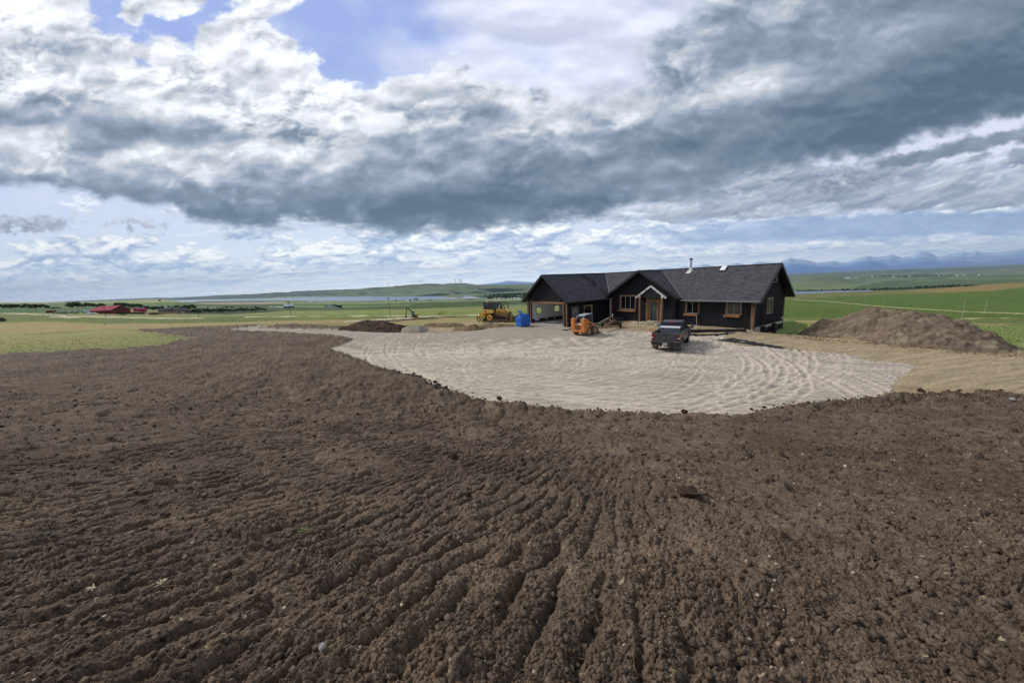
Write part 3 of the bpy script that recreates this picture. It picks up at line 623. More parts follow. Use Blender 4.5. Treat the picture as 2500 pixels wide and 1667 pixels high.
# ---- country beyond
def far_ground():
    NC=1000;u=np.linspace(-2.4,2.4,NC);ys=np.concatenate([np.geomspace(61.6,25000,640),np.geomspace(26000,70000,10)])
    H=zfar_cols(u,ys);Y=np.repeat(ys[:,None],NC,1);X=Y*u[None]
    am=.004*(Y-60).clip(0,2500);H0=H.copy()
    lake=H<ZL+3
    H=H+np.where(lake,0,fbm(X/ (30+Y*.05),Y/(30+Y*.05),501,5)*am*.30*ss(300,900,Y)+fbm(X/14,Y/14,502,4)*.35*(1-ss(300,800,Y)))
    gul=np.abs(fbm(X/900,Y/700,503,5));H=H-ss(4500,5600,Y)*(1-ss(.0,.12,gul))*28*(~lake)
    # knolls in the meadow below the yard
    H+=fbm(X/26,Y/10,504,3)*1.3*ss(90,150,Y)*(1-ss(300,450,Y))
    H[0]-=.12
    V=np.stack([X,Y,H],-1).reshape(-1,3)
    px,py=pix(np.stack([X,Y,H0],-1).reshape(-1,3));px=px.reshape(X.shape);py=py.reshape(X.shape)
    jx=fbm(X/(Y*.02),Y/(Y*.05),511,4)*5;jy=fbm(X/(Y*.03),np.log(Y)*9,512,4)*.8
    qx=px+jx;qy=py+jy
    n1=fbm(px/60,py/2.2,521,5,.6)[...,None];n2=fbm(px/14,py/1.4,522,4,.6)[...,None];n3=fbm(X/(Y*.01),Y/(Y*.06),523,4,.6)[...,None]
    C=np.ones(X.shape+(3,))*L3(124,128,78)
    def lay_(c,m):
        nonlocal C
        C=C*(1-m[...,None])+np.array(c)*m[...,None]
    # general bands by distance
    lay_(L3(152,136,94),ss(60,70,Y)*(1-ss(100,135,Y+20*fbm(px/50,py/9,530,3))))
    lay_(L3(104,113,64),ss(110,150,Y+25*fbm(px/60,py/9,531,3))*(1-ss(260,300,Y)))
    lay_(L3(126,138,78),ss(150,190,Y)*ss(640,800,px)*(1-ss(1400,1500,px))*(1-ss(420,460,Y))*.8)
    lay_(L3(130,134,84),ss(290,330,Y)*(1-ss(420,480,Y))*.6)
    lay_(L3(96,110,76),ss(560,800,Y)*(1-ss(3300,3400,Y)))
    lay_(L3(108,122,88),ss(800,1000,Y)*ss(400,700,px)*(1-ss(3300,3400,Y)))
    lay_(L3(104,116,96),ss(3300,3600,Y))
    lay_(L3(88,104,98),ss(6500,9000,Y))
    def zone_(poly,c,w=.6,k=1.):
        d=sd(qx,qy,poly);lay_(c,ss(-w,w,d)*k)
    rep=np.abs(px)<4000
    zone_([(-500,753),(0,753),(150,752.6),(235,753),(235,763),(0,764.5),(-500,764.5)],L3(72,98,58))
    zone_([(-500,737),(60,737),(100,736),(150,735.5),(158,740),(60,741.5),(-500,742)],L3(142,144,108))
    zone_([(160,738.6),(300,733),(390,730),(480,735),(430,739),(300,740),(200,743)],L3(140,146,98))
    zone_([(250,741),(420,738),(520,742),(600,746),(500,751),(300,752)],L3(92,116,74))
    zone_([(430,767),(430,757),(560,752),(640,753),(712,757),(640,763),(560,767)],L3(52,70,42),1.2)
    zone_([(420,744),(560,741.5),(700,743),(870,744),(1060,737.5),(1200,734),(1262,733),(1300,733),(1300,741),(1170,748),(1042,752.8),(1000,754),(850,757),(700,758.6),(640,756),(560,750)],L3(72,90,54))
    zone_([(700,745.5),(880,746.5),(1000,743.5),(1010,745),(880,750),(760,751),(700,749)],L3(112,126,80))
    zone_([(470,740.5),(560,739),(690,736.8),(705,741),(600,743.2),(500,743)],L3(158,142,124))
    zone_([(700,735),(900,737.5),(1060,735),(1260,731.5),(1262,733.5),(1060,737.5),(900,742),(700,742)],L3(124,132,92))
    zone_([(540,735.6),(650,734),(700,733),(755,734.5),(750,736),(640,737)],L3(74,100,66))
    zone_([(640,728),(700,724.8),(780,723.6),(800,725.4),(740,727.6),(640,731)],L3(140,154,112))
    zone_([(1180,731.5),(1300,729.5),(1300,733),(1180,733.4)],L3(160,152,118))
    # right hand side: brown shoulder, green crop, track
    zone_([(1900,733),(1935,718.5),(2085,712.5),(2240,706.5),(2500,688),(3500,620),(3500,700),(2500,712),(2300,716),(2100,722)],L3(112,112,68),1.)
    zone_([(2200,710.5),(2260,706.5),(2500,687),(3500,620),(3500,670),(2500,701),(2420,709.5),(2330,713.2),(2290,713.5)],L3(134,118,74),.8)
    zone_([(1900,733.5),(2050,724),(2200,717.8),(2320,714.6),(2420,710.5),(2500,703),(3500,650),(3500,790),(2500,777.5),(2300,777.4),(2100,776),(1900,775.5)],L3(88,106,50),.7)
    zone_([(1900,740),(1990,742),(2100,746),(2140,748.2),(2000,746),(1900,744)],L3(104,120,60),1.,.6)
    # hills across the lake
    zone_([(1165,704.5),(1200,703),(1245,703.4),(1290,708),(1232,712.5),(1200,714.5)],L3(38,50,52),.8)
    zone_([(1010,723.6),(1040,719.5),(1075,716),(1100,717.5),(1098,720.5),(1060,722.8)],L3(40,54,52),.8)
    zone_([(1096,714),(1112,712),(1132,714.6),(1118,717.5)],L3(40,54,52),.8)
    zone_([(1136,714.5),(1160,711.6),(1180,712.5),(1196,716.2),(1160,716)],L3(52,66,60),1.)
    zone_([(872,717.8),(886,714.3),(897,715.6),(893,718.8),(878,719.2)],L3(58,76,66),.6)
    zone_([(1160,722),(1190,717),(1300,713),(1300,730),(1180,730)],L3(72,92,70),2.)
    zone_([(400,731),(640,720.5),(800,714),(820,719),(640,726),(420,733.5)],L3(70,90,84),1.5,.8)
    zone_([(2090,700),(2160,686),(2500,671),(3500,640),(3500,690),(2500,690),(2240,703),(2090,706)],L3(84,98,70),1.)
    zone_([(2240,688),(2400,683),(2500,681),(2500,676),(2400,677),(2240,682)],L3(92,114,80),1.)
    zone_([(1935,713.5),(1960,708.5),(2090,707.2),(2200,703.5),(2300,699.5),(2420,693),(2360,698.5),(2240,706),(2090,711.2),(1935,714.5)],L3(34,46,40),.9)
    for a,b in[((2255,678.6),(2300,680.8)),((2300,682),(2360,686)),((2120,677.5),(2500,671))]:
        zone_([a,b,(b[0],b[1]+1.0),(a[0],a[1]+1.0)],L3(46,62,46),.4)
    # dark scrub in gullies
    gm=(1-ss(.02,.09,gul))*ss(4200,5000,Y)*.55;lay_(L3(60,76,60),gm)
    sc=ss(.22,.36,fbm(px/22,py/2.0,541,4))*ss(120,160,Y)*(1-ss(300,340,Y))*.5;lay_(L3(70,86,44),sc)
    hl=(ss(3300,3600,Y)*fbm(px/38,(py+px*.03)/1.6,551,5,.6))[...,None];C=C*(1+.22*n1+.14*n2+.10*n3+.55*hl)
    C=np.clip(C,.012,.8)
    # gravel road and tracks, measured on the picture then kept on the land
    def line(pts,w0,w1):
        best=np.full(px.shape,9e9)
        n=len(pts)
        for k in range(n-1):
            (ax,ay),(bx,by)=pts[k],pts[k+1];ex,ey=bx-ax,by-ay;t=np.clip(((px-ax)*ex+(py-ay)*ey)/(ex*ex+ey*ey),0,1);w_=w0+(w1-w0)*(k+t)/(n-1)
            best=np.minimum(best,np.hypot(px-ax-t*ex,py-ay-t*ey)-w_)
        return best
    near=(Y<1200)
    road=np.minimum.reduce([line([(-600,763),(-200,764.5),(0,765.2),(68,766.7),(153,771),(165,773)],.9,1.5),line([(153,771.2),(165,773.4),(255,774.6),(400,777.1),(497,777.6)],2.6,.9),line([(119,775.4),(165,774.8),(200,774)],.7,1.4),line([(600,774.6),(699,773.6),(880,772.6),(1160,771.2),(1300,771),(1500,771)],.8,1.1)])
    track=np.minimum.reduce([line([(1935,731.6),(2020,735.6),(2158,748.6),(2352,760.7),(2500,766.8),(3200,790)],.55,1.1),line([(2180,779),(2300,777.6),(2500,777.6),(3200,777)],.4,.5)])
    drive=line([(840,785.2),(880,783.4),(965,778.3),(1090,772.4),(1120,771.6)],.9,.8)
    strip=np.minimum.reduce([line([(845,787.2),(965,781.8),(1040,778.6)],1.5,2.1),line([(1040,778.6),(1115,774.4)],2.1,.5),line([(1000,777.6),(1040,775),(1060,774.6)],1.2,.6)])
    rm=(road<0)&near;tm=(track<0)&near;dm=(drive<0)&(Y<260);sm=(strip<0)&(Y<240)&~dm
    zn=np.zeros(px.shape,int);zn[H0[:,:]*0+Y>4400]=3;zn[sm]=4;zn[rm|dm]=1;zn[tm]=2
    C[zn==1]=L3(186,176,148);C[zn==2]=L3(170,164,118);C[zn==4]=L3(84,68,56)
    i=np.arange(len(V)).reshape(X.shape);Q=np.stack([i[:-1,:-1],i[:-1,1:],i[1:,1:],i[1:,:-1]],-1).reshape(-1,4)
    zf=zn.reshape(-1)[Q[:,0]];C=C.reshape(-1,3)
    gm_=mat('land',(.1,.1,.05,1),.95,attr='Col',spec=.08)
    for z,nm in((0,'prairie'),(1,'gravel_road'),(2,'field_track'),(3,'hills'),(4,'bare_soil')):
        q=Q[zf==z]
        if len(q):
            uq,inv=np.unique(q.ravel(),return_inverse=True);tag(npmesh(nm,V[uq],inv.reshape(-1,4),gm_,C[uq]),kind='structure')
far_ground()
# ---- lake
def water():
    def lk(pts,nm):
        P=[at_z(a,b,ZL) for a,b in pts];n=len(P)
        me=bpy.data.meshes.new(nm);me.from_pydata([tuple(p) for p in P],[],[tuple(range(n))]);m=mat('water',srgb(96,112,134),.30,spec=.5,bump=.12,bs=.02)
        me.materials.append(m);o=bpy.data.objects.new(nm,me);col_.objects.link(o);tag(o,kind='structure')
    lk([(330,736.9),(1135,740.2),(1200,732),(1145,722),(1064,719),(880,719),(640,724.5),(500,729),(400,731.6)],'lake')
    lk([(1900,722),(2130,716.5),(2130,708.5),(2085,709),(1900,712)],'lake')
water()
# ---- mountains
def mountains():
    prof=[(1000,706),(1150,697),(1217,689.5),(1239,684.6),(1262,686),(1300,689),(1400,678),(1500,668),(1585,657),(1600,658),(1621,653.5),(1651,655),(1672,651),(1690,653),(1699,650.6),(1721,645.5),(1735,648),(1750,650),(1772,648),(1798,641),(1815,645),(1832,646),(1852,637.9),(1870,641),(1900,642),(1912,636),(1930,628.5),(1940,632.6),(1958,633),(1976,636),(1993,641),(2015,639),(2034,636),(2049,640),(2071,640),(2095,630),(2119,623.6),(2131,628),(2146,626),(2165,625),(2174,620.5),(2184,623),(2194,627),(2202,628),(2231,623.6),(2240,618),(2248,614.4),(2260,614.8),(2270,616.3),(2289,626.6),(2310,622),(2328,618.8),(2352,614),(2362,617.3),(2383,612.7),(2396,616),(2437,617),(2470,611),(2500,606),(2560,600),(2700,610),(3000,590),(3500,600)]
    low=[(1000,712),(1250,699),(1500,680),(1700,669),(1900,655),(1940,646),(1990,649),(2040,652.5),(2068,650),(2100,640),(2125,637.5),(2150,642),(2175,649),(2190,646),(2230,640),(2265,636),(2300,640),(2340,636),(2400,640),(2440,634),(2500,629),(2700,625),(3500,620)]
    for nm,pr,D0,D1,seed,depth,c1,c2 in(('mountains',prof,42000,58000,601,3000,L3(158,184,216),L3(98,140,192)),('mountains',low,30000,40000,621,1200,L3(80,120,180),L3(72,110,166))):  # blue of the distance haze is mixed into the slope colours
        NC=900;us=[];zs=[]
        for a,b in pr:
            P=at_depth(a,b,(D0+D1)/2);us.append(P[0]/P[1]);zs.append(P[2])
        u=np.linspace(min(us),max(us),NC);top=np.interp(u,us,zs);rows=60;t=np.linspace(-1,1,rows)
        Y=((D0+D1)/2+t*(D1-D0)/2)[:,None]*np.ones(NC)[None];X=Y*u[None]
        rid=billow(X/2600,Y/5200,seed,6,.55);env_=(1-np.abs(t)**1.15)[:,None]
        base=-260.;H=base+(top-base)[None]*env_*(1-(.10+.34*np.clip(.5+rid,0,1.2))*ss(0,.35,np.abs(t))[:,None]).clip(0,1)
        V=np.stack([X,Y,H],-1).reshape(-1,3);i=np.arange(len(V)).reshape(X.shape);Q=np.stack([i[:-1,:-1],i[:-1,1:],i[1:,1:],i[1:,:-1]],-1).reshape(-1,4)
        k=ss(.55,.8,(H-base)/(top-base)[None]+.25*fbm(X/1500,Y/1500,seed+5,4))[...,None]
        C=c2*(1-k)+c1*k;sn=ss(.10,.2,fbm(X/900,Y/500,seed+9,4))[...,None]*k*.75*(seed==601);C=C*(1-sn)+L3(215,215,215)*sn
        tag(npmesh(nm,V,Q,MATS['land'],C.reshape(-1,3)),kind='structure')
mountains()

# ================= house =================
BLK=mat('black_siding',srgb(25,24,31),.72,var=.3,vs=1.3,spec=.25,var2=.15,vs2=14,stretch=(1,1,.25))
BLKT=mat('black_trim',srgb(27,26,30),.5,var=.15,vs=3,spec=.4)
WOOD=mat('cedar',srgb(122,94,72),.7,var=.32,vs=3.2,spec=.2,stretch=(1.5,1.5,.5),var2=.3,vs2=9)
WOOD2=mat('cedar_orange',srgb(142,102,70),.7,var=.3,vs=3,spec=.2,stretch=(.4,.4,2),var2=.25,vs2=9)
WOODG=mat('weathered_cedar',srgb(118,100,80),.75,var=.3,vs=3,spec=.2,var2=.25,vs2=8)
CONC=mat('concrete',srgb(170,164,152),.85,var=.2,vs=1.5,bump=.01,bs=20,var2=.15,vs2=20)
SLAB=mat('slab_concrete',srgb(165,163,160),.8,var=.2,vs=.7)
DRYW=mat('drywall',srgb(222,222,220),.85,var=.05,vs=.6)
GLASS=mat('dark_glass',srgb(16,20,22),.06,spec=.8,var=.4,vs=.6)
GLASSG=mat('door_glass',srgb(52,88,60),.08,spec=.7,var=.35,vs=1.5)
WHT=mat('white_paint',srgb(192,190,188),.6,var=.12,vs=3)
SLATE=mat('slate_door',srgb(62,66,78),.45,var=.08,vs=2)
GALV=mat('galvanised',srgb(165,168,172),.35,metal=.7,var=.15,vs=6)
RUST=mat('dark_steel',srgb(58,52,48),.55,metal=.5,var=.35,vs=8)
def shingle_mat():
    m=bpy.data.materials.new('shingles');m.use_nodes=True;t=m.node_tree;b=t.nodes['Principled BSDF'];inp(b,['Roughness'],.9);inp(b,['Specular IOR Level'],.15)
    N=t.nodes.new;L=t.links.new
    a=N('ShaderNodeUVMap');a.uv_map='UVMap'
    br=N('ShaderNodeTexBrick');br.offset=.5;br.inputs['Scale'].default_value=1;br.inputs['Brick Width'].default_value=.28;br.inputs['Row Height'].default_value=.145;br.inputs['Mortar Size'].default_value=.016;br.inputs['Mortar Smooth'].default_value=.3
    br.inputs['Color1'].default_value=srgb(92,91,96);br.inputs['Color2'].default_value=srgb(72,71,76);br.inputs['Mortar'].default_value=srgb(38,36,40);br.inputs['Bias'].default_value=0
    L(a.outputs[0],br.inputs['Vector'])
    n=N('ShaderNodeTexNoise');n.inputs['Scale'].default_value=1.6;n.inputs['Detail'].default_value=5;L(a.outputs[0],n.inputs['Vector'])
    r=N('ShaderNodeMapRange');r.inputs['From Min'].default_value=.3;r.inputs['From Max'].default_value=.7;r.inputs['To Min'].default_value=.85;r.inputs['To Max'].default_value=1.18;L(n.outputs['Fac'],r.inputs[0])
    mx=N('ShaderNodeMix');mx.data_type='RGBA';mx.blend_type='MULTIPLY';mx.inputs[0].default_value=1;L(br.outputs['Color'],mx.inputs[6]);L(r.outputs[0],mx.inputs[7])
    L(mx.outputs[2],b.inputs['Base Color'])
    bp=N('ShaderNodeBump');bp.inputs['Strength'].default_value=1;bp.inputs['Distance'].default_value=.012;bp.invert=True;L(br.outputs['Fac'],bp.inputs['Height']);L(bp.outputs[0],b.inputs['Normal'])
    return m
SHING=shingle_mat()
PSI=-.9477;OX,OY=12.97,46.93
GW,GD,ML,MD=7.274,7.687,17.02,7.511
HE,RC=3.004,6.342;OV=.665;CCX=.349;XA,XB=.786,9.521;XC=(XA+XB)/2
def house():
    H=empty('house',(OX,OY,0),PSI,'black board and batten house with grey shingled roofs, cedar window trim and an open garage','house')
    # ---- walls: board and batten panel in a plane, with openings
    def wall(org,ax,nrm,L,top,opens,base=.0,th=.16,name='wall',m=None,batt=True,m2=None,h0=None):
        """org: corner, ax: along, nrm: outward. top: function(s)->height. opens: (s0,s1,z0,z1)"""
        org=Vector(org);ax=Vector(ax);nrm=Vector(nrm);mb=MB()
        P=lambda s,z,d:org+ax*s+nrm*d+Vector((0,0,z))
        ss_=sorted({0,L}|{o[0] for o in opens}|{o[1] for o in opens}|{s for s in (h0 or [])})
        for a,b in zip(ss_,ss_[1:]):
            mid=(a+b)/2;segs=[];z=base
            for o in sorted([o for o in opens if o[0]<=mid<=o[1]],key=lambda o:o[2]):
                if o[2]>z+.01:segs.append((z,o[2],z,o[2]))
                z=o[3]
            segs.append((z,None,z,None))
            for z0,z1,_,_ in segs:
                ta,tb=(z1,z1) if z1 is not None else (top(a),top(b))
                mb.hexa([P(a,z0,-th),P(b,z0,-th),P(b,z0,0),P(a,z0,0)],[P(a,ta,-th),P(b,tb,-th),P(b,tb,0),P(a,ta,0)])
        if batt:
            s=.12
            while s<L:
                cuts=sorted([o for o in opens if o[0]-.03<=s<=o[1]+.03],key=lambda o:o[2]);z=base+.01
                spans=[]
                for o in cuts:
                    if o[2]>z+.03:spans.append((z,o[2]))
                    z=o[3]
                spans.append((z,top(s)-.02))
                for a,b in spans:
                    if b>a+.02:mb.hexa([P(s-.022,a,-.01),P(s+.022,a,-.01),P(s+.022,a,.024),P(s-.022,a,.024)],[P(s-.022,b,-.01),P(s+.022,b,-.01),P(s+.022,b,.024),P(s-.022,b,.024)])
                s+=.305
        return mb.build(name,m or BLK,H)
    gs=(RC-HE)/(GW/2+OV)
    gtop=lambda s:RC-.12-gs*abs(s-GW/2)
    # garage front, with its door opening
    wall((-GW,-GD,0),(1,0,0),(0,-1,0),GW,gtop,[(.50,GW-.62,-.2,2.75)],h0=[GW/2],base=-.15)
    # garage side towards the yard
    wall((0,-GD,0),(0,1,0),(1,0,0),GD+.2,lambda s:HE+.12,[(GD-6.79,GD-5.72,.1,2.27),(GD-4.66,GD-3.30,1.24,2.31)],base=-.1)
    # garage far side: white inside, two openings to the fields
    wall((-GW,-GD,0),(0,1,0),(-1,0,0),GD+MD,lambda s:HE+.12,[(GD-6.52,GD-5.47,1.21,2.05),(GD-3.14,GD-2.1,1.21,2.05)],base=-.6)
    # main front right of the gable, gable front
    wall((XB,0,0),(1,0,0),(0,-1,0),ML-XB,lambda s:HE+.30,[(10.40-XB,11.84-XB,1.5,2.75),(14.49-XB,15.90-XB,1.57,2.83)],base=.18)
    cs=(RC-3.175)/((XB-XA)/2+OV)
    wall((XA,-CCX,0),(1,0,0),(0,-1,0),XB-XA,lambda s:RC-.12-cs*abs(s+XA-XC),[(2.2-XA,4.3-XA,1.72,3.32),(5.92-XA,7.76-XA,.5,3.4)],base=.15,h0=[XC-XA])
    wall((XA,0.1,0),(0,-1,0),(-1,0,0),.1+CCX,lambda s:HE,[],base=0,batt=False)
    wall((XB,-CCX,0),(0,1,0),(1,0,0),.1+CCX,lambda s:3.2,[],base=.1,batt=False)
    # right end
    ms=(RC-HE)/(MD/2+OV)
    wall((ML,0,0),(0,1,0),(1,0,0),MD,lambda s:RC-.12-ms*abs(s-MD/2),[(2.91,4.25,1.47,2.97),(3.9,4.95,4.55,5.12)],base=.42,h0=[MD/2])
    wall((ML,MD,0),(-1,0,0),(0,1,0),ML+GW,lambda s:HE+.12,[],base=-.9,batt=False)
    # pale foundation band and dark lower wall at the walk-out corner
    f=MB();f.box((ML-.2,-.02,-.9),(ML+.035,MD+.02,.42-.004));f.build('foundation',CONC,H)
    sk_=MB();sk_.box((ML+.038,1.6,-1.0),(ML+.06,MD+.03,.16));s=1.7
    while s<MD:sk_.box((ML+.06,s,-1.0),(ML+.085,s+.05,.16));s+=.3
    sk_.build('lower_wall',BLK,H)
    f=MB();f.box((XA+.1,-CCX-.03,-.1),(XB+.05,-.2,.15));f.box((XB+.05,-.03,-.1),(ML,.0+.02,.18));f.build('foundation',CONC,H)
    # inside of the garage
    g=MB();g.box((-GW+.162,-GD+.17,1.0-.5+.02),(-GW+.20,MD-.3,1.21));g.box((-GW+.162,-GD+.17,2.05),(-GW+.20,MD-.3,2.95))
    for a,b in((-GD+.17,-6.52),(-5.47,-3.14),(-2.1,MD-.3)):g.box((-GW+.162,a,1.21),(-GW+.20,b,2.05))
    g.box((-GW+.2,-.2,0),(-.2,-.1,2.95));g.box((-GW+.2,-GD+.17,2.95),(-.17,-.1,3.0));g.box((-.17,-GD+.2,0.02),(-.163,-.2,2.95));g.build('inner_wall',DRYW,H)
    g=MB();g.box((-GW+.201,-5.9,.2),(-GW+.23,-.25,.52));g.build('ledge_board',mat('brown_board',srgb(78,58,46),.8,var=.3,vs=3),H)
    for k,(a,b) in enumerate(((-6.9,-6.1),(-4.9,-4.6),(-3.3,-3.0))):
        g=MB();g.box((-GW+.231,a,.24),(-GW+.27,b,.55));g.build('drywall_scrap',DRYW,H)
    g=MB();g.box((-GW+.1,-GD+.02,-.2),(-.1,-.12,.035));g.build('slab',SLAB,H)
    for y0,y1 in((-6.52,-5.47),(-3.14,-2.1)):
        g=MB()
        for a,b,c,d in((y0-.07,y1+.07,1.14,1.21),(y0-.07,y1+.07,2.05,2.12),(y0-.07,y0,1.21,2.05),(y1,y1+.07,1.21,2.05)):g.box((-GW+.2,a,c),(-GW+.222,b,d))
        w_=g.build('window',mat('green_trim',srgb(84,92,80),.7),H)
    # door opening trim, corner posts
    x0,x1=-GW+.50,-.62
    g=MB();g.box((x0-.30,-GD-.05,2.75),(x1+.28,-GD+.1,2.98));g.build('garage_lintel',WOOD2,H,.008)
    for a in(x0-.02,x1+.0):
        g=MB();s_=-1 if a==x0-.02 else 1;g.box((min(a,a+s_*.18),-GD-.06,-.12),(max(a,a+s_*.18),-GD+.16,2.745));g.build('garage_jamb',WOOD,H,.008)
    def post(x,y,z0,z1,w=.24,m=WOOD):
        g=MB();g.box((x-w/2,y-w/2,z0),(x+w/2,y+w/2,z1));return g.build('corner_post',m,H,.008)
    post(-GW+.0,-GD+.0,-.2,2.95,.18,WOODG);post(.0,-GD+.0,-.1,2.98,.20);post(XA+.02,-CCX+.02,.2,3.1,.20);post(ML-.10,-.02,.42,3.0,.30)
    g=MB();g.box((XA-.24,-CCX-.06,.2),(XA-.12,-CCX+.05,3.05));g.build('stone_strip',mat('stone_strip',srgb(190,182,172),.8,var=.5,vs=4),H)
    post(ML-.06,MD-.06,.2,3.0,.22,WOODG)
    # roof slopes
    def slope(name,pts,zf,vdir,th=.15,edge=BLKT):
        """pts in plan, zf(x,y) height, shingles on top with courses across vdir"""
        me=bpy.data.meshes.new(name);n=len(pts)
        top=[(x,y,zf(x,y)+.02) for x,y in pts];bot=[(x,y,zf(x,y)-th) for x,y in pts]
        me.from_pydata(top+bot,[],[tuple(range(n)),tuple(range(2*n-1,n-1,-1))]+[(i,i+n,(i+1)%n+n,(i+1)%n) for i in range(n)])
        me.materials.append(SHING);me.materials.append(edge);me.polygons.foreach_set('material_index',[0]+[1]*(n+1))
        uv=me.uv_layers.new(name='UVMap')
        for p in me.polygons:
            for li in p.loop_indices:
                v=me.vertices[me.loops[li].vertex_index].co
                uv.data[li].uv=((v.x,v.z*1.62) if vdir=='x' else (v.y,v.z*1.62))
        bm=bmesh.new();bm.from_mesh(me);bmesh.ops.recalc_face_normals(bm,faces=bm.faces);bm.to_mesh(me);bm.free()
        o=bpy.data.objects.new(name,me);col_.objects.link(o);o.parent=H;return o
    my=MD/2;xg=-GW/2;le=xg-GW/2-OV
    zm=lambda x,y:RC-ms*abs(y-my);zg=lambda x,y:RC-gs*abs(x-xg);zc=lambda x,y:RC-cs*abs(x-XC)
    slope('roof',[(XB+OV+.13,-OV),(ML+OV,-OV),(ML+OV,my),(XC,my),(XB+OV,-.438)],zm,'x')
    slope('roof',[(XC,my),(xg,my),(.14,-.14),(.476,-.14)],zm,'x')
    slope('roof',[(ML+OV,my),(ML+OV,MD+OV),(le,MD+OV),(le,my)],zm,'x')
    slope('roof',[(xg,-GD-OV),(OV,-GD-OV),(OV,-.62),(.14,-.14),(xg,my)],zg,'y')
    slope('roof',[(xg,-GD-OV),(xg,my),(le,my+3),(le,-GD-OV)],zg,'y')
    slope('roof',[(XC,-CCX-OV),(XB+OV,-CCX-OV),(XB+OV,-.438),(XC,my)],zc,'y')
    slope('roof',[(XC,-CCX-OV),(XC,my),(.476,-.14),(XA-OV,-.32),(XA-OV,-CCX-OV)],zc,'y')
    # shingles torn off the garage slope
    def on_garage(px,py):
        d=rayd(px,py);R=Matrix.Rotation(-PSI,3,'Z');dl=R@Vector(tuple(d));cl=R@(Vector((0,0,ZC))-Vector((OX,OY,0)))
        return cl+dl*((RC+gs*xg-cl.z-gs*cl.x)/(dl.z+gs*dl.x))
    rp=random.Random(4);tornm=mat('torn_felt',srgb(34,32,36),.95,var=.3,vs=6)
    for k in range(20):
        t=rp.random();px=1432+44*t+rp.uniform(-5,5)-(5 if t<.3 else 0);py=673+46*t+rp.uniform(-3,3);p=on_garage(px,py);w_=rp.uniform(.10,.30);l_=rp.uniform(.10,.26);g=MB();z=lambda x:RC-gs*(x-xg)+.024
        g.hexa([(p.x-w_,p.y-l_,z(p.x-w_)),(p.x+w_,p.y-l_*.7,z(p.x+w_)),(p.x+w_*.8,p.y+l_,z(p.x+w_*.8)),(p.x-w_*.7,p.y+l_*.8,z(p.x-w_*.7))],[(p.x-w_,p.y-l_,z(p.x-w_)+.006),(p.x+w_,p.y-l_*.7,z(p.x+w_)+.006),(p.x+w_*.8,p.y+l_,z(p.x+w_*.8)+.006),(p.x-w_*.7,p.y+l_*.8,z(p.x-w_*.7)+.006)]);g.build('torn_patch',tornm,H)
    # barge boards, gutters, ridge caps, valley flashing
    def barge(p,q,nm='barge_board'):
        g=MB();g.bar(p,q,.05,.26);return g.build(nm,BLKT,H)
    yb=-GD-OV-.03
    barge((le,yb,HE-.04),(xg,yb,RC-.04));barge((OV,yb,HE-.04),(xg,yb,RC-.04))
    yb=-CCX-OV-.03;barge((XA-OV,yb,3.175-.04),(XC,yb,RC-.04));barge((XB+OV,yb,3.175-.04),(XC,yb,RC-.04))
    xb=ML+OV+.03;barge((xb,-OV,HE-.04),(xb,my,RC-.04));barge((xb,MD+OV,HE-.04),(xb,my,RC-.04))
    def cap(p,q):
        g=MB();g.bar(p,q,.26,.04);g.build('ridge_cap',mat('ridge_cap',srgb(58,56,60),.9,var=.3,vs=8),H)
    cap((xg,my,RC+.03),(ML+OV,my,RC+.03));cap((xg,-GD-OV,RC+.03),(xg,my,RC+.03));cap((XC,-CCX-OV,RC+.03),(XC,my,RC+.03))
    g=MB();g.box((XB+OV+.0,-OV-.10,HE-.14),(ML+OV,-OV-.002,HE+.03));g.build('gutter',mat('gutter',srgb(112,112,114),.5,var=.1,vs=2),H)
    g=MB();g.box((OV+.002,-GD-OV,HE-.13),(OV+.09,-.7,HE+.02));g.build('gutter',BLKT,H)
    for p,q in(((XB+OV,-.43,3.2),(XC,my,RC+.03)),((.30,-.14,zm(0,-.14)+.04),(xg,my,RC+.04))):
        g=MB();g.bar(p,q,.07,.02);g.build('valley_flashing',mat('flashing',srgb(140,140,142),.5,metal=.3),H)
    # dark soffits under the deep eaves
    g=MB();g.box((XB+.02,-OV,HE-.16),(ML+OV,-.02,HE-.14));g.build('soffit',BLKT,H)
    g=MB();g.box((.02,-GD-OV,HE-.15),(OV,-.8,HE-.13));g.build('soffit',BLKT,H)
    # downspouts
    def spout(pts):
        g=MB();g.path(pts,.04,8);g.build('downspout',BLKT,H)
    spout([(ML-.5,-OV-.05,HE-.1),(ML+.14,-.17,HE-.5),(ML+.14,-.17,.1)])
    spout([(ML-.02,1.45,HE-.5),(ML+.10,1.5,HE-.6),(ML+.10,1.5,-.2)])
    spout([(OV-.1,-GD-.5,HE-.12),(.18,-GD-.1,HE-.5),(.18,-GD-.1,0)])
    spout([(-GW-.5,-GD-.4,HE-.12),(-GW-.12,-GD-.1,HE-.4),(-GW-.12,-GD-.1,.0)])
    # ---- windows
    def trimbox(name,org,ax,nrm,s0,s1,z0,z1,w=.13,d=.07,m=WOOD,sill=None,head=True,panes=2,inner=True,label=None,shift=0):
        org=Vector(org);ax=Vector(ax);nrm=Vector(nrm);P=lambda s,z,q:org+ax*s+nrm*q+Vector((0,0,z))
        def bx(mb,a,b,c,e,q0,q1):mb.hexa([P(a,c,q0),P(b,c,q0),P(b,c,q1),P(a,c,q1)],[P(a,e,q0),P(b,e,q0),P(b,e,q1),P(a,e,q1)])
        g=MB();zt=z1+(w if head else 0)
        bx(g,s0-w,s0,z0,zt,-.02,d);bx(g,s1,s1+w,z0,zt,-.02,d)
        if head:bx(g,s0,s1,z1,z1+w,-.02,d+.003)
        else:bx(g,s0-w,s1+w,z0-.05,z0,-.02,d-.01)
        w_=g.build(name,m,H,.006)
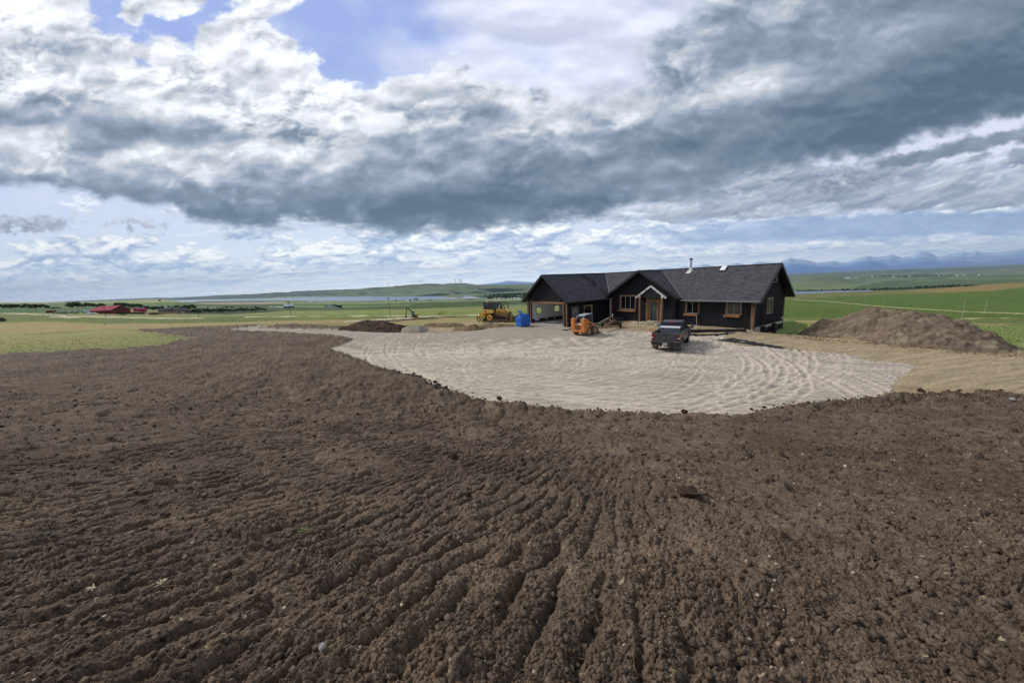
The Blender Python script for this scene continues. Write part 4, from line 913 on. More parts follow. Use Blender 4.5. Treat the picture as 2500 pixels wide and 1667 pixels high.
        if label:w_['label']=label
        if sill:
            a,b,c,e=sill;k=MB();bx(k,a,b,c,e,-.02,d+.09);k.build('sill',WOOD2,w_,.006)
        if inner:
            g=MB();f=.045
            bx(g,s0,s1,z0,z0+f,-.06,.0);bx(g,s0,s1,z1-f,z1,-.06,.0);bx(g,s0,s0+f,z0+f,z1-f,-.06,0);bx(g,s1-f,s1,z0+f,z1-f,-.06,0)
            for i in range(1,panes):
                c=s0+(s1-s0)*i/panes;bx(g,c-.02,c+.02,z0+f,z1-f,-.06,0)
            g.build('sash',mat('sash',srgb(150,150,142),.5),w_)
            for i in range(panes):
                a=s0+(s1-s0)*i/panes+.03;b=s0+(s1-s0)*(i+1)/panes-.03
                k=MB();bx(k,a,b,z0+.03,z1-.03,-.05-.004*i,-.035);k.build('pane',GLASS,w_)
        return w_
    F_=((0,0,0),(1,0,0),(0,-1,0));C_=((0,-CCX,0),(1,0,0),(0,-1,0));E_=((ML,0,0),(0,1,0),(1,0,0));S_=((0,0,0),(0,1,0),(1,0,0))
    trimbox('window',*C_,2.2,4.3,1.72,3.32,panes=3,w=.14,sill=(1.86,4.40,1.42,1.66))
    trimbox('window',*F_,10.50,11.78,1.52,2.76,head=False,sill=(10.24,11.72,1.25,1.50),panes=2)
    trimbox('window',*F_,14.60,15.82,1.60,2.82,head=False,sill=(14.34,15.80,1.33,1.58),panes=2)
    trimbox('window',*E_,2.91,4.25,1.47,2.97,m=WOODG,panes=2,w=.12,d=.05)
    trimbox('window',*E_,3.9,4.95,4.55,5.12,m=WOODG,panes=1,w=.10,d=.05)
    trimbox('window',*S_,-4.66,-3.30,1.24,2.31,m=mat('olive_trim',srgb(150,128,88),.7,var=.2,vs=4),panes=1,w=.10,d=.05)
    # blinds behind the garage window
    g=MB();z=1.3
    while z<2.25:g.box((-.08,-4.55,z),(-.055,-3.4,z+.04));z+=.09
    # side door
    g=MB();g.box((-.08,-6.79,.1),(-.03,-5.72,2.27));dr=g.build('side_door',mat('grey_door',srgb(92,92,98),.5,var=.1,vs=2),H)
    for k in range(4):
        g=MB();g.box((-.03,-6.62+k*.20,1.55),(-.02,-6.52+k*.20,2.05));g.build('pane',mat('pale_glass',srgb(140,142,146),.2),dr)
    g=MB();g.box((-.03,-5.82,1.05),(.04,-5.78,1.12));g.build('handle',GALV,dr)
    g=MB()
    for a,b,c,d in((-6.9,-6.8,.0,2.38),(-5.71,-5.61,.0,2.38),(-6.8,-5.71,2.28,2.38)):g.box((-.02,a,c),(.04,b,d))
    g.build('door_frame',WOODG,H)
    # entry: cedar frame, transom, side lights, dark door
    y=-CCX
    g=MB()
    for a,b,c,d in((5.85,6.05,.48,3.28),(7.63,7.83,.48,3.28),(5.85,7.83,3.28,3.5),(6.05,7.63,2.74,2.94),(6.27,6.40,.50,2.74),(7.31,7.44,.50,2.74),(6.05,6.27,.50,.62),(7.44,7.63,.50,.62)):g.box((a,y-.09,c),(b,y+.05,d))
    fr=g.build('entry_frame',WOOD2,H,.006)
    g=MB();g.box((6.05,y-.02,2.95),(7.63,y+.02,3.27));g.build('transom',GLASSG,fr)
    for a,b in((6.06,6.26),(7.45,7.62)):
        g=MB();g.box((a,y+.0,.63),(b,y+.03,2.73));sl_=g.build('side_light',mat('side_dark',srgb(28,30,34),.3),fr)
        g=MB();g.box(((a+b)/2-.035,y-.012,.75),((a+b)/2+.035,y-.001,2.65));g.build('pane',mat('olive_glass',srgb(128,124,96),.2),sl_)
    g=MB();g.box((6.40,y-.01,.60),(7.31,y+.04,2.74));dr=g.build('front_door',SLATE,H,.004)
    g=MB();g.box((6.62,y-.022,1.32),(7.09,y-.011,2.58));g.build('door_glass',GLASSG,dr)
    for z in(.72,.95):
        g=MB();g.box((6.60,y-.024,z),(7.11,y-.011,z+.16));g.build('door_panel',SLATE,dr,.004)
    g=MB();g.box((7.18,y-.08,1.40),(7.22,y-.01,1.7));g.build('handle',GALV,dr)
    g=MB();g.box((6.2,y-.35,.40),(7.5,y-.05,.52));g.build('door_step',CONC,H,.01)
    # little porch gable with its posts and white raking boards
    py_=y-.62;ax_,az=6.86,4.52;xl,xr,zb=4.9,8.76,3.18
    for xx in(5.38,8.22):
        g=MB();g.box((xx-.09,py_-.09,.35),(xx+.09,py_+.09,3.2));p_=g.build('porch_post',WOOD,H,.008)
        g=MB();g.box((xx-.105,py_-.105,3.16),(xx+.105,py_+.10,3.42));g.build('post_cap',WHT,p_)
    for x_,k in((xl,1),(xr,-1)):
        g=MB();g.bar((x_,py_-.15,zb),(ax_+.0*k,py_-.15,az),.045,.19);g.build('porch_barge_board',WHT,H)
    g=MB();g.prism([(xl+.25,zb+.06),(xr-.25,zb+.06),(ax_,az-.16)],'y',py_-.09,y-.03);g.build('porch_gable_wall',BLK,H)
    for sg,x_ in((1,xl),(-1,xr)):
        g=MB();g.hexa([(x_,py_-.12,zb+.05),(ax_,py_-.12,az+.06),(ax_,y+.0,az+.06),(x_,y+.0,zb+.05)],[(x_,py_-.12,zb+.13),(ax_,py_-.12,az+.14),(ax_,y+.0,az+.14),(x_,y+.0,zb+.13)]);g.build('porch_roof',mat('underlay',srgb(70,68,72),.8),H)
    for k in range(9):
        t=R_.random();g=MB();a=Vector((xl+(ax_-xl)*t,py_-.178,zb+(az-zb)*t));g.box((a.x-.05,a.y-.004,a.z-.05),(a.x+.07,a.y,a.z+.05))
        if k<3:g.build('paper_scrap',mat('torn_paper',srgb(60,45,44),.9),H)
    # wall lamps, porch lamps
    for loc in((-GW+.85,-GD-.05,3.26),(-1.15,-GD-.05,3.28),(.05,-6.2,2.62),(5.72,y-.05,2.2),(7.98,y-.05,2.2)):
        l=MB();x_,y_,z_=loc
        if x_==.05:l.box((0,y_-.05,z_-.05),(.06,y_+.05,z_+.05));l.tube((.06,y_,z_),(.16,y_-.12,z_-.04),.045,.06);l.tube((.06,y_,z_),(.16,y_+.12,z_-.04),.045,.06)
        else:l.box((x_-.05,y_-.0,z_-.06),(x_+.05,y_+.05,z_+.06));l.tube((x_-.03,y_-.0,z_),(x_-.13,y_-.14,z_-.05),.04,.06);l.tube((x_+.03,y_,z_),(x_+.13,y_-.14,z_-.05),.04,.06)
        l.build('wall_lamp',BLKT if z_<3 else mat('lamp_grey',srgb(90,92,96),.4,metal=.4),H)
    # stovepipe and skylight
    fx,fy=8.95,3.55;g=MB();z0=zm(fx,fy)
    g.tube((fx,fy,z0-.1),(fx,fy,z0+1.15),.115,n=16);pp=g.build('stovepipe',GALV,H,smooth=False)
    g=MB();g.lathe([(.15,z0+1.1),(.17,z0+1.12),(.17,z0+1.22),(.10,z0+1.30),(0,z0+1.31)],16,(fx,fy,0));g.build('pipe_cap',RUST,pp)
    g=MB();g.hexa([(fx-.32,fy-.55,zm(fx,fy-.55)+.03),(fx+.22,fy-.55,zm(fx,fy-.55)+.03),(fx+.26,fy+.15,zm(fx,fy+.15)+.03),(fx-.2,fy+.15,zm(fx,fy+.15)+.03)],[(fx-.3,fy-.53,zm(fx,fy-.53)+.05),(fx+.2,fy-.53,zm(fx,fy-.53)+.05),(fx+.2,fy+.13,zm(fx,fy+.13)+.06),(fx-.15,fy+.13,zm(fx,fy+.13)+.06)]);g.tube((fx,fy,z0),(fx,fy,z0+.22),.2,.13,16);g.build('pipe_flashing',mat('flash_white',srgb(205,205,200),.4,metal=.3),pp)
    a0,a1,b0,b1=12.28,12.92,2.98,3.66
    g=MB();g.hexa([(a0,b0,zm(0,b0)),(a1,b0,zm(0,b0)),(a1,b1,zm(0,b1)),(a0,b1,zm(0,b1))],[(a0,b0,zm(0,b0)+.16),(a1,b0,zm(0,b0)+.16),(a1,b1,zm(0,b1)+.16),(a0,b1,zm(0,b1)+.16)]);sk=g.build('skylight',BLKT,H)
    g=MB();e=.05;g.hexa([(a0+e,b0+e,zm(0,b0+e)+.162),(a1-e,b0+e,zm(0,b0+e)+.162),(a1-e,b1-e,zm(0,b1-e)+.162),(a0+e,b1-e,zm(0,b1-e)+.162)],[(a0+e,b0+e,zm(0,b0+e)+.185),(a1-e,b0+e,zm(0,b0+e)+.185),(a1-e,b1-e,zm(0,b1-e)+.185),(a0+e,b1-e,zm(0,b1-e)+.185)]);g.build('pane',mat('sky_pane',srgb(225,228,232),.12,spec=.9),sk)
    # utility boxes at the far corner
    for yy in(6.9,7.25):
        g=MB();g.box((ML+.0,yy,.6),(ML+.12,yy+.16,.85));g.build('meter_box',mat('meter',srgb(175,172,162),.5),H)
    for yy in(1.65,4.4):
        g=MB();g.box((ML+.06,yy,-.9),(ML+.35,yy+.45,.40));g.build('deck_post',mat('dark_post',srgb(42,36,34),.8),H)
    # no rooms behind the windows: their shade is put into the pane colour
    return H
HOUSE=house()

# ================= vehicles =================
TIRE=mat('tyre_rubber',srgb(52,49,46),.9,var=.35,vs=12,spec=.15)
DUSTT=mat('dusty_tyre',srgb(112,102,90),.95,var=.3,vs=9,spec=.1)
GREY=mat('grey_paint',srgb(74,76,80),.34,metal=.35,var=.14,vs=2,var2=.1,vs2=18,spec=.5)
DGREY=mat('black_plastic',srgb(30,31,33),.55,var=.2,vs=5)
CHROME=mat('chrome',srgb(150,150,150),.3,metal=.8,var=.2,vs=6)
REDL=mat('red_lens',srgb(150,14,22),.2,var=.25,vs=12)
CLRL=mat('clear_lens',srgb(215,190,190),.2)
AUTOG=mat('car_glass',srgb(14,16,18),.05,spec=.8)
def wheel(parent,x,y,r,w,side,tm=TIRE,rm=None,lug=False,hub=.55,name='wheel'):
    """a wheel with its tyre; side +1 = outer face towards +y"""
    e=empty(name,(x,y,r),0,parent=parent)
    g=MB();h=w/2
    g.lathe([(r*hub,-h*.85),(r*.80,-h),(r*.93,-h*.96),(r,-h*.72),(r,h*.72),(r*.93,h*.96),(r*.80,h),(r*hub,h*.85)],30,ax='y')
    n=22 if lug else 40
    for i in range(n):
        a=2*math.pi*i/n;g.M=Matrix.Rotation(a,4,'Y')
        if lug:
            for s in(-1,1):
                g.M=Matrix.Rotation(a+(math.pi/n if s>0 else 0),4,'Y');g.hexa([(-.035*r*1.5,0,r*.96),(.035*r*1.5,0,r*.96),(.11*r,s*h*.97,r*.93),(.02*r,s*h*.97,r*.93)],[(-.03*r,0,r*1.07),(.03*r,0,r*1.07),(.09*r,s*h*.97,r*1.05),(.03*r,s*h*.97,r*1.05)])
        else:g.box((-.01,-h*.7,r*.985),(.012,h*.7,r*1.012))
    g.M=Matrix.Identity(4);g.build('tyre',tm,e,smooth=False)
    g=MB();s=side
    g.lathe([(r*hub*1.02,-s*h*.8),(r*hub*1.02,s*h*.82),(r*hub*.93,s*h*.86),(r*hub*.86,s*h*.55),(r*.34,s*h*.35),(r*.22,s*h*.42),(r*.20,s*h*.75),(0.001,s*h*.78)],24,ax='y')
    for i in range(8):
        a=2*math.pi*i/8;g.M=Matrix.Rotation(a,4,'Y');g.tube((r*.28,s*h*.36,0),(r*.28,s*h*.50,0),.012,n=6)
    g.build('rim',rm or CHROME,e)
    return e
def arch(poly,cx,cz,r,n=14):
    """points of a wheel arch, left to right over the wheel"""
    return [(cx-r*math.cos(math.pi*i/n),cz+r*math.sin(math.pi*i/n)) for i in range(n+1)]
def pickup():
    rz=math.radians(56);x0,y0=11.95+1.85*math.cos(rz),26.7+1.85*math.sin(rz)
    T=empty('pickup_truck',(x0,y0,ground_z(x0,y0)+.03),rz,'dark grey dusty pickup truck with large side mirrors parked on the gravel','pickup truck')
    ra,fa=-1.85,1.78;W=.99
    # bed sides with wheel arch
    for s in(-1,1):
        side=[(-2.80,.66),(-2.80,1.38),(-.46,1.41),(-.46,.62)]+arch(None,ra,.50,.50)[::-1]
        g=MB();g.prism([(a,b) for a,b in side],'y',s*.80,s*W);g.build('bed_side',GREY,T,.035)
        g=MB();ring=arch(None,ra,.50,.56);inn=arch(None,ra,.50,.49)
        for k in range(len(ring)-1):
            a,b=ring[k],ring[k+1];c,d=inn[k],inn[k+1]
            g.hexa([(c[0],s*.96,c[1]),(a[0],s*.96,a[1]),(b[0],s*.96,b[1]),(d[0],s*.96,d[1])],[(c[0],s*1.06,c[1]),(a[0],s*1.03,a[1]),(b[0],s*1.03,b[1]),(d[0],s*1.06,d[1])])
        g.build('fender_flare',GREY,T,smooth=True)
        g=MB();g.box((-2.76,s*.82-.06,1.375),(-.5,s*.90+.06,1.43));g.build('bed_rail',DGREY,T,.012)
    g=MB();g.box((-2.72,-.82,.80),(-.48,.82,.86));g.box((-.50,-.82,.86),(-.44,.82,1.38));g.build('bed_floor',DGREY,T)
    g=MB();g.box((-2.86,-.78,.70),(-2.78,.78,1.39));tg=g.build('tailgate',GREY,T,.025)
    g=MB();g.box((-2.885,-.14,1.22),(-2.862,.14,1.31));g.build('tailgate_handle',DGREY,tg,.01)
    g=MB();g.box((-2.875,-.62,.80),(-2.862,.62,.815));g.box((-2.875,-.006,.82),(-2.862,.006,1.18));g.build('tailgate_crease',DGREY,tg)
    for s in(-1,1):
        g=MB();g.box((-2.84,s*.80-.0,.86),(-2.70,s*.995,1.32)) if s>0 else g.box((-2.84,-.995,.86),(-2.70,-.80,1.32));tl=g.build('taillight',REDL,T,.03)
        g=MB();g.box((-2.852,s*.90-.06,1.00),(-2.838,s*.90+.06,1.08));g.build('reverse_lens',CLRL,tl,.01)
    # cab
    low=[(-.44,.55),(-.44,1.36),(1.42,1.32),(1.42,.55)]
    g=MB();g.prism(low,'y',-W,W);cab=g.build('cab_body',GREY,T,.05)
    def ring(x,w,z):return (x,w,z)
    b=[(-.40,-.93,1.34),(1.62,-.93,1.29),(1.62,.93,1.29),(-.40,.93,1.34)];t=[(-.26,-.72,1.93),(.86,-.72,1.95),(.86,.72,1.95),(-.26,.72,1.93)]
    g=MB();g.hexa(b,t);gh=g.build('greenhouse',AUTOG,T,.05)
    g=MB();g.loft([[(-.30,-.74,1.90),(-.30,.74,1.90),(-.28,.72,1.96),(-.28,-.72,1.96)],[(.0,-.755,1.91),(.0,.755,1.91),(.0,.70,2.01),(.0,-.70,2.01)],[(.6,-.755,1.91),(.6,.755,1.91),(.6,.70,2.015),(.6,-.70,2.015)],[(.92,-.74,1.90),(.92,.74,1.90),(.90,.70,1.97),(.90,-.70,1.97)]]);g.build('roof',GREY,T,.02)
    # pillars
    for s in(-1,1):
        for (p,q,w_) in(((-.415,s*.945,1.33),(-.285,s*.735,1.93),.09),((.42,s*.945,1.33),(.36,s*.745,1.93),.07),((1.62,s*.94,1.29),(.88,s*.735,1.94),.07)):
            g=MB();g.bar(p,q,w_,.035,(0,s,.3));g.build('pillar',GREY,T,.01)
        g=MB();g.bar((-.40,s*.955,1.335),(1.62,s*.955,1.30),.03,.05);g.build('window_sill',CHROME if 0 else GREY,T)
        for xa in(.46,1.38):
            g=MB();g.box((xa,s*(W+.001)-.004,.62),(xa+.012,s*(W+.001)+.004,1.32));g.build('door_seam',DGREY,T)
        for xa in(-.16,.62):
            g=MB();g.box((xa,s*(W+.012)-.018,1.16),(xa+.2,s*(W+.012)+.018,1.20));g.build('door_handle',GREY,T,.01)
        g=MB();g.box((-.40,s*(W+.0)-.012,.84),(1.35,s*(W+.0)+.022,.90));g.build('side_moulding',CHROME,T,.01)
        g=MB();g.box((-.42,s*.88-.03,.45),(1.30,s*.88+.05,.56));g.build('rocker_step',DGREY,T,.02)
    g=MB();g.box((-.335,-.24,1.865),(-.30,.24,1.93));g.build('brake_light',REDL,T,.01)
    for k in range(5):
        g=MB();y=-.50+.25*k;g.lathe([(.045,1.99),(.04,2.03),(.0,2.05)],8,(.82,y,0));g.build('roof_marker',GREY,T)
    # hood and front fenders
    side=[(1.42,.55),(1.42,1.31),(2.60,1.20),(2.80,1.08),(2.84,.60)]+arch(None,fa,.50,.50)[::-1]
    g=MB();g.prism(side,'y',-W,W);g.build('hood',GREY,T,.06)
    for s in(-1,1):
        g=MB();ring=arch(None,fa,.50,.58);inn=arch(None,fa,.50,.49)
        for k in range(len(ring)-1):
            a,b_=ring[k],ring[k+1];c,d=inn[k],inn[k+1]
            g.hexa([(c[0],s*.95,c[1]),(a[0],s*.95,a[1]),(b_[0],s*.95,b_[1]),(d[0],s*.95,d[1])],[(c[0],s*1.07,c[1]),(a[0],s*1.04,a[1]),(b_[0],s*1.04,b_[1]),(d[0],s*1.07,d[1])])
        g.build('fender_flare',GREY,T,smooth=True)
        # tow mirror
        g=MB();g.bar((1.20,s*.95,1.40),(1.18,s*1.22,1.44),.06,.05);g.bar((1.20,s*.95,1.32),(1.18,s*1.22,1.36),.05,.04);mr=g.build('mirror_arm',DGREY,T)
        g=MB();g.box((1.13,s*1.29-.10,1.28),(1.25,s*1.29+.10,1.62));mm=g.build('mirror',DGREY,T,.03)
        g=MB();g.box((1.118,s*1.29-.08,1.32),(1.129,s*1.29+.08,1.58));g.build('mirror_glass',mat('mirror_glass',srgb(150,156,164),.08,metal=.6),mm)
        # mud flaps
        g=MB();g.box((ra-.62,s*.84-.16,.14),(ra-.60,s*.84+.16,.62));g.build('mud_flap',mat('dusty_flap',srgb(92,88,82),.9,var=.2,vs=6),T)
        g=MB();g.box((fa-.60,s*.86-.17,.14),(fa-.58,s*.86+.17,.66));g.build('mud_flap',DGREY,T)
    # rear bumper with a drop step
    g=MB();g.prism([(-.99,.60),(-.99,.78),(-.42,.78),(-.30,.72),(.30,.72),(.42,.78),(.99,.78),(.99,.60),(.90,.52),(-.90,.52)],'x',-3.02,-2.84);bp=g.build('rear_bumper',DGREY,T,.02)
    g=MB();g.prism([(-.99,.781),(-.99,.80),(-.42,.80),(-.30,.742),(.30,.742),(.42,.80),(.99,.80),(.99,.781),(.42,.781),(.30,.723),(-.30,.723),(-.42,.781)],'x',-3.03,-2.84);g.build('bumper_step',CHROME,bp)
    g=MB();g.box((-3.045,-.155,.53),(-3.03,.155,.685));pl=g.build('licence_plate',mat('plate',srgb(214,206,206),.5,var=.05,vs=10),T)
    g=MB()
    for k in range(6):g.box((-3.052,.115-k*.045,.58),(-3.046,.115-k*.045+.026,.64))
    g.build('plate_characters',mat('plate_red',srgb(150,90,96),.6),pl)
    for s in(-1,1):
        g=MB();g.tube((-3.0,s*.62,.52),(-3.0,s*.62,.40),.02);g.build('tow_hook',CHROME,T)
    g=MB();g.box((-2.95,-.05,.42),(-2.6,.05,.52));g.box((-2.7,-.45,.36),(2.4,-.35,.52));g.box((-2.7,.35,.36),(2.4,.45,.52));g.tube((ra,-.75,.42),(ra,.75,.42),.07);g.tube((fa,-.75,.42),(fa,.75,.42),.06);g.lathe([(0,-.16),(.16,-.1),(.18,0),(.16,.1),(0,.16)],12,(ra,0,.42),ax='y');g.build('chassis',RUST,T)
    g=MB();g.box((-2.3,-.25,.55),(-.6,.25,.78));g.build('fuel_tank',DGREY,T)
    for s in(-1,1):
        wheel(T,ra,s*.86,.405,.28,s,DUSTT if s<0 else TIRE);wheel(T,fa,s*.86,.405,.28,s)
    # aluminium toolbox across the bed
    B=empty('toolbox',(x0+(-1.0)*math.cos(rz),y0+(-1.0)*math.sin(rz),T.location.z+1.27),rz,'silver checker plate toolbox lying across the bed of the pickup','toolbox')
    g=MB();g.box((-.34,-.70,-.40),(.34,.70,.30));g.build('box_body',mat('checker_plate',srgb(132,134,140),.42,metal=.6,var=.5,vs=22),B,.01)
    g=MB();g.prism([(-.37,.302),(-.37,.36),(-.05,.40),(.37,.40),(.37,.302)],'y',-.72,.72);g.build('lid',mat('toolbox_lid',srgb(205,207,208),.4,metal=.3,var=.12,vs=5),B,.01)
    for s in(-1,1):
        g=MB();g.box((-.36,s*.5-.05,.19),(-.342,s*.5+.05,.27));g.build('latch',DGREY,B)
    g=MB();g.box((-.25,.60,-.18),(-.0,.78,.0));
    return T
pickup()
ORG=mat('orange_paint',srgb(204,124,56),.5,var=.16,vs=2.5,var2=.12,vs2=14)
ORGD=mat('faded_orange',srgb(160,112,76),.6,var=.2,vs=3)
def skid():
    rz=math.radians(42);x0,y0=7.24+.5*math.cos(rz),35.85+.5*math.sin(rz)
    T=empty('skid_steer',(x0,y0,ground_z(x0,y0)+.02),rz,'orange skid steer loader with dirty tyres parked in front of the garage side wall','skid steer')
    # rear towers
    for s in(-1,1):
        g=MB();g.prism([(-1.28,.35),(-1.34,1.72),(-1.02,1.76),(-.62,1.62),(-.50,1.05),(-.66,.42),(-.75,.32)],'y',s*.42,s*.82);t=g.build('tower',ORG,T,.03)
        for (a,b) in((-1.18,1.60),(-.98,1.60)):
            g=MB();g.tube((a,s*.821,b),(a,s*.835,b),.035,n=12);g.build('bolt',DGREY,t)
        g=MB();g.box((-.98,s*.828-.006,1.22),(-.82,s*.828+.006,1.30));g.build('black_decal',DGREY,t)
    g=MB();g.box((-1.26,-.42,.36),(-.6,.42,1.16));g.build('engine_housing',ORG,T,.02)
    g=MB();g.box((-1.285,-.31,.62),(-1.262,.31,1.10));gr=g.build('grille',DGREY,T)
    g=MB()
    for z in(.62,.80,.97,1.09):g.box((-1.30,-.33,z),(-1.286,.33,z+.03))
    for y in(-.33,.31):g.box((-1.30,y,.65),(-1.286,y+.02,1.09))
    g.build('grille_bars',ORG,gr)
    for s in(-1,1):
        g=MB();g.tube((-1.262,s*.3,.50),(-1.29,s*.3,.50),.05,n=12);g.build('rear_lamp',CLRL,T)
    g=MB();g.hexa([(-1.2,-.40,1.161),(-.55,-.40,1.161),(-.55,.40,1.161),(-1.2,.40,1.161)],[(-1.05,-.36,1.27),(-.55,-.36,1.33),(-.55,.36,1.33),(-1.05,.36,1.27)]);g.build('engine_cover',GALV,T,.02)
    g=MB();g.tube((-.9,.2,1.3),(-.9,.2,1.5),.035);g.build('exhaust',RUST,T)
    # cab cage
    C_=GALV
    g=MB();g.loft([[(-.82,-.40,1.93),(-.82,.40,1.93),(-.82,.38,1.99),(-.82,-.38,1.99)],[(-.3,-.44,2.03),(-.3,.44,2.03),(-.3,.40,2.10),(-.3,-.40,2.10)],[(.62,-.44,2.06),(.62,.44,2.06),(.62,.40,2.12),(.62,-.40,2.12)]]);g.build('cab_roof',mat('cab_grey',srgb(150,154,160),.5,metal=.2,var=.15,vs=4),T,.01)
    for s in(-1,1):
        g=MB();g.bar((-.95,s*.42,1.3),(-.80,s*.41,1.96),.06,.06);g.bar((.62,s*.43,.7),(.58,s*.43,2.06),.06,.06);g.bar((-.3,s*.43,1.3),(-.30,s*.43,2.04),.05,.05);g.build('cab_post',C_,T)
        g=MB();g.box((-.28,s*.43-.012,.75),(.56,s*.43+.012,2.03));g.build('side_screen',mat('mesh_screen',srgb(38,42,48),.5,var=.3,vs=25),T)
    g=MB();g.hexa([(-.92,-.38,1.32),(-.90,-.38,1.32),(-.90,.38,1.32),(-.92,.38,1.32)],[(-.80,-.38,1.93),(-.78,-.38,1.93),(-.78,.38,1.93),(-.80,.38,1.93)]);g.build('rear_window',AUTOG,T)
    g=MB();g.box((-.6,-.42,.34),(.66,.42,.80));g.build('lower_frame',ORG,T,.02)
    g=MB();g.box((-.3,-.25,.8),(.25,.25,.95));g.box((-.4,-.25,.9),(-.28,.25,1.6));g.build('seat',DGREY,T,.03)
    # loader arms down to the front
    for s in(-1,1):
        g=MB();g.bar((-.98,s*.62,1.55),(.62,s*.62,1.02),.10,.17);g.bar((.60,s*.62,1.10),(1.02,s*.62,.42),.10,.20);g.build('loader_arm',ORG,T,.01)
        g=MB();g.bar((-.72,s*.60,1.08),(.52,s*.60,.92),.07,.09);g.build('control_link',ORGD,T)
        g=MB();g.tube((-.60,s*.72,.80),(.30,s*.70,1.02),.05);g.tube((.30,s*.70,1.02),(.62,s*.70,1.08),.03);g.build('lift_cylinder',GALV,T)
    g=MB();g.box((.98,-.66,.20),(1.10,.66,.62));g.build('quick_attach',RUST,T)
    for x in(-.52,.52):
        for s in(-1,1):wheel(T,x,s*.74,.40,.28,s,DUSTT,mat('wheel_hub',srgb(178,142,104),.7,var=.25,vs=8),lug=True,hub=.58)
    # low dirt bucket under the arms
    g=MB();g.prism([(1.12,.08),(1.12,.60),(1.20,.60),(1.22,.18),(1.85,.14),(1.85,.08)],'y',-.80,.80);g.build('bucket',mat('rusty_bucket',srgb(120,92,70),.8,var=.3,vs=5),T,.01)
    return T
skid()
def rake():
    # roller attachment on a long boom, lying on the dirt beyond the loader
    A=Vector((9.55,37.6,0));Bp=Vector((12.35,41.3,0));d=(Bp-A).normalized();rz=math.atan2(d.y,d.x)
    T=empty('roller_attachment',(A.x,A.y,ground_z(A.x,A.y)+.05),rz,'rusty steel soil roller on a long boom lying in the dirt beyond the orange loader','roller attachment')
    L=(Bp-A).length
    g=MB();g.bar((0,.25,.75),(L*.72,.2,1.12),.18,.22);g.build('boom',mat('boom_grey',srgb(112,104,94),.7,metal=.3,var=.3,vs=4),T,.01)
    g=MB();g.bar((-.1,-.3,.42),(L*.78,-.25,.85),.10,.12);g.build('drawbar',ORGD,T)
    g=MB();x=L*.82
    for y in(-.9,.9):g.bar((x-.5,y,.2),(x-.5,y,.98),.07,.07);g.bar((x+.5,y,.2),(x+.5,y,.98),.07,.07);g.bar((x-.5,y,.95),(x+.5,y,.95),.06,.06)
    g.bar((x-.5,-.9,.95),(x-.5,.9,.95),.07,.07);g.bar((x+.5,-.9,.95),(x+.5,.9,.95),.07,.07);g.bar((x-.5,0,.98),(x+.5,0,.98),.07,.07);g.bar((x,-.9,.5),(x,.9,.5),.06,.06);g.build('frame',RUST,T)
    g=MB();g.tube((x,-.82,.42),(x,.82,.42),.20,n=14)
    for i in range(9):
        for k in range(10):
            a=2*math.pi*k/10+i*.3;y=-.75+i*.187;g.tube((x+.2*math.cos(a),y,.42+.2*math.sin(a)),(x+.33*math.cos(a),y,.42+.33*math.sin(a)),.025,.012,5)
    g.build('toothed_roller',RUST,T)
    for y in(-1.05,1.05):wheel(T,x-.75,y,.26,.16,1 if y>0 else -1,TIRE,RUST)
    g=MB();g.tube((x-.1,.1,.98),(x-.1,.1,1.38),.045);g.tube((x-.1,.1,1.38),(x-.1,.1,1.48),.09,.05);g.build('crank_jack',GALV,T)
    g=MB();g.path([(x-.4,.3,1.0),(x-.6,.25,1.2),(x-1.1,.2,1.15)],.025,6);g.build('hose',DGREY,T)
rake()
YEL=mat('machine_yellow',srgb(222,172,82),.5,var=.18,vs=2.2,var2=.1,vs2=14)
YELD=mat('dirty_yellow',srgb(150,116,74),.7,var=.3,vs=3)
TRK=mat('track_steel',srgb(70,58,50),.8,metal=.2,var=.45,vs=5)
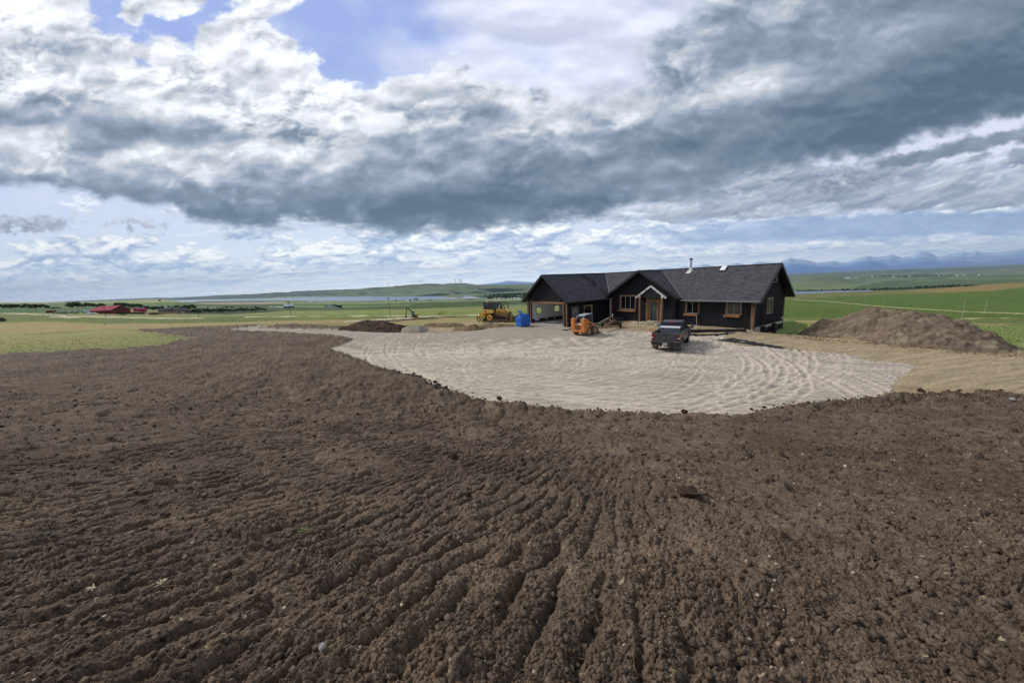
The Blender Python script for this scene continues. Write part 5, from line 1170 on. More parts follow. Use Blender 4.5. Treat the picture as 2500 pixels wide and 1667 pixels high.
def dozer():
    P=at_depth(1203,787,52.5);rz=math.radians(-20)
    T=empty('bulldozer',(P[0],P[1],P[2]+.02),rz,'yellow bulldozer with a black cab and a rear ripper behind the dirt ridge','bulldozer')
    T.rotation_euler=(0,math.radians(2.5),rz)
    for s in(-1,1):
        y=s*1.02
        out=[(-.95,.12),(-1.10,.32),(-1.02,.52),(-.22,1.30),(.0,1.42),(.25,1.34),(2.60,.92),(2.92,.68),(2.95,.40),(2.75,.14),(2.4,.03),(-.6,.03)]
        g=MB()
        n=len(out)
        per=[];
        for i in range(n):
            a=Vector((out[i][0],out[i][1]));b=Vector((out[(i+1)%n][0],out[(i+1)%n][1]));m=max(1,int((b-a).length/.17))
            for k in range(m):per.append((a.lerp(b,k/m),(b-a).normalized()))
        for p,d in per:
            nn=Vector((d.y,-d.x));q=p+nn*.0
            a=p-d*.075;b=p+d*.075
            g.hexa([(a.x,y-.28,a.y),(b.x,y-.28,b.y),(b.x,y+.28,b.y),(a.x,y+.28,a.y)],[(a.x-nn.x*-.05,y-.28,a.y-nn.y*-.05),(b.x+nn.x*.05,y-.28,b.y+nn.y*.05),(b.x+nn.x*.05,y+.28,b.y+nn.y*.05),(a.x+nn.x*.05,y+.28,a.y+nn.y*.05)])
            g.hexa([(p.x-.012,y-.28,p.y),(p.x+.012,y-.28,p.y),(p.x+.012,y+.28,p.y),(p.x-.012,y+.28,p.y)],[(p.x+nn.x*.10-.012,y-.28,p.y+nn.y*.10),(p.x+nn.x*.10+.012,y-.28,p.y+nn.y*.10),(p.x+nn.x*.10+.012,y+.28,p.y+nn.y*.10),(p.x+nn.x*.10-.012,y+.28,p.y+nn.y*.10)])
        g.build('track',TRK,T)
        g=MB();g.prism([(-.90,.14),(-1.0,.34),(-.92,.50),(-.18,1.24),(.02,1.34),(.24,1.26),(2.58,.84),(2.84,.64),(2.86,.42),(2.7,.16)],'y',y-.12,y+.12);g.build('track_side',mat('track_dirt',srgb(58,46,40),.9,var=.4,vs=4),T)
        g=MB();g.prism([(-.7,.22),(-.6,.48),(2.5,.62),(2.7,.4),(2.5,.2)],'y',y-.20,y+.20);g.build('track_frame',mat('dusty_frame',srgb(112,94,78),.85,var=.3,vs=4),T,.02)
        g=MB();g.prism([(-.60,.62),(.0,1.05),(2.4,.72),(2.3,.60),(.2,.72),(-.3,.56)],'y',y-.10,y+.10);g.build('track_guard',TRK,T)
        g=MB();g.lathe([(.0,s*.20),(.20,s*.22),(.22,s*.16),(.30,s*.10),(.36,s*.13),(.42,s*.13),(.43,s*.05),(.43,-s*.1)],26,(0.0,y+s*.10,.86),ax='y');sp=g.build('sprocket',YEL,T)
        g=MB();g.lathe([(0,.13),(.12,.12),(.13,0)] if s>0 else [(.13,0),(.12,-.12),(0,-.13)],14,(0.0,y+s*.30,.86),ax='y');g.build('hub',YELD,sp)
        for k in range(7):
            g=MB();g.tube((-.3+.42*k,y-.2,.20),(-.3+.42*k,y+.2,.20),.13,n=14);g.build('roller',TRK,T)
        g=MB();g.tube((2.62,y-.18,.44),(2.62,y+.18,.44),.30,n=20);g.build('idler',YELD,T)
        g=MB();g.bar((1.4,s*1.36,.30),(3.5,s*1.45,.42),.10,.20);g.build('push_arm',TRK,T,.02)
        # fender / side tank
        g=MB();g.prism([(-1.15,1.38),(-1.15,1.86),(-1.0,1.95),(.55,1.95),(.62,1.55),(.35,1.45)],'y',s*.62,s*1.28);tk=g.build('side_tank',YEL,T,.04)
        g=MB();g.box((-.42,s*1.284-.005,1.58),(-.22,s*1.284+.005,1.72));g.build('white_decal',WHT,tk)
        g=MB();g.box((-.60,s*1.284-.005,1.54),(-.44,s*1.284+.005,1.78));g.build('black_decal',DGREY,tk)
    g=MB();g.box((-.9,-.62,.55),(2.7,.62,1.5));g.build('hull',YELD,T,.03)
    g=MB();g.prism([(.72,1.5),(.72,2.08),(1.2,2.10),(2.5,1.86),(2.72,1.75),(2.75,.95),(.72,.95)],'y',-.52,.52);hd=g.build('engine_hood',YEL,T,.03)
    for k in range(6):
        for s in(-1,1):
            g=MB();g.box((1.05+k*.22,s*.526-.008,1.15+.02*k),(1.17+k*.22,s*.526+.008,1.75-.04*k));g.build('vent',DGREY,hd)
    g=MB();g.tube((1.35,-.28,2.05),(1.35,-.28,2.72),.075);g.tube((1.30,.28,2.05),(1.30,.28,2.36),.12);g.build('exhaust_stack',DGREY,T)
    g=MB()
    for z in range(7):g.box((2.752,-.45,1.02+z*.1),(2.77,.45,1.06+z*.1))
    g.build('radiator_grille',DGREY,T)
    # cab
    x0,x1,z0,z1=-1.15,.68,1.96,2.86
    g=MB();g.hexa([(x0+.12,-.78,z0),(x1-.05,-.78,z0),(x1-.05,.78,z0),(x0+.12,.78,z0)],[(x0+.10,-.74,z1-.06),(x1-.15,-.74,z1-.06),(x1-.15,.74,z1-.06),(x0+.10,.74,z1-.06)]);g.build('cab_glass',mat('cab_glass',srgb(52,62,70),.08,spec=.8,var=.5,vs=3),T)
    g=MB()
    for xx in(x0+.08,x0+.55,-.25,.15,x1-.08):
        for s in(-1,1):g.bar((xx,s*.80,z0-.1),(xx,s*.76,z1-.05),.085,.06)
    for yy in(-.5,-.17,.17,.5):g.bar((x0+.07,yy,z0),(x0+.07,yy,z1-.05),.03,.05)
    g.box((x0+.04,-.82,z0-.02),(x1,.82,z0+.08));g.box((x0+.04,-.80,2.36),(x0+.5,-.775,2.45));g.build('cab_frame',DGREY,T)
    g=MB();g.box((x0-.12,-.86,z1-.06),(x1+.12,.86,z1+.05));g.build('cab_roof',DGREY,T,.03)
    # sweeps from the roof down to the nose
    for s in(-1,1):
        g=MB();g.path([(x0,s*.84,z1+.06),(1.5,s*.84,z1+.06),(1.85,s*.84,z1-.02),(2.12,s*.84,z1-.28),(2.2,s*.84,z1-.6),(2.25,s*.82,2.0),(2.95,s*.62,.95)],.055,8);g.build('sweep_bar',DGREY,T)
    g=MB();g.path([(1.25,-.5,z1),(1.55,-.5,2.5),(1.65,-.5,2.1)],.04,6);g.path([(1.9,-.84,2.7),(1.75,-.7,2.35),(1.9,-.6,2.0)],.05,6);g.build('brace',DGREY,T)
    g=MB();g.lathe([(.11,z1+.05),(.11,z1+.12),(.08,z1+.20),(0,z1+.22)],12,(-.62,-.5,0));g.build('beacon',mat('beacon',srgb(196,214,130),.3),T)
    # ripper
    g=MB();g.prism([(-1.0,.75),(-1.0,1.35),(-1.45,1.55),(-1.75,1.30),(-2.05,.95),(-2.0,.72),(-1.6,.8)],'y',-.62,-.42);g.prism([(-1.0,.75),(-1.0,1.35),(-1.45,1.55),(-1.75,1.30),(-2.05,.95),(-2.0,.72),(-1.6,.8)],'y',.42,.62);g.build('ripper_frame',YEL,T,.02)
    g=MB();g.tube((-1.0,-.2,1.38),(-1.9,-.2,1.05),.07);g.tube((-1.0,.2,1.38),(-1.9,.2,1.05),.07);g.tube((-1.45,-.2,1.75),(-1.2,-.2,1.2),.05);g.build('ripper_cylinder',YELD,T)
    g=MB();g.box((-2.20,-.95,.72),(-1.98,.95,.94));g.build('ripper_beam',YELD,T,.02)
    for y in(-.85,0,.85):
        g=MB();pts=[(-2.08,.92),(-2.16,.55),(-2.02,.28),(-1.80,.12)]
        for a,b in zip(pts,pts[1:]):g.bar((a[0],y,a[1]),(b[0],y,b[1]),.08,.15,(1,0,.2))
        g.build('ripper_shank',DGREY,T)
    # blade
    g=MB();pr=[(3.55,.05),(3.42,.35),(3.40,.75),(3.50,1.12),(3.60,1.12),(3.50,.75),(3.52,.35),(3.66,.05)];g.prism(pr,'y',-1.75,1.75);g.build('blade',YELD,T)
    g=MB()
    for s in(-1,1):g.tube((2.6,s*.45,1.45),(3.42,s*.55,.7),.07)
    g.build('blade_cylinder',YELD,T)
dozer()
BLU=mat('blue_paint',srgb(30,98,186),.45,var=.14,vs=3,var2=.08,vs2=16)
def dumpster():
    P=at_depth(1272.5,798.5,44.2);T=empty('dumpster',(P[0],P[1],P[2]),math.radians(33),'blue metal dumpster with its lid open beside the left corner of the garage','dumpster')
    # x: along the front (right hand face), y: depth (left hand face)
    W_,D_=1.35,1.25
    pr=[(0,.08),(0,1.22),(.38,1.55),(D_,1.22),(D_,.08)]
    g=MB();n=len(pr);g.prism(pr,'x',0,W_);b=g.build('body',BLU,T,.015)
    g=MB();g.box((-.10,.22,.86),(-.003,.98,1.04));g.build('fork_pocket',BLU,T,.01)
    g=MB();g.box((W_+.003,.22,.86),(W_+.10,.98,1.04));g.build('fork_pocket',BLU,T,.01)
    g=MB()
    for x in(-.03,W_-.02):g.box((x,-.03,.08),(x+.05,.03,1.22))
    g.box((-.03,-.04,1.18),(W_+.03,.02,1.25));g.build('rim',BLU,T)
    g=MB();g.bar((W_/2,.37,1.565),(W_/2,-.02,1.235),W_*.98,.03,(0,.5,1));g.build('lid',mat('blue_lid',srgb(48,104,186),.5,var=.1,vs=3),T)
    g=MB();g.hexa([(.25,.42,1.575),(.80,.42,1.575),(.80,.46,1.56),(.25,.46,1.56)],[(-.05,.72,2.02),(.50,.72,2.02),(.50,.76,2.0),(-.05,.76,2.0)]);g.build('lid',mat('blue_lid_light',srgb(86,136,208),.5,var=.1,vs=3),T)
    g=MB();g.bar((W_/2,.40,1.57),(W_/2,D_,1.245),W_*.96,.03,(0,-.5,1));g.build('lid',DGREY,T)
    g=MB();g.box((-.012,.20,1.20),(-.003,.32,1.38));g.build('white_sticker',WHT,T)
    for x in(.15,W_-.2):
        for y in(.15,D_-.2):
            g=MB();g.tube((x-.03,y,.05),(x+.03,y,.05),.05,n=10);g.build('caster',DGREY,T)
dumpster()
def excavator():
    P=ground_at(1012,776.5);D=P[1];k=D/864.;rz=math.radians(186)
    T=empty('excavator',(P[0],P[1],P[2]),rz,'small dark excavator with a raised boom digging beside the lane in the field','excavator');T.scale=(1,1,1)
    u=lambda px:px*k
    for s in(-1,1):
        g=MB();g.prism([(-1.3,.15),(-1.1,.62),(1.1,.62),(1.35,.4),(1.2,.05),(-1.1,.05)],'y',s*.75,s*1.15);g.build('track',DGREY,T,.05)
    g=MB();g.box((-.9,-.9,.7),(.9,.9,1.3));g.build('turntable',DGREY,T,.05)
    g=MB();g.box((-1.7,-.9,.8),(-1.0,.9,1.9));g.build('counterweight',mat('exc_yellow',srgb(190,170,50),.6),T,.08)
    g=MB();g.box((-.3,.1,1.3),(.9,.95,2.7));g.build('cab',mat('exc_cab',srgb(88,104,118),.2,spec=.7),T,.08)
    g=MB();g.box((-.35,.05,2.7),(.95,1.0,2.82));g.build('cab_roof',DGREY,T)
    g=MB();g.bar((.8,-.2,1.3),(1.1,-.2,3.0),.3,.42,(1,0,0));g.bar((1.08,-.2,2.9),(2.6,-.2,4.35),.26,.36);g.build('boom',mat('exc_dark',srgb(38,40,34),.6,var=.2,vs=2),T,.03)
    g=MB();g.bar((2.6,-.2,4.5),(3.35,-.2,1.3),.24,.32,(1,0,0));g.build('stick',MATS['exc_dark'],T,.03)
    g=MB();g.tube((1.2,-.2,2.6),(2.3,-.2,3.55),.08);g.tube((1.9,-.2,3.9),(2.7,-.2,4.6),.07);g.build('cylinder',GALV,T)
    g=MB();g.prism([(3.1,1.3),(3.6,1.25),(3.75,.8),(3.5,.35),(3.0,.3),(2.9,.7),(3.2,.8)],'y',-.6,.2);g.build('bucket',MATS['exc_dark'],T,.02)
excavator()

_O1=['','first','second','third','fourth','fifth','sixth','seventh','eighth','ninth','tenth','eleventh','twelfth','thirteenth','fourteenth','fifteenth','sixteenth','seventeenth','eighteenth','nineteenth']
def ordn(i):
    if i<20:return _O1[i]
    t=['','','twenty','thirty','forty'][i//10];return t+('-'+_O1[i%10] if i%10 else '').replace('','') if i%10 else t[:-1]+'ieth'
# ================= heaps of earth =================
def mound(name,front,top,depthw,cA,cB,label,cat,seed,cell=.09,lump=1.,crown=.0,rows=90,peakpos=0.,light=.15):
    Fp=[np.array(ground_at(*p)) for p in front];n=max(60,int(sum(np.linalg.norm(b-a) for a,b in zip(Fp,Fp[1:]))/cell))
    seg=np.cumsum([0]+[np.linalg.norm((b-a)[:2]) for a,b in zip(Fp,Fp[1:])]);s=np.linspace(0,seg[-1],n)
    Fx=np.interp(s,seg,[p[0] for p in Fp]);Fy=np.interp(s,seg,[p[1] for p in Fp])
    tx=[p[0] for p in top];ty=[p[1] for p in top];C=[];hh=[]
    for i in range(n):
        f=np.array([Fx[i],Fy[i]]);nn=f/np.linalg.norm(f);e=math.sin(math.pi*min(1,max(0,i/(n-1))))**.35
        W_=depthw*(.25+.75*e);c=f+nn*W_/2;z=0
        for _ in range(4):
            P=np.array([c[0],c[1],z]);a,b=pix(P);z+=(float(b)-np.interp(float(a),tx,ty))*c[1]/F
        C.append((c[0],c[1],nn[0],nn[1],W_));hh.append(z)
    C=np.array(C);hh=np.array(hh);k=np.ones(5)/5;hh=np.convolve(np.pad(hh,2,'edge'),k,'valid')
    gz=np.array([ground_z(c[0],c[1]) for c in C]);h=np.maximum(hh-gz,.02)
    t=np.linspace(-1.08,1.08,rows)[:,None];g=np.maximum(0,(1-np.sqrt(t*t+.035))/(1-.187)).clip(0,1)
    X=C[None,:,0]+C[None,:,2]*t*C[None,:,4]/2;Y=C[None,:,1]+C[None,:,3]*t*C[None,:,4]/2
    edge=ss(0,.10,np.linspace(0,1,n))*ss(0,.10,np.linspace(1,0,n))
    H=gz[None]-.12+(h*edge)[None]*g+.12*(g>0)*ss(0,.2,g)
    a=np.clip(g*4,0,1)*edge[None]
    H+=lump*a*(worley(X,Y,.75,seed,.12,.45,.45,.6)*.55+worley(X,Y,.32,seed+1,.2,.5,.6,.7)*.8+worley(X,Y,.15,seed+2,.2,.5,.6,.7)*.9+fbm(X*.9,Y*.9,seed+3,4)*.22+billow(X*3,Y*3,seed+4,3)*.06)
    va,ia=vor(X,Y+H,.42,seed+11);vb,ib=vor(X,Y+H,.19,seed+12);H+=lump*a*(va*.10+vb*.06);tn=((ia-.5)*.30+(ib-.5)*.34)[...,None]*lump
    n1=fbm(X*.8,Y*.8+H*1.2,seed+5,5,.6)[...,None];n2=fbm(X*5,Y*5,seed+6,4,.6)[...,None]
    k=ss(-.15,.3,n1+crown*(H/ max(h.max(),.1))[...,None]-.05)
    Cc=(np.array(cA)*(1-k)+np.array(cB)*k)*(1+.28*n2)*(1+tn)
    V=np.stack([X,Y,H],-1).reshape(-1,3);i=np.arange(len(V)).reshape(X.shape);Q=np.stack([i[:-1,:-1],i[:-1,1:],i[1:,1:],i[1:,:-1]],-1).reshape(-1,4)
    o=npmesh(name,V,Q,MATS['soil'],np.clip(Cc,.01,.8).reshape(-1,3),smooth=False);return tag(o,label,cat)
mound('dirt_mound',[(1925,818),(1985,822),(2090,834),(2180,846),(2300,856),(2400,862),(2500,868)],
 [(1900,812),(1935,811),(1965,804),(1985,795),(2003,783),(2024,781),(2045,780),(2060,774),(2085,763),(2105,755),(2125,751.5),(2150,752.5),(2168,758.5),(2190,758),(2240,760),(2275,767),(2300,774),(2330,782),(2360,787),(2375,795),(2400,806),(2425,812),(2445,824),(2470,845),(2500,862)],
 8.2,L3(108,94,80),L3(132,118,98),'tall brown mound of lumpy dirt to the right of the house','dirt mound',701,.085,1.25,rows=120)
mound('soil_pile',[(826,806),(860,808),(900,811),(945,813),(975,812),(1005,800)],[(820,800),(850,798),(872,788),(885,784.5),(905,783.5),(935,784),(952,789),(965,793),(985,796),(1008,799)],6.0,L3(64,50,42),L3(84,68,56),'dark brown topsoil pile at the edge of the gravel, left of the grey gravel pile','dirt pile',731,.11,1.0,rows=70)
mound('gravel_pile',[(978,812),(1000,813.5),(1025,813),(1048,809)],[(975,806),(990,798),(1000,794.5),(1015,793.5),(1030,796),(1050,803)],3.6,L3(140,132,118),L3(150,142,128),'small smooth pile of grey gravel beside the dark topsoil pile','gravel pile',741,.10,.35,rows=60)
mound('dirt_ridge',[(1030,798.5),(1060,799.5),(1100,799),(1140,797.5)],[(1028,795),(1045,791),(1060,790.5),(1085,789.5),(1110,789),(1130,791),(1142,794)],3.0,L3(116,96,76),L3(136,116,90),'low brown dirt ridge behind the grey gravel pile','dirt ridge',751,.12,1.0,rows=50)
mound('dirt_ridge',[(1105,807),(1130,809),(1160,808),(1190,803)],[(1100,804),(1120,799),(1140,795.5),(1155,793.5),(1170,797),(1192,801)],3.0,L3(118,98,76),L3(138,118,92),'heaped clods of brown dirt just left of the bulldozer ripper','dirt ridge',761,.10,1.1,rows=50)
mound('dirt_ridge',[(1165,800),(1200,800.5),(1240,799),(1262,797)],[(1163,796),(1180,790),(1200,789),(1225,791.5),(1250,793.5),(1265,795)],2.6,L3(126,108,84),L3(142,124,96),'sandy dirt ridge along the foot of the bulldozer tracks','dirt ridge',771,.10,1.0,rows=50)
mound('rubble_bank',[(1538,796),(1560,798),(1590,799),(1618,798)],[(1536,791),(1550,786),(1575,784.5),(1600,785),(1620,787)],1.6,L3(150,136,116),L3(170,158,140),'bank of gravel and broken stone in front of the entry door','rubble bank',781,.05,.9,rows=40)
# ================= loose lumps =================
def rock_mesh(seed,sx=1,sy=1,sz=.75,n=2,rough=.3):
    bm=bmesh.new();bmesh.ops.create_icosphere(bm,subdivisions=n,radius=1);r=random.Random(seed)
    off=[(r.uniform(-1,1),r.uniform(-1,1),r.uniform(-1,1),r.uniform(.5,1.3)) for _ in range(9)]
    for v in bm.verts:
        k=1
        for a,b,c,d in off:
            q=Vector((a,b,c)).normalized();t=v.co.normalized().dot(q)
            if t>.72:k-=(t-.72)*d*.75
        k+=r.uniform(-rough,rough)*.35
        v.co*=k;v.co.x*=sx;v.co.y*=sy;v.co.z*=sz
    me=bpy.data.meshes.new('rock');bm.to_mesh(me);bm.free();return me
def put(me,name,m,x,y,r,label,cat,group=None,sink=.25,rz=0):
    me=me.copy() if not me.materials else me
    if not me.materials:me.materials.append(m)
    o=bpy.data.objects.new(name,me);col_.objects.link(o);o.scale=(r,r,r);o.rotation_euler=(R_.uniform(-.2,.2),R_.uniform(-.2,.2),rz or R_.uniform(0,6))
    o.location=(x,y,ground_z(x,y)+r*(.75-sink));return tag(o,label,cat,group)
CLOD=mat('clod',srgb(74,59,50),.95,var=.35,vs=7,bump=.03,bs=9,spec=.1)
for (px,py,wd,lab) in[(1063,936,11,'upper of the two dark clods sitting together on the gravel edge'),(1071,944,12,'lower of the two dark clods sitting together on the gravel edge'),(1220,978,15,'lone dark clod on pale gravel just beyond the soil edge'),(1011,914,9,'dark clod on the gravel at the end of a trail of crumbs'),(1028,921,8,'small dark clod where the soil edge meets the gravel'),(1088,951,14,'wide flat clod on the soil rim below the paired clods'),(1670,1010,18,'flat dark clod on the soil rim near the bottom curve of the gravel'),(1864,997,9,'small clod on the gravel near the right soil edge'),(1834,999,9,'leftmost small clod on the gravel near the right soil edge'),(2248,956,16,'dark clod lying on the tan dirt above the right soil edge'),(1280,988,12,'rounded clod on the soil rim right of the lone gravel clod'),(1108,1135,30,'big pale topped clod standing up in the middle of the soil'),(1682,1231,58,'very large rounded clod in the soil below the gravel'),(1145,1235,20,'dark wedge shaped clod beside the tread marks')]:
    P=ground_at(px,py);put(rock_mesh(px*7+py,1,.8,.7,3,.5),'soil_clod',CLOD,P[0],P[1],wd/2/F*P[1]*1.05,lab,'soil clod','loose soil clods',.30)
STN=[mat('pale_stone',srgb(176,164,146),.8,var=.2,vs=8),mat('tan_stone',srgb(150,128,100),.85,var=.2,vs=8),mat('grey_stone',srgb(132,126,120),.85,var=.2,vs=8)]
for (px,py,wd,k,lab) in[(1289,1118,10,0,'pale round stone in the soil above the bar shaped tread marks'),(558,1608,17,1,'yellowish oval stone near the bottom of the soil, left of the centre'),(5,1249,14,1,'flat tan stone at the left border of the soil'),(2468,991,18,2,'flat grey stone on the soil near the right border'),(2372,1322,12,1,'tan stone in a furrow of the right hand soil'),(1128,1357,8,0,'small white stone just under the tread marks'),(478,1356,10,0,'white stone left of the pale plant scraps'),(460,1397,14,1,'buried brownish stone in the left soil'),(318,1340,8,0,'small pale pebble in the left soil above the others'),(2062,1153,12,0,'whitish stone behind a dark crack in the right soil'),(1498,1245,9,2,'grey pebble on flat soil under the gravel'),(800,1658,30,2,'rounded stone at the very bottom edge of the soil')]:
    P=ground_at(px,py);put(rock_mesh(px+py,1,.75,.6,2,.2),'stone',STN[k],P[0],P[1],wd/2/F*P[1],lab,'stone','stones in the soil',.15)
# crumbs and pebbles too many to count
def scatter(name,n,zone_f,rf,m,seed,label,cat,squash=.7,verts=8,alb=None):
    r=np.random.RandomState(seed);P=[];tries=0
    while len(P)<n and tries<n*30:
        tries+=1;p=zone_f(r)
        if p is not None:P.append(p)
    V=[];Fq=[];C=[]
    base=np.array([(1,0,0),(-1,0,0),(0,1,0),(0,-1,0),(0,0,1),(0,0,-1)],float);fs=np.array([(0,2,4),(2,1,4),(1,3,4),(3,0,4),(2,0,5),(1,2,5),(3,1,5),(0,3,5)])
    # a cut cube gives blocky lumps
    base=np.array([(a,b,c) for a in(-.7,.7) for b in(-.7,.7) for c in(-.7,.7)])
    from itertools import product
    hull=None
    bm=bmesh.new();vs=[bm.verts.new(tuple(b)) for b in base];bmesh.ops.convex_hull(bm,input=vs);bmesh.ops.triangulate(bm,faces=bm.faces);bm.verts.index_update();hv=np.array([v.co[:] for v in bm.verts]);hf=np.array([[v.index for v in f.verts] for f in bm.faces]);bm.free()
    for i,(x,y) in enumerate(P):
        s=rf(r,y);q=hv*(1+r.uniform(-.42,.35,(len(hv),3)));a=r.uniform(0,6.28);c,s_=math.cos(a),math.sin(a)
        q=q*np.array([s,s*r.uniform(.6,1),s*squash*r.uniform(.6,1.1)]);q=np.stack([q[:,0]*c-q[:,1]*s_,q[:,0]*s_+q[:,1]*c,q[:,2]],-1)
        q+=np.array([x,y,ground_z(x,y)+s*squash*.35]);V.append(q);Fq.append(hf+i*len(hv));C.append(np.full((len(hv),3),r.uniform(.7,1.35)))
    V=np.concatenate(V);C=np.concatenate(C)*np.array(alb)
    o=npmesh(name,V,np.concatenate(Fq),m,C,smooth=False);return tag(o,label,cat,kind='stuff')
def in_soil(ymin,ymax,power=1.):
    def f(r):
        y=ymin*(ymax/ymin)**r.uniform(0,1);x=y*r.uniform(-1.75,1.75)
        u,ys,(X,Y,H,zn)=NG
        i=int(np.clip(np.searchsorted(ys,y)-1,0,len(ys)-2));j=int(np.clip((x/y-u[0])/(u[1]-u[0]),0,len(u)-2))
        return (x,y) if zn[i,j]==1 else None
    return f
CRM=mat('crumbs',(.1,.1,.1,1),.95,attr='Col',var=.3,vs=30,spec=.1)
scatter('soil_crumbs',13000,in_soil(.9,20),lambda r,y:(.004+.020*r.uniform(0,1)**4)*(1+.16*y),CRM,11,'loose soil crumbs strewn over the bare soil','soil crumbs',.75,alb=L3(90,77,66))
scatter('pebbles',420,in_soil(1.,14),lambda r,y:(.004+.008*r.uniform(0,1)**2)*(1+.18*y),CRM,12,'small pale pebbles scattered in the soil','pebbles',.7,alb=L3(168,156,134))
# crumbs spilled along the gravel edge
EDGE=[tuple(ground_at(*p)[:2]) for p in[(805,851),(850,870),(887,880),(946,903),(984,914.5),(1020,922),(1060,941),(1111,956.5),(1163,974.4),(1214,984.6),(1290,992),(1380,1003.7),(1480,1008),(1560,1012),(1640,1018),(1700,1021),(1802,1019),(1870,1005),(1938,990),(2040,980),(2125,971),(2244,963),(2448,961)]]
def at_edge(r):
    k=r.randint(0,len(EDGE)-1);t=r.uniform();a,b=np.array(EDGE[k]),np.array(EDGE[k+1]);p=a+(b-a)*t
    if r.uniform()<.3:p=np.array(EDGE[3])+(np.array(EDGE[6])-np.array(EDGE[3]))*r.uniform()
    o=abs(r.normal())*.42-.25;d=p/np.linalg.norm(p);q=p+d*o+np.array([r.normal()*.2,0]);return (q[0],q[1])
scatter('soil_crumbs',1500,at_edge,lambda r,y:.012+.05*r.uniform()**3,CRM,13,'soil crumbs spilled over the rim of the gravel','soil crumbs',.8,alb=L3(70,56,47))
def near_house(r):
    a=r.uniform(1,16.5);b=-r.uniform(.3,5);x=OX+a*math.cos(PSI)-b*math.sin(PSI);y=OY+a*math.sin(PSI)+b*math.cos(PSI);return(x,y)
scatter('rubble',700,near_house,lambda r,y:.02+.07*r.uniform()**3,CRM,14,'dirt lumps and rubble in front of the house','rubble',.6,alb=L3(146,128,104))
def near_mound(r):
    t=r.uniform();a=ground_at(1930+560*t,822+46*t);return (a[0]+r.normal()*.6,a[1]+r.normal()*.5)
scatter('dirt_lumps',900,near_mound,lambda r,y:.02+.07*r.uniform()**3,CRM,15,'lumps of dirt fallen around the foot of the tall mound','dirt lumps',.7,alb=L3(128,106,84))
# straw, roots and dead stalks
def straw(n,seed,yr,ln,label,name,c1,up=.25,zf=None):
    r=np.random.RandomState(seed);f=zf or in_soil(*yr);V=[];Q=[];C=[];k=0;m=0
    while k<n:
        p=f(r)
        if p is None:continue
        x,y=p;z=ground_z(x,y)+.004+.012*r.uniform();L=ln*(.4+r.uniform())*(1+.05*y);a=r.uniform(0,6.28);w=.0011*(1+.42*y);bend=r.normal()*.5
        pts=[];a0=a
        for j in range(4):
            pts.append((x,y,z+.02*math.sin(j)*up*2*L/.1));x+=math.cos(a0)*L/3;y+=math.sin(a0)*L/3;a0+=bend*.6;z+=up*L/3*r.uniform(-.2,1)
        c=np.array(c1)*r.uniform(.6,1.2)
        for j,(px_,py_,pz) in enumerate(pts):
            ww=w*(1-.2*j);V+=[(px_-math.sin(a0)*ww,py_+math.cos(a0)*ww,pz),(px_+math.sin(a0)*ww,py_-math.cos(a0)*ww,pz),(px_,py_,pz+ww*1.6)];C+=[c,c,c]
        for j in range(3):
            b=m+j*3
            for u_,v_ in((0,1),(1,2),(2,0)):Q.append((b+u_,b+v_,b+3+v_,b+3+u_))
        m+=12;k+=1
    o=npmesh(name,np.array(V),np.array(Q),CRM,np.array(C),smooth=False);return tag(o,label,'straw',kind='stuff')
straw(900,21,(1.,9),.055,'bits of dry straw and fine roots lying on the soil','straw_bits',L3(158,136,104))
straw(60,22,(1.,5),.12,'longer dead stalks lying on the soil','dead_stalks',L3(176,156,116),.3)
# a few pale plant scraps singled out
for (px,py,sz,lab) in[(405,1465,.055,'pale branching root scrap standing in the left soil'),(268,1605+25,.06,'yellow grass tuft scrap at the lower left of the soil'),(745,1322,.08,'green thistle seedling left of the tread marks'),(240,1480,.05,'white crumpled scrap in the left soil')]:
    P=ground_at(px,py);g=MB();r=random.Random(px)
    for k in range(9):
        a=r.uniform(0,6.28);e=r.uniform(.2,1.1);p0=(0,0,0);p1=(math.cos(a)*sz*.5*math.cos(e),math.sin(a)*sz*.5*math.cos(e),sz*.5*math.sin(e));p2=(p1[0]*1.9,p1[1]*1.9,p1[2]*1.3)
        g.tube(p0,p1,.005,.006,5);g.tube(p1,p2,.006,.001,5)
    green='green' in lab
    o=g.build('plant_scrap' if not green else 'seedling',mat('seedling_green',srgb(120,134,84),.8) if green else mat('scrap_pale',srgb(196,180,150),.8),None);o.location=(P[0],P[1],ground_z(P[0],P[1])+.01);tag(o,lab,'seedling' if green else 'plant scrap')
# ================= fabric, timber, odds and ends by the house =================
def HP(a,b,z=0):
    return Vector((OX+a*math.cos(PSI)-b*math.sin(PSI),OY+a*math.sin(PSI)+b*math.cos(PSI),z))
def strip_mesh(name,pts,w,m,label,cat,lift=.02,thick=.03,n=50):
    P=[Vector((p[0],p[1],0)) for p in pts];seg=[0]
    for a,b in zip(P,P[1:]):seg.append(seg[-1]+(b-a).length)
    V=[];Q=[];K=7
    for i in range(n):
        s=seg[-1]*i/(n-1);x=np.interp(s,seg,[p.x for p in P]);y=np.interp(s,seg,[p.y for p in P]);j=min(len(P)-2,max(0,int(np.searchsorted(seg,s)-1)));d=(P[j+1]-P[j]).normalized();nx,ny=-d.y,d.x
        ww=w[0]+(w[1]-w[0])*i/(n-1);ww*=1+.12*math.sin(i*1.7)
        for k in range(K):
            t=(k/(K-1)-.5)*ww;X_,Y_=x+nx*t,y+ny*t;V.append((X_,Y_,ground_z(X_,Y_)+lift+.02*math.sin(i*.9+k)))
    m_=len(V);V+=[(a,b,c-thick) for a,b,c in V]
    for i in range(n-1):
        for k in range(K-1):
            a=i*K+k;Q.append((a,a+1,a+K+1,a+K));Q.append((a+m_,a+K+m_,a+K+1+m_,a+1+m_))
    o=npmesh(name,np.array(V),np.array(Q),m,None,smooth=True);return tag(o,label,cat)
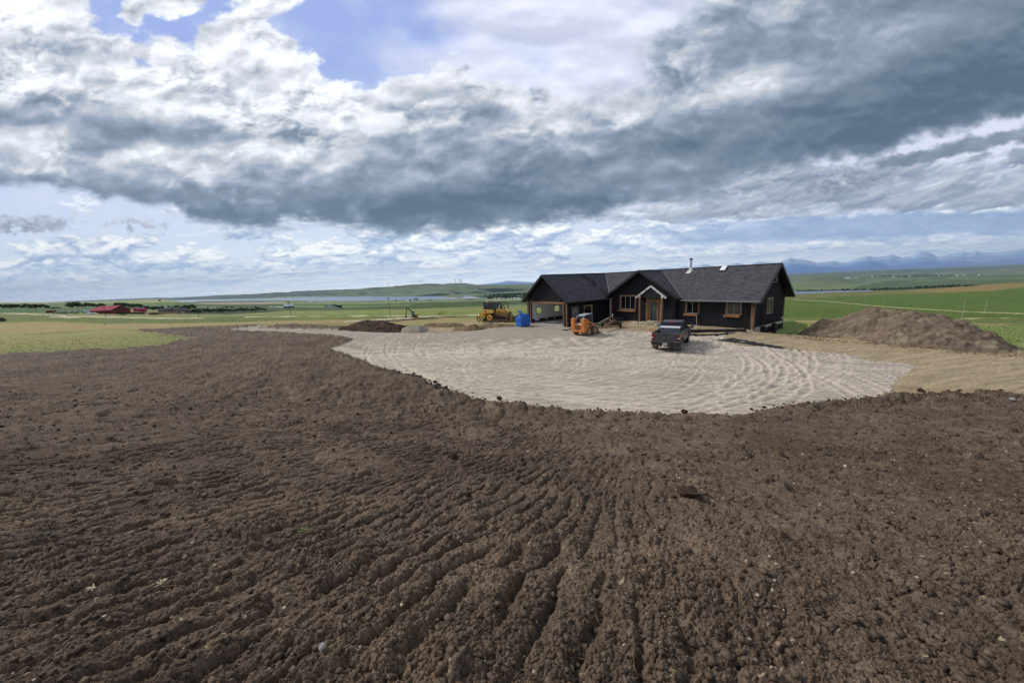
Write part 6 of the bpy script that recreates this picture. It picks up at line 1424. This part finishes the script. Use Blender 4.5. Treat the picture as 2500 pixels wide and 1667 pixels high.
FAB=mat('black_fabric',srgb(34,34,38),.75,var=.3,vs=2.5,spec=.3)
a=[ground_at(*p) for p in[(1768,828.5),(1800,833.5),(1850,841),(1912,850)]]
strip_mesh('fabric_sheet',a,(1.7,.7),FAB,'strip of black landscape fabric lying flat on dirt at the right edge of the gravel','landscape fabric',.035)
a=[ground_at(*p) for p in[(1806,836.2),(1822,838.6)]];strip_mesh('fabric_patch',a,(.55,.5),mat('grey_tape',srgb(96,96,100),.6,var=.2,vs=6),'grey patch on the flat black fabric strip','fabric patch',.07,.02,8)
a=[ground_at(*p) for p in[(1650,817),(1700,818.5),(1745,819),(1790,815.5)]];strip_mesh('fabric_sheet',a,(1.3,.6),FAB,'crumpled black fabric sheet spread below the long black roll','landscape fabric',.05)
A=ground_at(1672,812);B=ground_at(1821,815);g=MB();az_=A[2]+.16;g.tube((A[0],A[1],ground_z(A[0],A[1])+.17),(B[0],B[1],ground_z(B[0],B[1])+.17),.17,.15,16);r_=g.build('fabric_roll',FAB,None,.01);tag(r_,'long black roll of fabric lying in front of the right windows','fabric roll')
g=MB();c=Vector(tuple(A)).lerp(Vector(tuple(B)),.80);d=(Vector(tuple(B))-Vector(tuple(A))).normalized();g.tube(c+Vector((0,0,.17))-d*.02,c+Vector((0,0,.17))+d*.02,.172,n=16);g.build('tape_band',mat('grey_tape2',srgb(130,130,130),.5),r_)
def board(px0,px1,w,h,m,label,name='board',lift=.05):
    A=ground_at(*px0);B=ground_at(*px1);g=MB();g.bar((A[0],A[1],ground_z(A[0],A[1])+lift),(B[0],B[1],ground_z(B[0],B[1])+lift),w,h);return tag(g.build(name,m,None,.004),label,'board')
board((1546,798.6),(1583,799.6),.09,.05,mat('pale_board',srgb(196,170,128),.7,var=.2,vs=4),'thin pale board on the dirt beyond the orange beam')
board((1580,805),(1606,806),.16,.12,mat('orange_beam',srgb(196,140,76),.7,var=.25,vs=3),'short orange timber beam on the dirt left of the pickup')
board((1564,808.6),(1604,810),.12,.05,mat('pale_board2',srgb(192,166,124),.7,var=.2,vs=4),'pale board lying nearest the gravel left of the pickup',lift=.04)
board((1430,785.5),(1483,781),.30,.06,mat('grey_board',srgb(128,118,106),.8,var=.2,vs=3),'grey plank lying along the side wall behind the orange loader',lift=.3)
# leaning plank and rod
g=MB();g.bar(HP(11.75,-.30,1.5),HP(12.05,-.75,.30),.06,.03);tag(g.build('leaning_board',mat('grey_stick',srgb(150,146,140),.8),None),'thin grey board leaning under the small right window','board')
g=MB();g.tube(HP(10.7,-.9,.2),HP(10.7,-.9,1.1),.012);tag(g.build('steel_rod',RUST,None),'thin upright steel rod in front of the dark wall','rod')
# concrete threshold stones under the entry
ST=[mat('pale_slab',srgb(196,186,168),.85,var=.25,vs=5),mat('cream_slab',srgb(178,166,146),.85,var=.25,vs=5)]
for k in range(11):
    px=1563+k*8.1+R_.uniform(-2,2);py=786.5+R_.uniform(-1.2,1.6)+(k%3)*.9;P=at_z(px,py,.42);x,y=P[0],P[1]
    o=put(rock_mesh(900+k,1.3,.7,.35,2,.3),'step_stone',ST[k%2],x,y,.24+.08*R_.random(),ordn(k+1)+' pale stone from the left in the broken row below the entry door','stone','pale stones below the entry door',.1)
    o.location.z=ground_z(x,y)+.10
# torn black fabric near the garage corner
a=[ground_at(*p) for p in[(1376,806.5),(1396,803.5),(1402,801)]];strip_mesh('fabric_scrap',a,(.5,.35),FAB,'scrap of black fabric on the ground between the garage corner and the loader','fabric scrap',.05,.03,14)
# ================= things in the country beyond =================
def pole(top,base,r,m,label,arm=True,name='utility_pole'):
    B=ground_at(*base);d=rayd(*top);T=np.array([0,0,ZC])+d*(B[1]/d[1]);h=max(1.,T[2]-B[2])
    e=empty(name,tuple(B),0,label,'pole');k=B[1]/F;rr=max(r,.0)
    g=MB();g.tube((0,0,-.3),(T[0]-B[0],0,h),rr,rr*.7,8);g.build('shaft',m,e)
    if arm:
        g=MB();x=(T[0]-B[0])*.94;g.box((x-h*.07,-.08,h*.935),(x+h*.07,.08,h*.955));g.build('cross_arm',m,e)
        for s in(-1,0,1):
            g=MB();g.tube((x+s*h*.06,0,h*.955),(x+s*h*.06,0,h*.985),.06);g.build('insulator',m,e)
    return e
PD=mat('dark_pole',srgb(62,54,48),.8,var=.2,vs=2);PP=mat('pale_pole',srgb(158,160,132),.8,var=.15,vs=2)
pole((253,748),(259.4,776),.17,PD,'dark leaning utility pole in front of the red barn')
pole((65.5,744.6),(69,762),.20,PP,'pale utility pole near the left border beyond the road')
pole((129,758),(131.8,775),.12,PP,'short pale pole by the small red shed',False)
pole((481,755.7),(485.2,776),.17,PD,'dark pole right of the brown farmhouse')
pole((491.6,748.2),(495.4,771),.20,PP,'pale pole right of the dark farmhouse pole')
pole((704.8,736.5),(711.6,775),.11,PD,'thin dark pole in front of the white farmyard')
pole((718,736.5),(722.3,767.4),.17,PP,'pale pole right of the white farmyard')
pole((947.6,725.8),(953.3,773),.12,PD,'dark pole standing left of the excavator')
pole((915,724.9),(916,739),.5,PD,'distant dark pole near the lake shore',False)
pole((983,732.5),(984.5,754.5),.14,PP,'pale pole directly behind the excavator boom')
pole((2160.5,729),(2156,751),.16,PP,'pale pole beside the field track above the mound')
pole((2357,732.7),(2348.8,777.5),.13,PP,'tall pale pole at the lower border of the green crop')
pole((2410,733.4),(2403.3,763),.16,PP,'pale pole on the far right beyond the field track')
def stake(top,base,r,m,label,cat='stake',cap=None,name='marker_stake'):
    B=ground_at(*base);d=rayd(*top);T=np.array([0,0,ZC])+d*(B[1]/d[1]);e=empty(name,tuple(B),0,label,cat);h=T[2]-B[2]
    g=MB();g.tube((0,0,-.1),(T[0]-B[0],0,h),r,r,8);g.build('shaft',m,e)
    if cap:
        g=MB();g.lathe([(0,h-.35),(r*2.8,h-.3),(r*3.4,h),(r*2.6,h+.35),(0,h+.5)],12,(T[0]-B[0],0,0));g.build('cap',cap,e)
YP=mat('yellow_post',srgb(176,160,70),.6)
stake((1245.6,753),(1245.8,771.5),.16,YP,'yellow post with a white cap, left of two behind the dumpster','post',WHT,'yellow_post')
stake((1262,750),(1262.6,771.5),.16,YP,'yellow post with a white cap, right of two behind the dumpster','post',WHT,'yellow_post')
stake((253.8,786),(258,793),.10,PP,'short slanted wooden stake in the left grass','stake')
stake((417,786),(418.5,793),.06,PP,'small upright stake beyond the tip of the bare soil','stake')
def prm(px,py,w,d,h,rz,wall,roofm,label,cat,name='farm_building',gable=True,rise=.35,extra=None,hwall=None):
    """a small building standing at a pixel, w x d metres"""
    B=ground_at(px,py);cq=B[1]/math.hypot(B[0],B[1]);w*=cq;d*=max(.6,cq);rz=rz-math.atan2(B[0],B[1]);e=empty(name,(B[0],B[1],B[2]-.2),rz,label,cat)
    g=MB();hw=hwall or h*(1-rise)
    g.prism([(-d/2,0),(d/2,0),(d/2,hw),(0,h-.05),(-d/2,hw)] if gable else [(-d/2,0),(d/2,0),(d/2,hw),(-d/2,hw)],'x',-w/2,w/2);g.build('wall',wall,e)
    g=MB();o_=.4
    if gable:
        for s in(-1,1):g.hexa([(-w/2-o_,0,h),(w/2+o_,0,h),(w/2+o_,s*(d/2+o_),hw-.1),(-w/2-o_,s*(d/2+o_),hw-.1)],[(-w/2-o_,0,h+.25),(w/2+o_,0,h+.25),(w/2+o_,s*(d/2+o_),hw+.12),(-w/2-o_,s*(d/2+o_),hw+.12)])
    else:g.box((-w/2-o_,-d/2-o_,hw),(w/2+o_,d/2+o_,hw+.3))
    rf=g.build('roof',roofm,e)
    if extra:extra(e,rf,w,d,h,hw)
    return e
RW=mat('barn_red',srgb(104,34,36),.8,var=.12,vs=.4);RR=mat('barn_roof',srgb(158,88,94),.95,var=.08,vs=.3,spec=.03);RB=mat('bright_red',srgb(150,38,44),.7)
def barn():
    B=ground_at(272,766.5);ang=math.radians(180-42);e=empty('red_barn',(B[0],B[1],B[2]-.3),-math.atan2(B[0],B[1]),'large dark red barn with a pale red metal roof beyond the road','barn')
    dl=Vector((math.cos(ang),math.sin(ang),0));dr=Vector((math.sin(math.radians(42)),math.cos(math.radians(42)),0));L=21.;Wd=24.;hw,h=4.6,9.2
    P=lambda a,b,z:dl*a+dr*b+Vector((0,0,z))
    g=MB();g.add([P(0,0,0),P(0,Wd,0),P(0,Wd,hw),P(0,Wd/2,h),P(0,0,hw),P(L,0,0),P(L,Wd,0),P(L,Wd,hw),P(L,Wd/2,h),P(L,0,hw)],[(0,1,2,3,4),(9,8,7,6,5),(0,4,9,5),(1,6,7,2),(4,3,8,9),(3,2,7,8),(0,5,6,1)]);g.build('wall',RW,e)
    for b0,z0,b1,z1 in((-1,hw-.2,Wd/2,h+.1),(Wd+1,hw-.2,Wd/2,h+.1)):
        g=MB();g.hexa([P(-.8,b0,z0),P(L+.8,b0,z0),P(L+.8,b1,z1),P(-.8,b1,z1)],[P(-.8,b0,z0+.35),P(L+.8,b0,z0+.35),P(L+.8,b1,z1+.35),P(-.8,b1,z1+.35)]);g.build('roof',RR,e)
    for b0,b1 in((.3,1.5),(3.2,4.2),(20,21.2),(22.3,23)):
        g=MB();g.hexa([P(-.12,b0,0),P(-.12,b1,0),P(.1,b1,0),P(.1,b0,0)],[P(-.12,b0,hw-.2),P(-.12,b1,hw-.2),P(.1,b1,hw-.2),P(.1,b0,hw-.2)]);g.build('corner_panel',RB,e)
barn()
SOL=mat('solar_glass',srgb(120,136,146),.2,spec=.8)
def solar(e,rf,w,d,h,hw):
    for a in(-.30,.12):
        g=MB();s=-1
        f=lambda t:(s*(d/2)*(1-t),hw+(h-hw)*t+.3)
        y0,z0=f(.12);y1,z1=f(.88);g.hexa([(w*a,y0,z0),(w*(a+.30),y0,z0),(w*(a+.30),y1,z1),(w*a,y1,z1)],[(w*a,y0,z0+.1),(w*(a+.30),y0,z0+.1),(w*(a+.30),y1,z1+.1),(w*a,y1,z1+.1)]);g.build('solar_panel',SOL,rf)
prm(343,763,16,11,6.8,math.radians(8),RW,mat('red_roof',srgb(170,50,70),.9,spec=.05),'red roofed shed with two solar panels right of the barn','shed','solar_shed',extra=solar,hwall=2.6)
GB=mat('brown_wall',srgb(92,76,66),.8);GRF=mat('grey_roof',srgb(92,96,98),.95,spec=.05)
def porch(e,rf,w,d,h,hw):
    for x in(-w*.4,w*.4):
        g=MB();g.box((x-.2,-d/2-.3,0),(x+.2,-d/2,hw));g.build('porch_post',WHT,e)
prm(408,763.5,20,11,6.2,math.radians(15),GB,GRF,'low grey roofed farmhouse behind the board fence, left one','farmhouse','farmhouse',extra=porch,hwall=3.2)
prm(441,764,20,12,6.4,math.radians(22),GB,GRF,'grey roofed farmhouse with a brown gable at the right end of the fence','farmhouse','farmhouse',extra=porch,hwall=3.2)
prm(126.5,765.2,11,6,4.0,math.radians(5),RW,mat('dull_red_roof',srgb(150,96,84),.7),'small dark red shed on a pale base beyond the left road','shed','red_shed',gable=False,hwall=3.2)
B=ground_at(125.5,765.6);g=MB();g.box((-5.2,-3.4,-.1),(5.2,-3.1,.9));o=g.build('pale_trailer',WHT,None);o.location=(B[0],B[1],B[2]);tag(o,'long white low trailer in front of the small red shed','trailer')
prm(212,765,8.5,8,4.4,math.radians(20),mat('tent_wall',srgb(120,126,128),.7),mat('tent_roof',srgb(178,192,196),.5),'pale blue tent roof at the left end of the barn','tent','tent',hwall=1.2)
def car(px,py,c,label,rz=0,L=4.8,H_=1.7):
    B=ground_at(px,py);e=empty('parked_car',(B[0],B[1],B[2]),rz,label,'car');m=mat('car_%d'%px,c,.4)
    g=MB();g.loft([[(-L/2,-.9,.4),(-L/2,.9,.4),(-L/2,.9,.95),(-L/2,-.9,.95)],[(L/2-.2,-.9,.4),(L/2-.2,.9,.4),(L/2,.85,.85),(L/2,-.85,.85)]]);g.build('body',m,e,.08)
    g=MB();g.hexa([(-L*.35,-.85,.95),(L*.25,-.85,.95),(L*.25,.85,.95),(-L*.35,.85,.95)],[(-L*.27,-.7,H_),(L*.1,-.7,H_),(L*.1,.7,H_),(-L*.27,.7,H_)]);g.build('cabin',m,e,.05)
    for x in(-L*.3,L*.3):
        for y in(-.85,.85):
            g=MB();g.tube((x,y-.1,.35),(x,y+.1,.35),.35,n=12);g.build('wheel',DGREY,e)
car(219,767.4,srgb(225,225,222),'white vehicle parked at the left corner of the red barn',.3,5.5,2.2)
car(232,767.2,srgb(212,205,205),'pale car parked in front of the side wall of the red barn',.1,6.5,1.9)
for px,lab in((175.5,'left of the two round grey bales in the left crop field'),(187.5,'right of the two round grey bales in the left crop field')):
    B=ground_at(px,765.5);g=MB();g.lathe([(0,-1.6),(1.5,-1.6),(1.9,-1.3),(1.9,1.3),(1.5,1.6),(0,1.6)],18,(0,0,1.7),ax='x');o=g.build('hay_bale',mat('bale',srgb(158,164,142),.9,var=.25,vs=1),None,smooth=True);o.location=tuple(B);tag(o,lab,'hay bale')
B=ground_at(149,766);o=put(rock_mesh(5,1.7,.8,.62,3,.5),'rubble_heap',mat('grey_heap',srgb(122,116,120),.9,var=.35,vs=.7),B[0],B[1],3.2,'grey heap of rubble beside the small red shed','rubble heap',None,.4,.2);o.location.z=B[2]+.9
B=ground_at(2,785.5);o=put(rock_mesh(6,1.2,.9,.7,2,.4),'boulder',mat('dark_boulder',srgb(60,56,58),.9),B[0],B[1],1.5,'dark boulder in the grass at the left border','boulder',None,.2);o.location.z=B[2]+.6
B=ground_at(1079,767.5);e=empty('grader_trailer',tuple(B),.05,'low yellow farm implement in the green field right of the excavator','implement')
g=MB();g.box((-2.3,-.6,.6),(2.3,.6,1.0));g.build('frame',mat('impl_yellow',srgb(186,168,84),.7,var=.2,vs=1),e);g=MB();g.box((-2.0,-.5,1.0),(-.8,.5,1.7));g.bar((1.2,0,1.0),(2.4,0,1.9),.3,.3);g.build('hopper',MATS['impl_yellow'],e)
for x in(-1.6,1.6):
    g=MB();g.tube((x,-.8,.45),(x,.8,.45),.45,n=12);g.build('wheel',DGREY,e)
# fences
def fence(pts,h,m,label,name='board_fence',thick=.12):
    P=[ground_at(*p) for p in pts];e=empty(name,tuple(P[0]),0,label,'fence')
    for a,b in zip(P,P[1:]):
        g=MB();g.bar(Vector(tuple(a-P[0]))+Vector((0,0,h/2)),Vector(tuple(b-P[0]))+Vector((0,0,h/2)),thick,h);g.build('panel',m,e)
    for p in P:
        g=MB();q=Vector(tuple(p-P[0]));g.box((q.x-.2,q.y-.2,q.z),(q.x+.2,q.y+.2,q.z+h+.15));g.build('post',m,e)
FN=mat('fence_boards',srgb(182,140,116),.85,var=.15,vs=.8)
fence([(324,764.5),(345,765.5),(366,767),(400,766.2),(435,765.2)],2.4,FN,'long pinkish board fence in front of the farmhouses')
fence([(440,765.4),(453,765.4)],2.6,FN,'short pinkish board fence right of the dark gap')
fence([(454,763.8),(469,763.3)],2.0,mat('grey_boards',srgb(150,140,124),.85),'weathered grey board fence at the right end of the farmyard')
PW=mat('fence_post',srgb(140,138,112),.85)
for k,px in enumerate(range(262,312,9)):
    B=ground_at(px,771.2);g=MB();g.box((-.12,-.12,0),(.12,.12,1.9));o=g.build('fence_post',PW,None);o.location=tuple(B);tag(o,ordn(k+1)+' wooden fence post from the left in the row below the red barn','fence post','fence posts below the barn')
# middle farmyard, shore houses, hill village
WW=mat('white_wall',srgb(205,208,208),.7);WR=mat('white_roof',srgb(214,220,222),.5);GW_=mat('grey_wall',srgb(120,132,132),.7)
for (px,py,w,d,h,rz,wm,rm,lab) in[(662,750.6,16,9,4.2,0,GW_,WR,'leftmost white roofed shed of the middle farmyard'),(676,751,18,9,3.8,.05,WW,WR,'second white shed from the left in the middle farmyard'),(687,751.3,14,8,3.4,-.1,WW,WR,'low white shed in the centre of the middle farmyard'),(705,752.3,22,13,7.4,.15,mat('slate_wall',srgb(92,110,112),.7),mat('pale_roof',srgb(168,186,188),.5),'largest grey barn of the middle farmyard'),(699,744.6,26,10,4.6,0,mat('rose_wall',srgb(170,150,146),.7),WR,'white roofed building behind the middle farmyard barn'),(713,744.2,8,8,6,.3,GW_,WR,'narrow pale building right of the white roofed building'),(807,752.4,17,8,4.6,.08,mat('bluewhite',srgb(186,200,214),.6),mat('blueroof',srgb(104,118,130),.6),'pale blue walled house with a grey roof, left of two in the field'),(823,752.3,14,8,4.6,-.08,WW,mat('dark_roof',srgb(70,78,84),.6),'white house with a dark roof, right of two in the field'),(758,738.2,46,20,8,.1,mat('shore_wall',srgb(150,160,150),.7),WR,'long white building on the near lake shore, left one'),(783,738.4,36,20,7,.1,MATS['shore_wall'],WR,'long white building on the near lake shore, right one'),(997,735.6,30,14,8,.2,WW,WR,'white house at the water edge behind the excavator boom'),(1012,736,26,14,8,.1,GW_,WR,'grey house at the water edge right of the white one'),(1109,731,40,16,9,.0,WW,WR,'large white building at the right tip of the lake'),(1146,731.3,46,20,12,.1,GW_,WR,'tall grey roofed building beside the lake tip'),(1158,730.6,20,14,13,.2,WW,WR,'small bright white building right of the lake tip')]:
    prm(px,py,w,d,h,rz,wm,rm,lab,'building','farm_building')
# ---- trees
LEAF=[mat('leaf_dark',srgb(62,78,52),.9,var=.45,vs=.35,spec=.1),mat('leaf_mid',srgb(74,90,56),.9,var=.45,vs=.35,spec=.1),mat('leaf_grey',srgb(78,92,74),.9,var=.4,vs=.35,spec=.1)]
BARK=mat('bark',srgb(74,62,52),.9)
def crown_mesh(seed,w,h,n=420,lf=.34,base=.16):
    r=np.random.RandomState(seed);L=[(r.uniform(-.6,.6)*w/2,r.uniform(-.6,.6)*w/2,h*r.uniform(.35,.85),r.uniform(.28,.5)*w/2) for _ in range(9)]+[(0,0,h*.6,w*.32)]
    V=[];Q=[]
    for i in range(n):
        cx_,cy_,cz,cr=L[r.randint(len(L))];d=r.normal(size=3);d/=np.linalg.norm(d);rad=cr*r.uniform(.55,1.05);c=np.array([cx_,cy_,cz])+d*rad*np.array([1,1,.8])
        if c[2]<h*base:continue
        a=r.normal(size=3);a/=np.linalg.norm(a);b=np.cross(a,r.normal(size=3));b/=np.linalg.norm(b);s=lf*r.uniform(.6,1.4)
        m=len(V);V+=[c-a*s-b*s*.5,c+a*s-b*s*.6,c+a*s*.8+b*s*.6,c-a*s*.7+b*s*.6];Q.append((m,m+1,m+2,m+3))
    return np.array(V),np.array(Q)
TREES=[]
for k,(w,h) in enumerate(((7,8),(9,8.5),(6,9.5),(10,7),(8,6))):
    V,Q=crown_mesh(50+k,w,h,520,.42);e=bpy.data.objects.new('tree',None)
    o=npmesh('crown',V,Q,LEAF[k%3],None,smooth=False);g=MB();g.tube((0,0,-.5),(0,0,h*.35),.22,.15,7);g.tube((0,0,h*.3),(w*.18,0,h*.6),.12,.05,6);g.tube((0,0,h*.3),(-w*.16,.2,h*.62),.12,.05,6);t=g.build('trunk',BARK,None)
    TREES.append((o,t,w,h))
USED=set()
def tree(px,py,hm,kind,label,group,name='tree',cat='tree',sq=1.):
    B=ground_at(px,py);c,t,w,h=TREES[kind];e=empty(name,(B[0],B[1],B[2]-.2),R_.uniform(0,6),label,cat,group);s=hm/h;e.scale=(s*sq,s*sq,s)
    if kind in USED:c2=c.copy();t2=t.copy();col_.objects.link(c2);col_.objects.link(t2)
    else:c2,t2=c,t;USED.add(kind)
    c2.parent=e;t2.parent=e;return e
def row(x0,y0,x1,y1,n,h0,h1,label,group,jy=.5,sq=1.,name='tree',cat='tree'):
    """label: a phrase that follows 'third tree from the left'"""
    for i in range(n):
        t=(i+.5+R_.uniform(-.35,.35))/n;tree(x0+(x1-x0)*t,y0+(y1-y0)*t+R_.uniform(-jy,jy),R_.uniform(h0,h1),R_.randrange(5),'%s %s from the left %s'%(ordn(i+1),name,label),group,name,cat,sq)
row(2,753.3,118,753.6,19,5,11,'in the dark shelterbelt at the left border','trees in the left shelterbelt',.4,1.1)
row(118,753.6,150,753.6,6,2,5,'tailing off the dark left shelterbelt','bushes ending the left shelterbelt',.3,1.5,'bush','bush')
row(174,752.5,250,752.5,9,9,15,'in the belt left of the red barn','trees left of the barn',.4,1.1)
row(282,752.5,345,752,12,9,14,'showing above the red barn and solar shed','trees behind the barn',.5,1.1)
row(350,757,398,758,9,6,10,'between the solar shed and the farmhouse','trees left of the farmhouse',1.2,1.1)
row(410,753,478,756,9,7,11,'behind the grey roofed farmhouses','trees behind the farmhouse',1.2,1.1)
row(292,768.8,356,767.5,14,2.2,3.6,'in the low hedge before the barn','bushes in front of the barn',.5,1.5,'bush','bush')
row(362,769,402,768.6,8,1.6,2.6,'under the long board fence','bushes below the fence',.3,1.6,'bush','bush')
row(474,764,650,757.5,44,3.2,6.5,'in the long dark thicket right of the farmhouses','bushes in the long thicket',1.6,1.6,'bush','bush')
row(500,753,640,752.4,12,5,9,'standing behind the long dark thicket','trees behind the long thicket',.6,1.1)
for px,py,h,lab in((799,752.5,7,'dark tree at the left end of the pale blue house'),(812,751.5,8,'tree between the two field houses'),(817.5,751.5,9,'tree touching the left end of the white field house'),(829.5,752.5,7,'tree at the right end of the white field house'),(711.5,746,9,'dark tree beside the middle farmyard barn'),(704,741.5,13,'tall tree at the back of the middle farmyard'),(694,752.6,4,'bush in front of the middle farmyard'),(966,736,13,'round tree left of the pair on the lake shore'),(1002,736,15,'leftmost dark tree of the pair at the water edge'),(1015,735.5,20,'darkest round tree at the water edge'),(1050,735.4,12,'flat topped tree on the shore right of the pair'),(70,737.5,26,'lone tree on the left skyline, nearer the border'),(100,736.4,26,'lone tree on the left skyline, farther from the border'),(391,736.6,9,'single bush on the far hillside above the farmhouse')):
    tree(px,py,h,R_.randrange(5),lab,None,sq=1.3)
# wooded village: a mass of trees nobody could count, with its white houses
def mass(name,label,cells,n,seed,hm,lf,m,cat='trees'):
    r=np.random.RandomState(seed);V=[];Q=[];k=0
    for _ in range(n):
        (x0,y0,x1,y1,jy)=cells[r.randint(len(cells))];t=r.uniform();B=ground_at(x0+(x1-x0)*t,y0+(y1-y0)*t+r.uniform(-jy,jy));h=hm*r.uniform(.6,1.3)
        v,q=crown_mesh(r.randint(10000),h*.9,h,26,lf*h,.05);V.append(v+np.array([B[0],B[1],B[2]-.5]));Q.append(q+k);k+=len(v)
    return tag(npmesh(name,np.concatenate(V),np.concatenate(Q),m,None,smooth=False),label,cat,kind='stuff')
mass('village_trees','dark trees filling the village beyond the crop field',[(1192,729,1300,727.5,1.2),(1184,726,1300,723.5,1.5),(1192,723,1300,719.5,1.2)],260,81,16,.16,LEAF[0])
mass('distant_trees','line of dark trees on the far hill right of the house',[(2118,676.4,2230,675.2,.5),(2230,674.6,2325,674,.4)],90,82,20,.16,LEAF[0])
mass('valley_trees','dark band of trees along the valley bottom right of the house',[(1945,712.5,2090,710,1.),(2090,709.5,2230,705,.6),(2230,704,2380,699.5,.5)],150,83,11,.16,LEAF[0])
for k in range(24):
    px=1186+R_.uniform(0,84);py=[730.4,729.6,724.6,721.5][k%4]+R_.uniform(-.4,.4)
    prm(px,py,R_.uniform(9,15),8,7,R_.uniform(-.5,.5),WW,WR,'tiny white house among the village trees','house','village_house') .__setitem__('group','white houses among the village trees')
for k,(px,py) in enumerate([(2066,680.4),(2073,680.2),(2090,679.4),(2130,677.6),(2180,676.8),(2221,676),(2292,674.5),(2337,673.3),(2352,673),(2390,672.2)]):
    prm(px,py,26,14,12,R_.uniform(-.3,.3),WW,WR,'tiny white building along the far tree line on the right hill','building','village_house').__setitem__('group','white buildings on the far right hill')
# ---- wind turbines
TW=mat('turbine_white',srgb(190,196,202),.5);TG=mat('turbine_grey',srgb(96,104,114),.6)
def turbine(px,top,base,label,group,m,k):
    B=ground_at(px,base);d=rayd(px,top);T=np.array([0,0,ZC])+d*(B[1]/d[1]);hub=max(20,(T[2]-B[2])*.80);e=empty('wind_turbine',tuple(B),0,label,'wind turbine',group);w=.0036*B[1]**.5*hub/10
    g=MB();g.tube((0,0,-3),(0,0,hub),w*.9,w*.6,8);g.build('tower',m,e)
    g=MB();g.box((-w*.8,-w*1.8,hub-w*.6),(w*.8,w*1.4,hub+w));n=g.build('nacelle',m,e)
    for j in range(3):
        a=k*.7+j*2.094;g=MB();p=Vector((math.sin(a)*hub*.42,-w*2,hub+math.cos(a)*hub*.42));g.tube((0,-w*2,hub),p,w*.55,w*.18,5);g.build('blade',m,e)
tl=[(948.4,688,702.5),(971.4,687,697.5),(1004.5,688,695),(1009.3,688,695),(1012.2,687,694),(1021.2,682,693.3),(1026.3,683,693.2),(1027.6,685.5,692.6),(1031.8,682,692.6),(1087.9,686.5,693.4),(1093,684.7,692.6),(1101,681.3,691.8),(1111.2,680.4,691),(1115.1,685.5,690.6),(1121.4,680.4,690.6),(1124.5,683,690.3),(1127,680,690.2)]
for k,(px,a,b) in enumerate(tl):turbine(px,a,b+.3,ordn(k+1)+' small grey turbine from the left on the skyline across the lake','wind turbines on the skyline',TG,k)
turbine(1138.9,692,702.5,'big white wind turbine below the hill top, left of two',None,TW,1)
turbine(1146.6,691.5,702.5,'big white wind turbine below the hill top, right of two',None,TW,2)
turbine(1185.5,689.5,695.3,'lone faint wind turbine right of the hill top',None,TG,3)
# ---- grass standing in the nearest meadow
def meadow():
    r=np.random.RandomState(91);u,ys,(X,Y,H,zn)=NG;V=[];C=[];n=34000;k=0
    yy=22*(62/22.)**r.uniform(0,1,n*6);xx=yy*r.uniform(-2.2,2.2,n*6)
    keep=(xx<-18)|((xx>20)&(yy>24)&(yy<36))
    i=np.clip(np.searchsorted(ys,yy)-1,0,len(ys)-2);j=np.clip((xx/yy-u[0])/(u[1]-u[0]),0,len(u)-2).astype(int);z=H[i,j];keep&=(zn[i,j]==0)
    # leave the ground under the house bare
    a=(xx-OX)*math.cos(PSI)+(yy-OY)*math.sin(PSI);b=-(xx-OX)*math.sin(PSI)+(yy-OY)*math.cos(PSI);keep&=~((a>-9)&(a<18.5)&(b>-9)&(b<9))
    xx,yy,z=xx[keep][:n],yy[keep][:n],z[keep][:n];m=len(xx)
    h=(.05+.10*r.uniform(0,1,m))*(1-.6*ss(45,60,yy));w=.006+.0004*yy;a=r.uniform(0,6.28,m);le=r.normal(0,.10,(m,2))
    tanm=ss(-.12,.22,fbm(xx*.07,yy*.16,321,5,.55)+.7*ss(34,58,yy)+.2-.5*ss(5,20,xx))
    gr_=np.exp(-np.clip(-sd(xx,yy,SOIL),0,60)/6.)*.8*(1-ss(50,62,yy));tanm=tanm*(1-gr_);c=L3(112,124,72)[None]*(1-tanm[:,None])+L3(160,142,98)[None]*tanm[:,None];c=c*r.uniform(.85,1.12,(m,1))
    p0=np.stack([xx-np.cos(a)*w,yy-np.sin(a)*w,z-.02],-1);p1=np.stack([xx+np.cos(a)*w,yy+np.sin(a)*w,z-.02],-1);p2=np.stack([xx+le[:,0],yy+le[:,1],z+h],-1)
    V=np.stack([p0,p1,p2],1).reshape(-1,3);Q=np.arange(3*m).reshape(-1,3);C=np.repeat(c,3,0)
    tag(npmesh('meadow_grass',V,Q,MATS['crumbs'],C,smooth=False),'dry and green meadow grass left of the bare soil and behind the yard','grass',kind='stuff')
meadow()

# ================= haze =================
def haze():
    b=MB();b.box((-160000,-2000,-262),(160000,72000,3600))
    m=bpy.data.materials.new('haze');m.use_nodes=True;t=m.node_tree;t.nodes.clear();o=t.nodes.new('ShaderNodeOutputMaterial');v=t.nodes.new('ShaderNodeVolumePrincipled')
    v.inputs['Color'].default_value=(.58,.75,1,1);v.inputs['Density'].default_value=HAZE;v.inputs['Anisotropy'].default_value=.0
    t.links.new(v.outputs[0],o.inputs['Volume']);ob=b.build('haze',m);tag(ob,kind='stuff')
HAZE=1.5e-5
haze()
for o in list(scene.objects):
    if o.type=='MESH' and not o.data.materials:print('NOMAT',o.name)
scene.render.resolution_x=1024;scene.render.resolution_y=682
scene.cycles.use_denoising=True;scene.cycles.denoiser='OPENIMAGEDENOISE';scene.cycles.denoising_input_passes='RGB_ALBEDO_NORMAL';scene.cycles.denoising_prefilter='ACCURATE'
scene.cycles.max_bounces=6;scene.cycles.volume_bounces=0
print('objects',len(scene.objects))
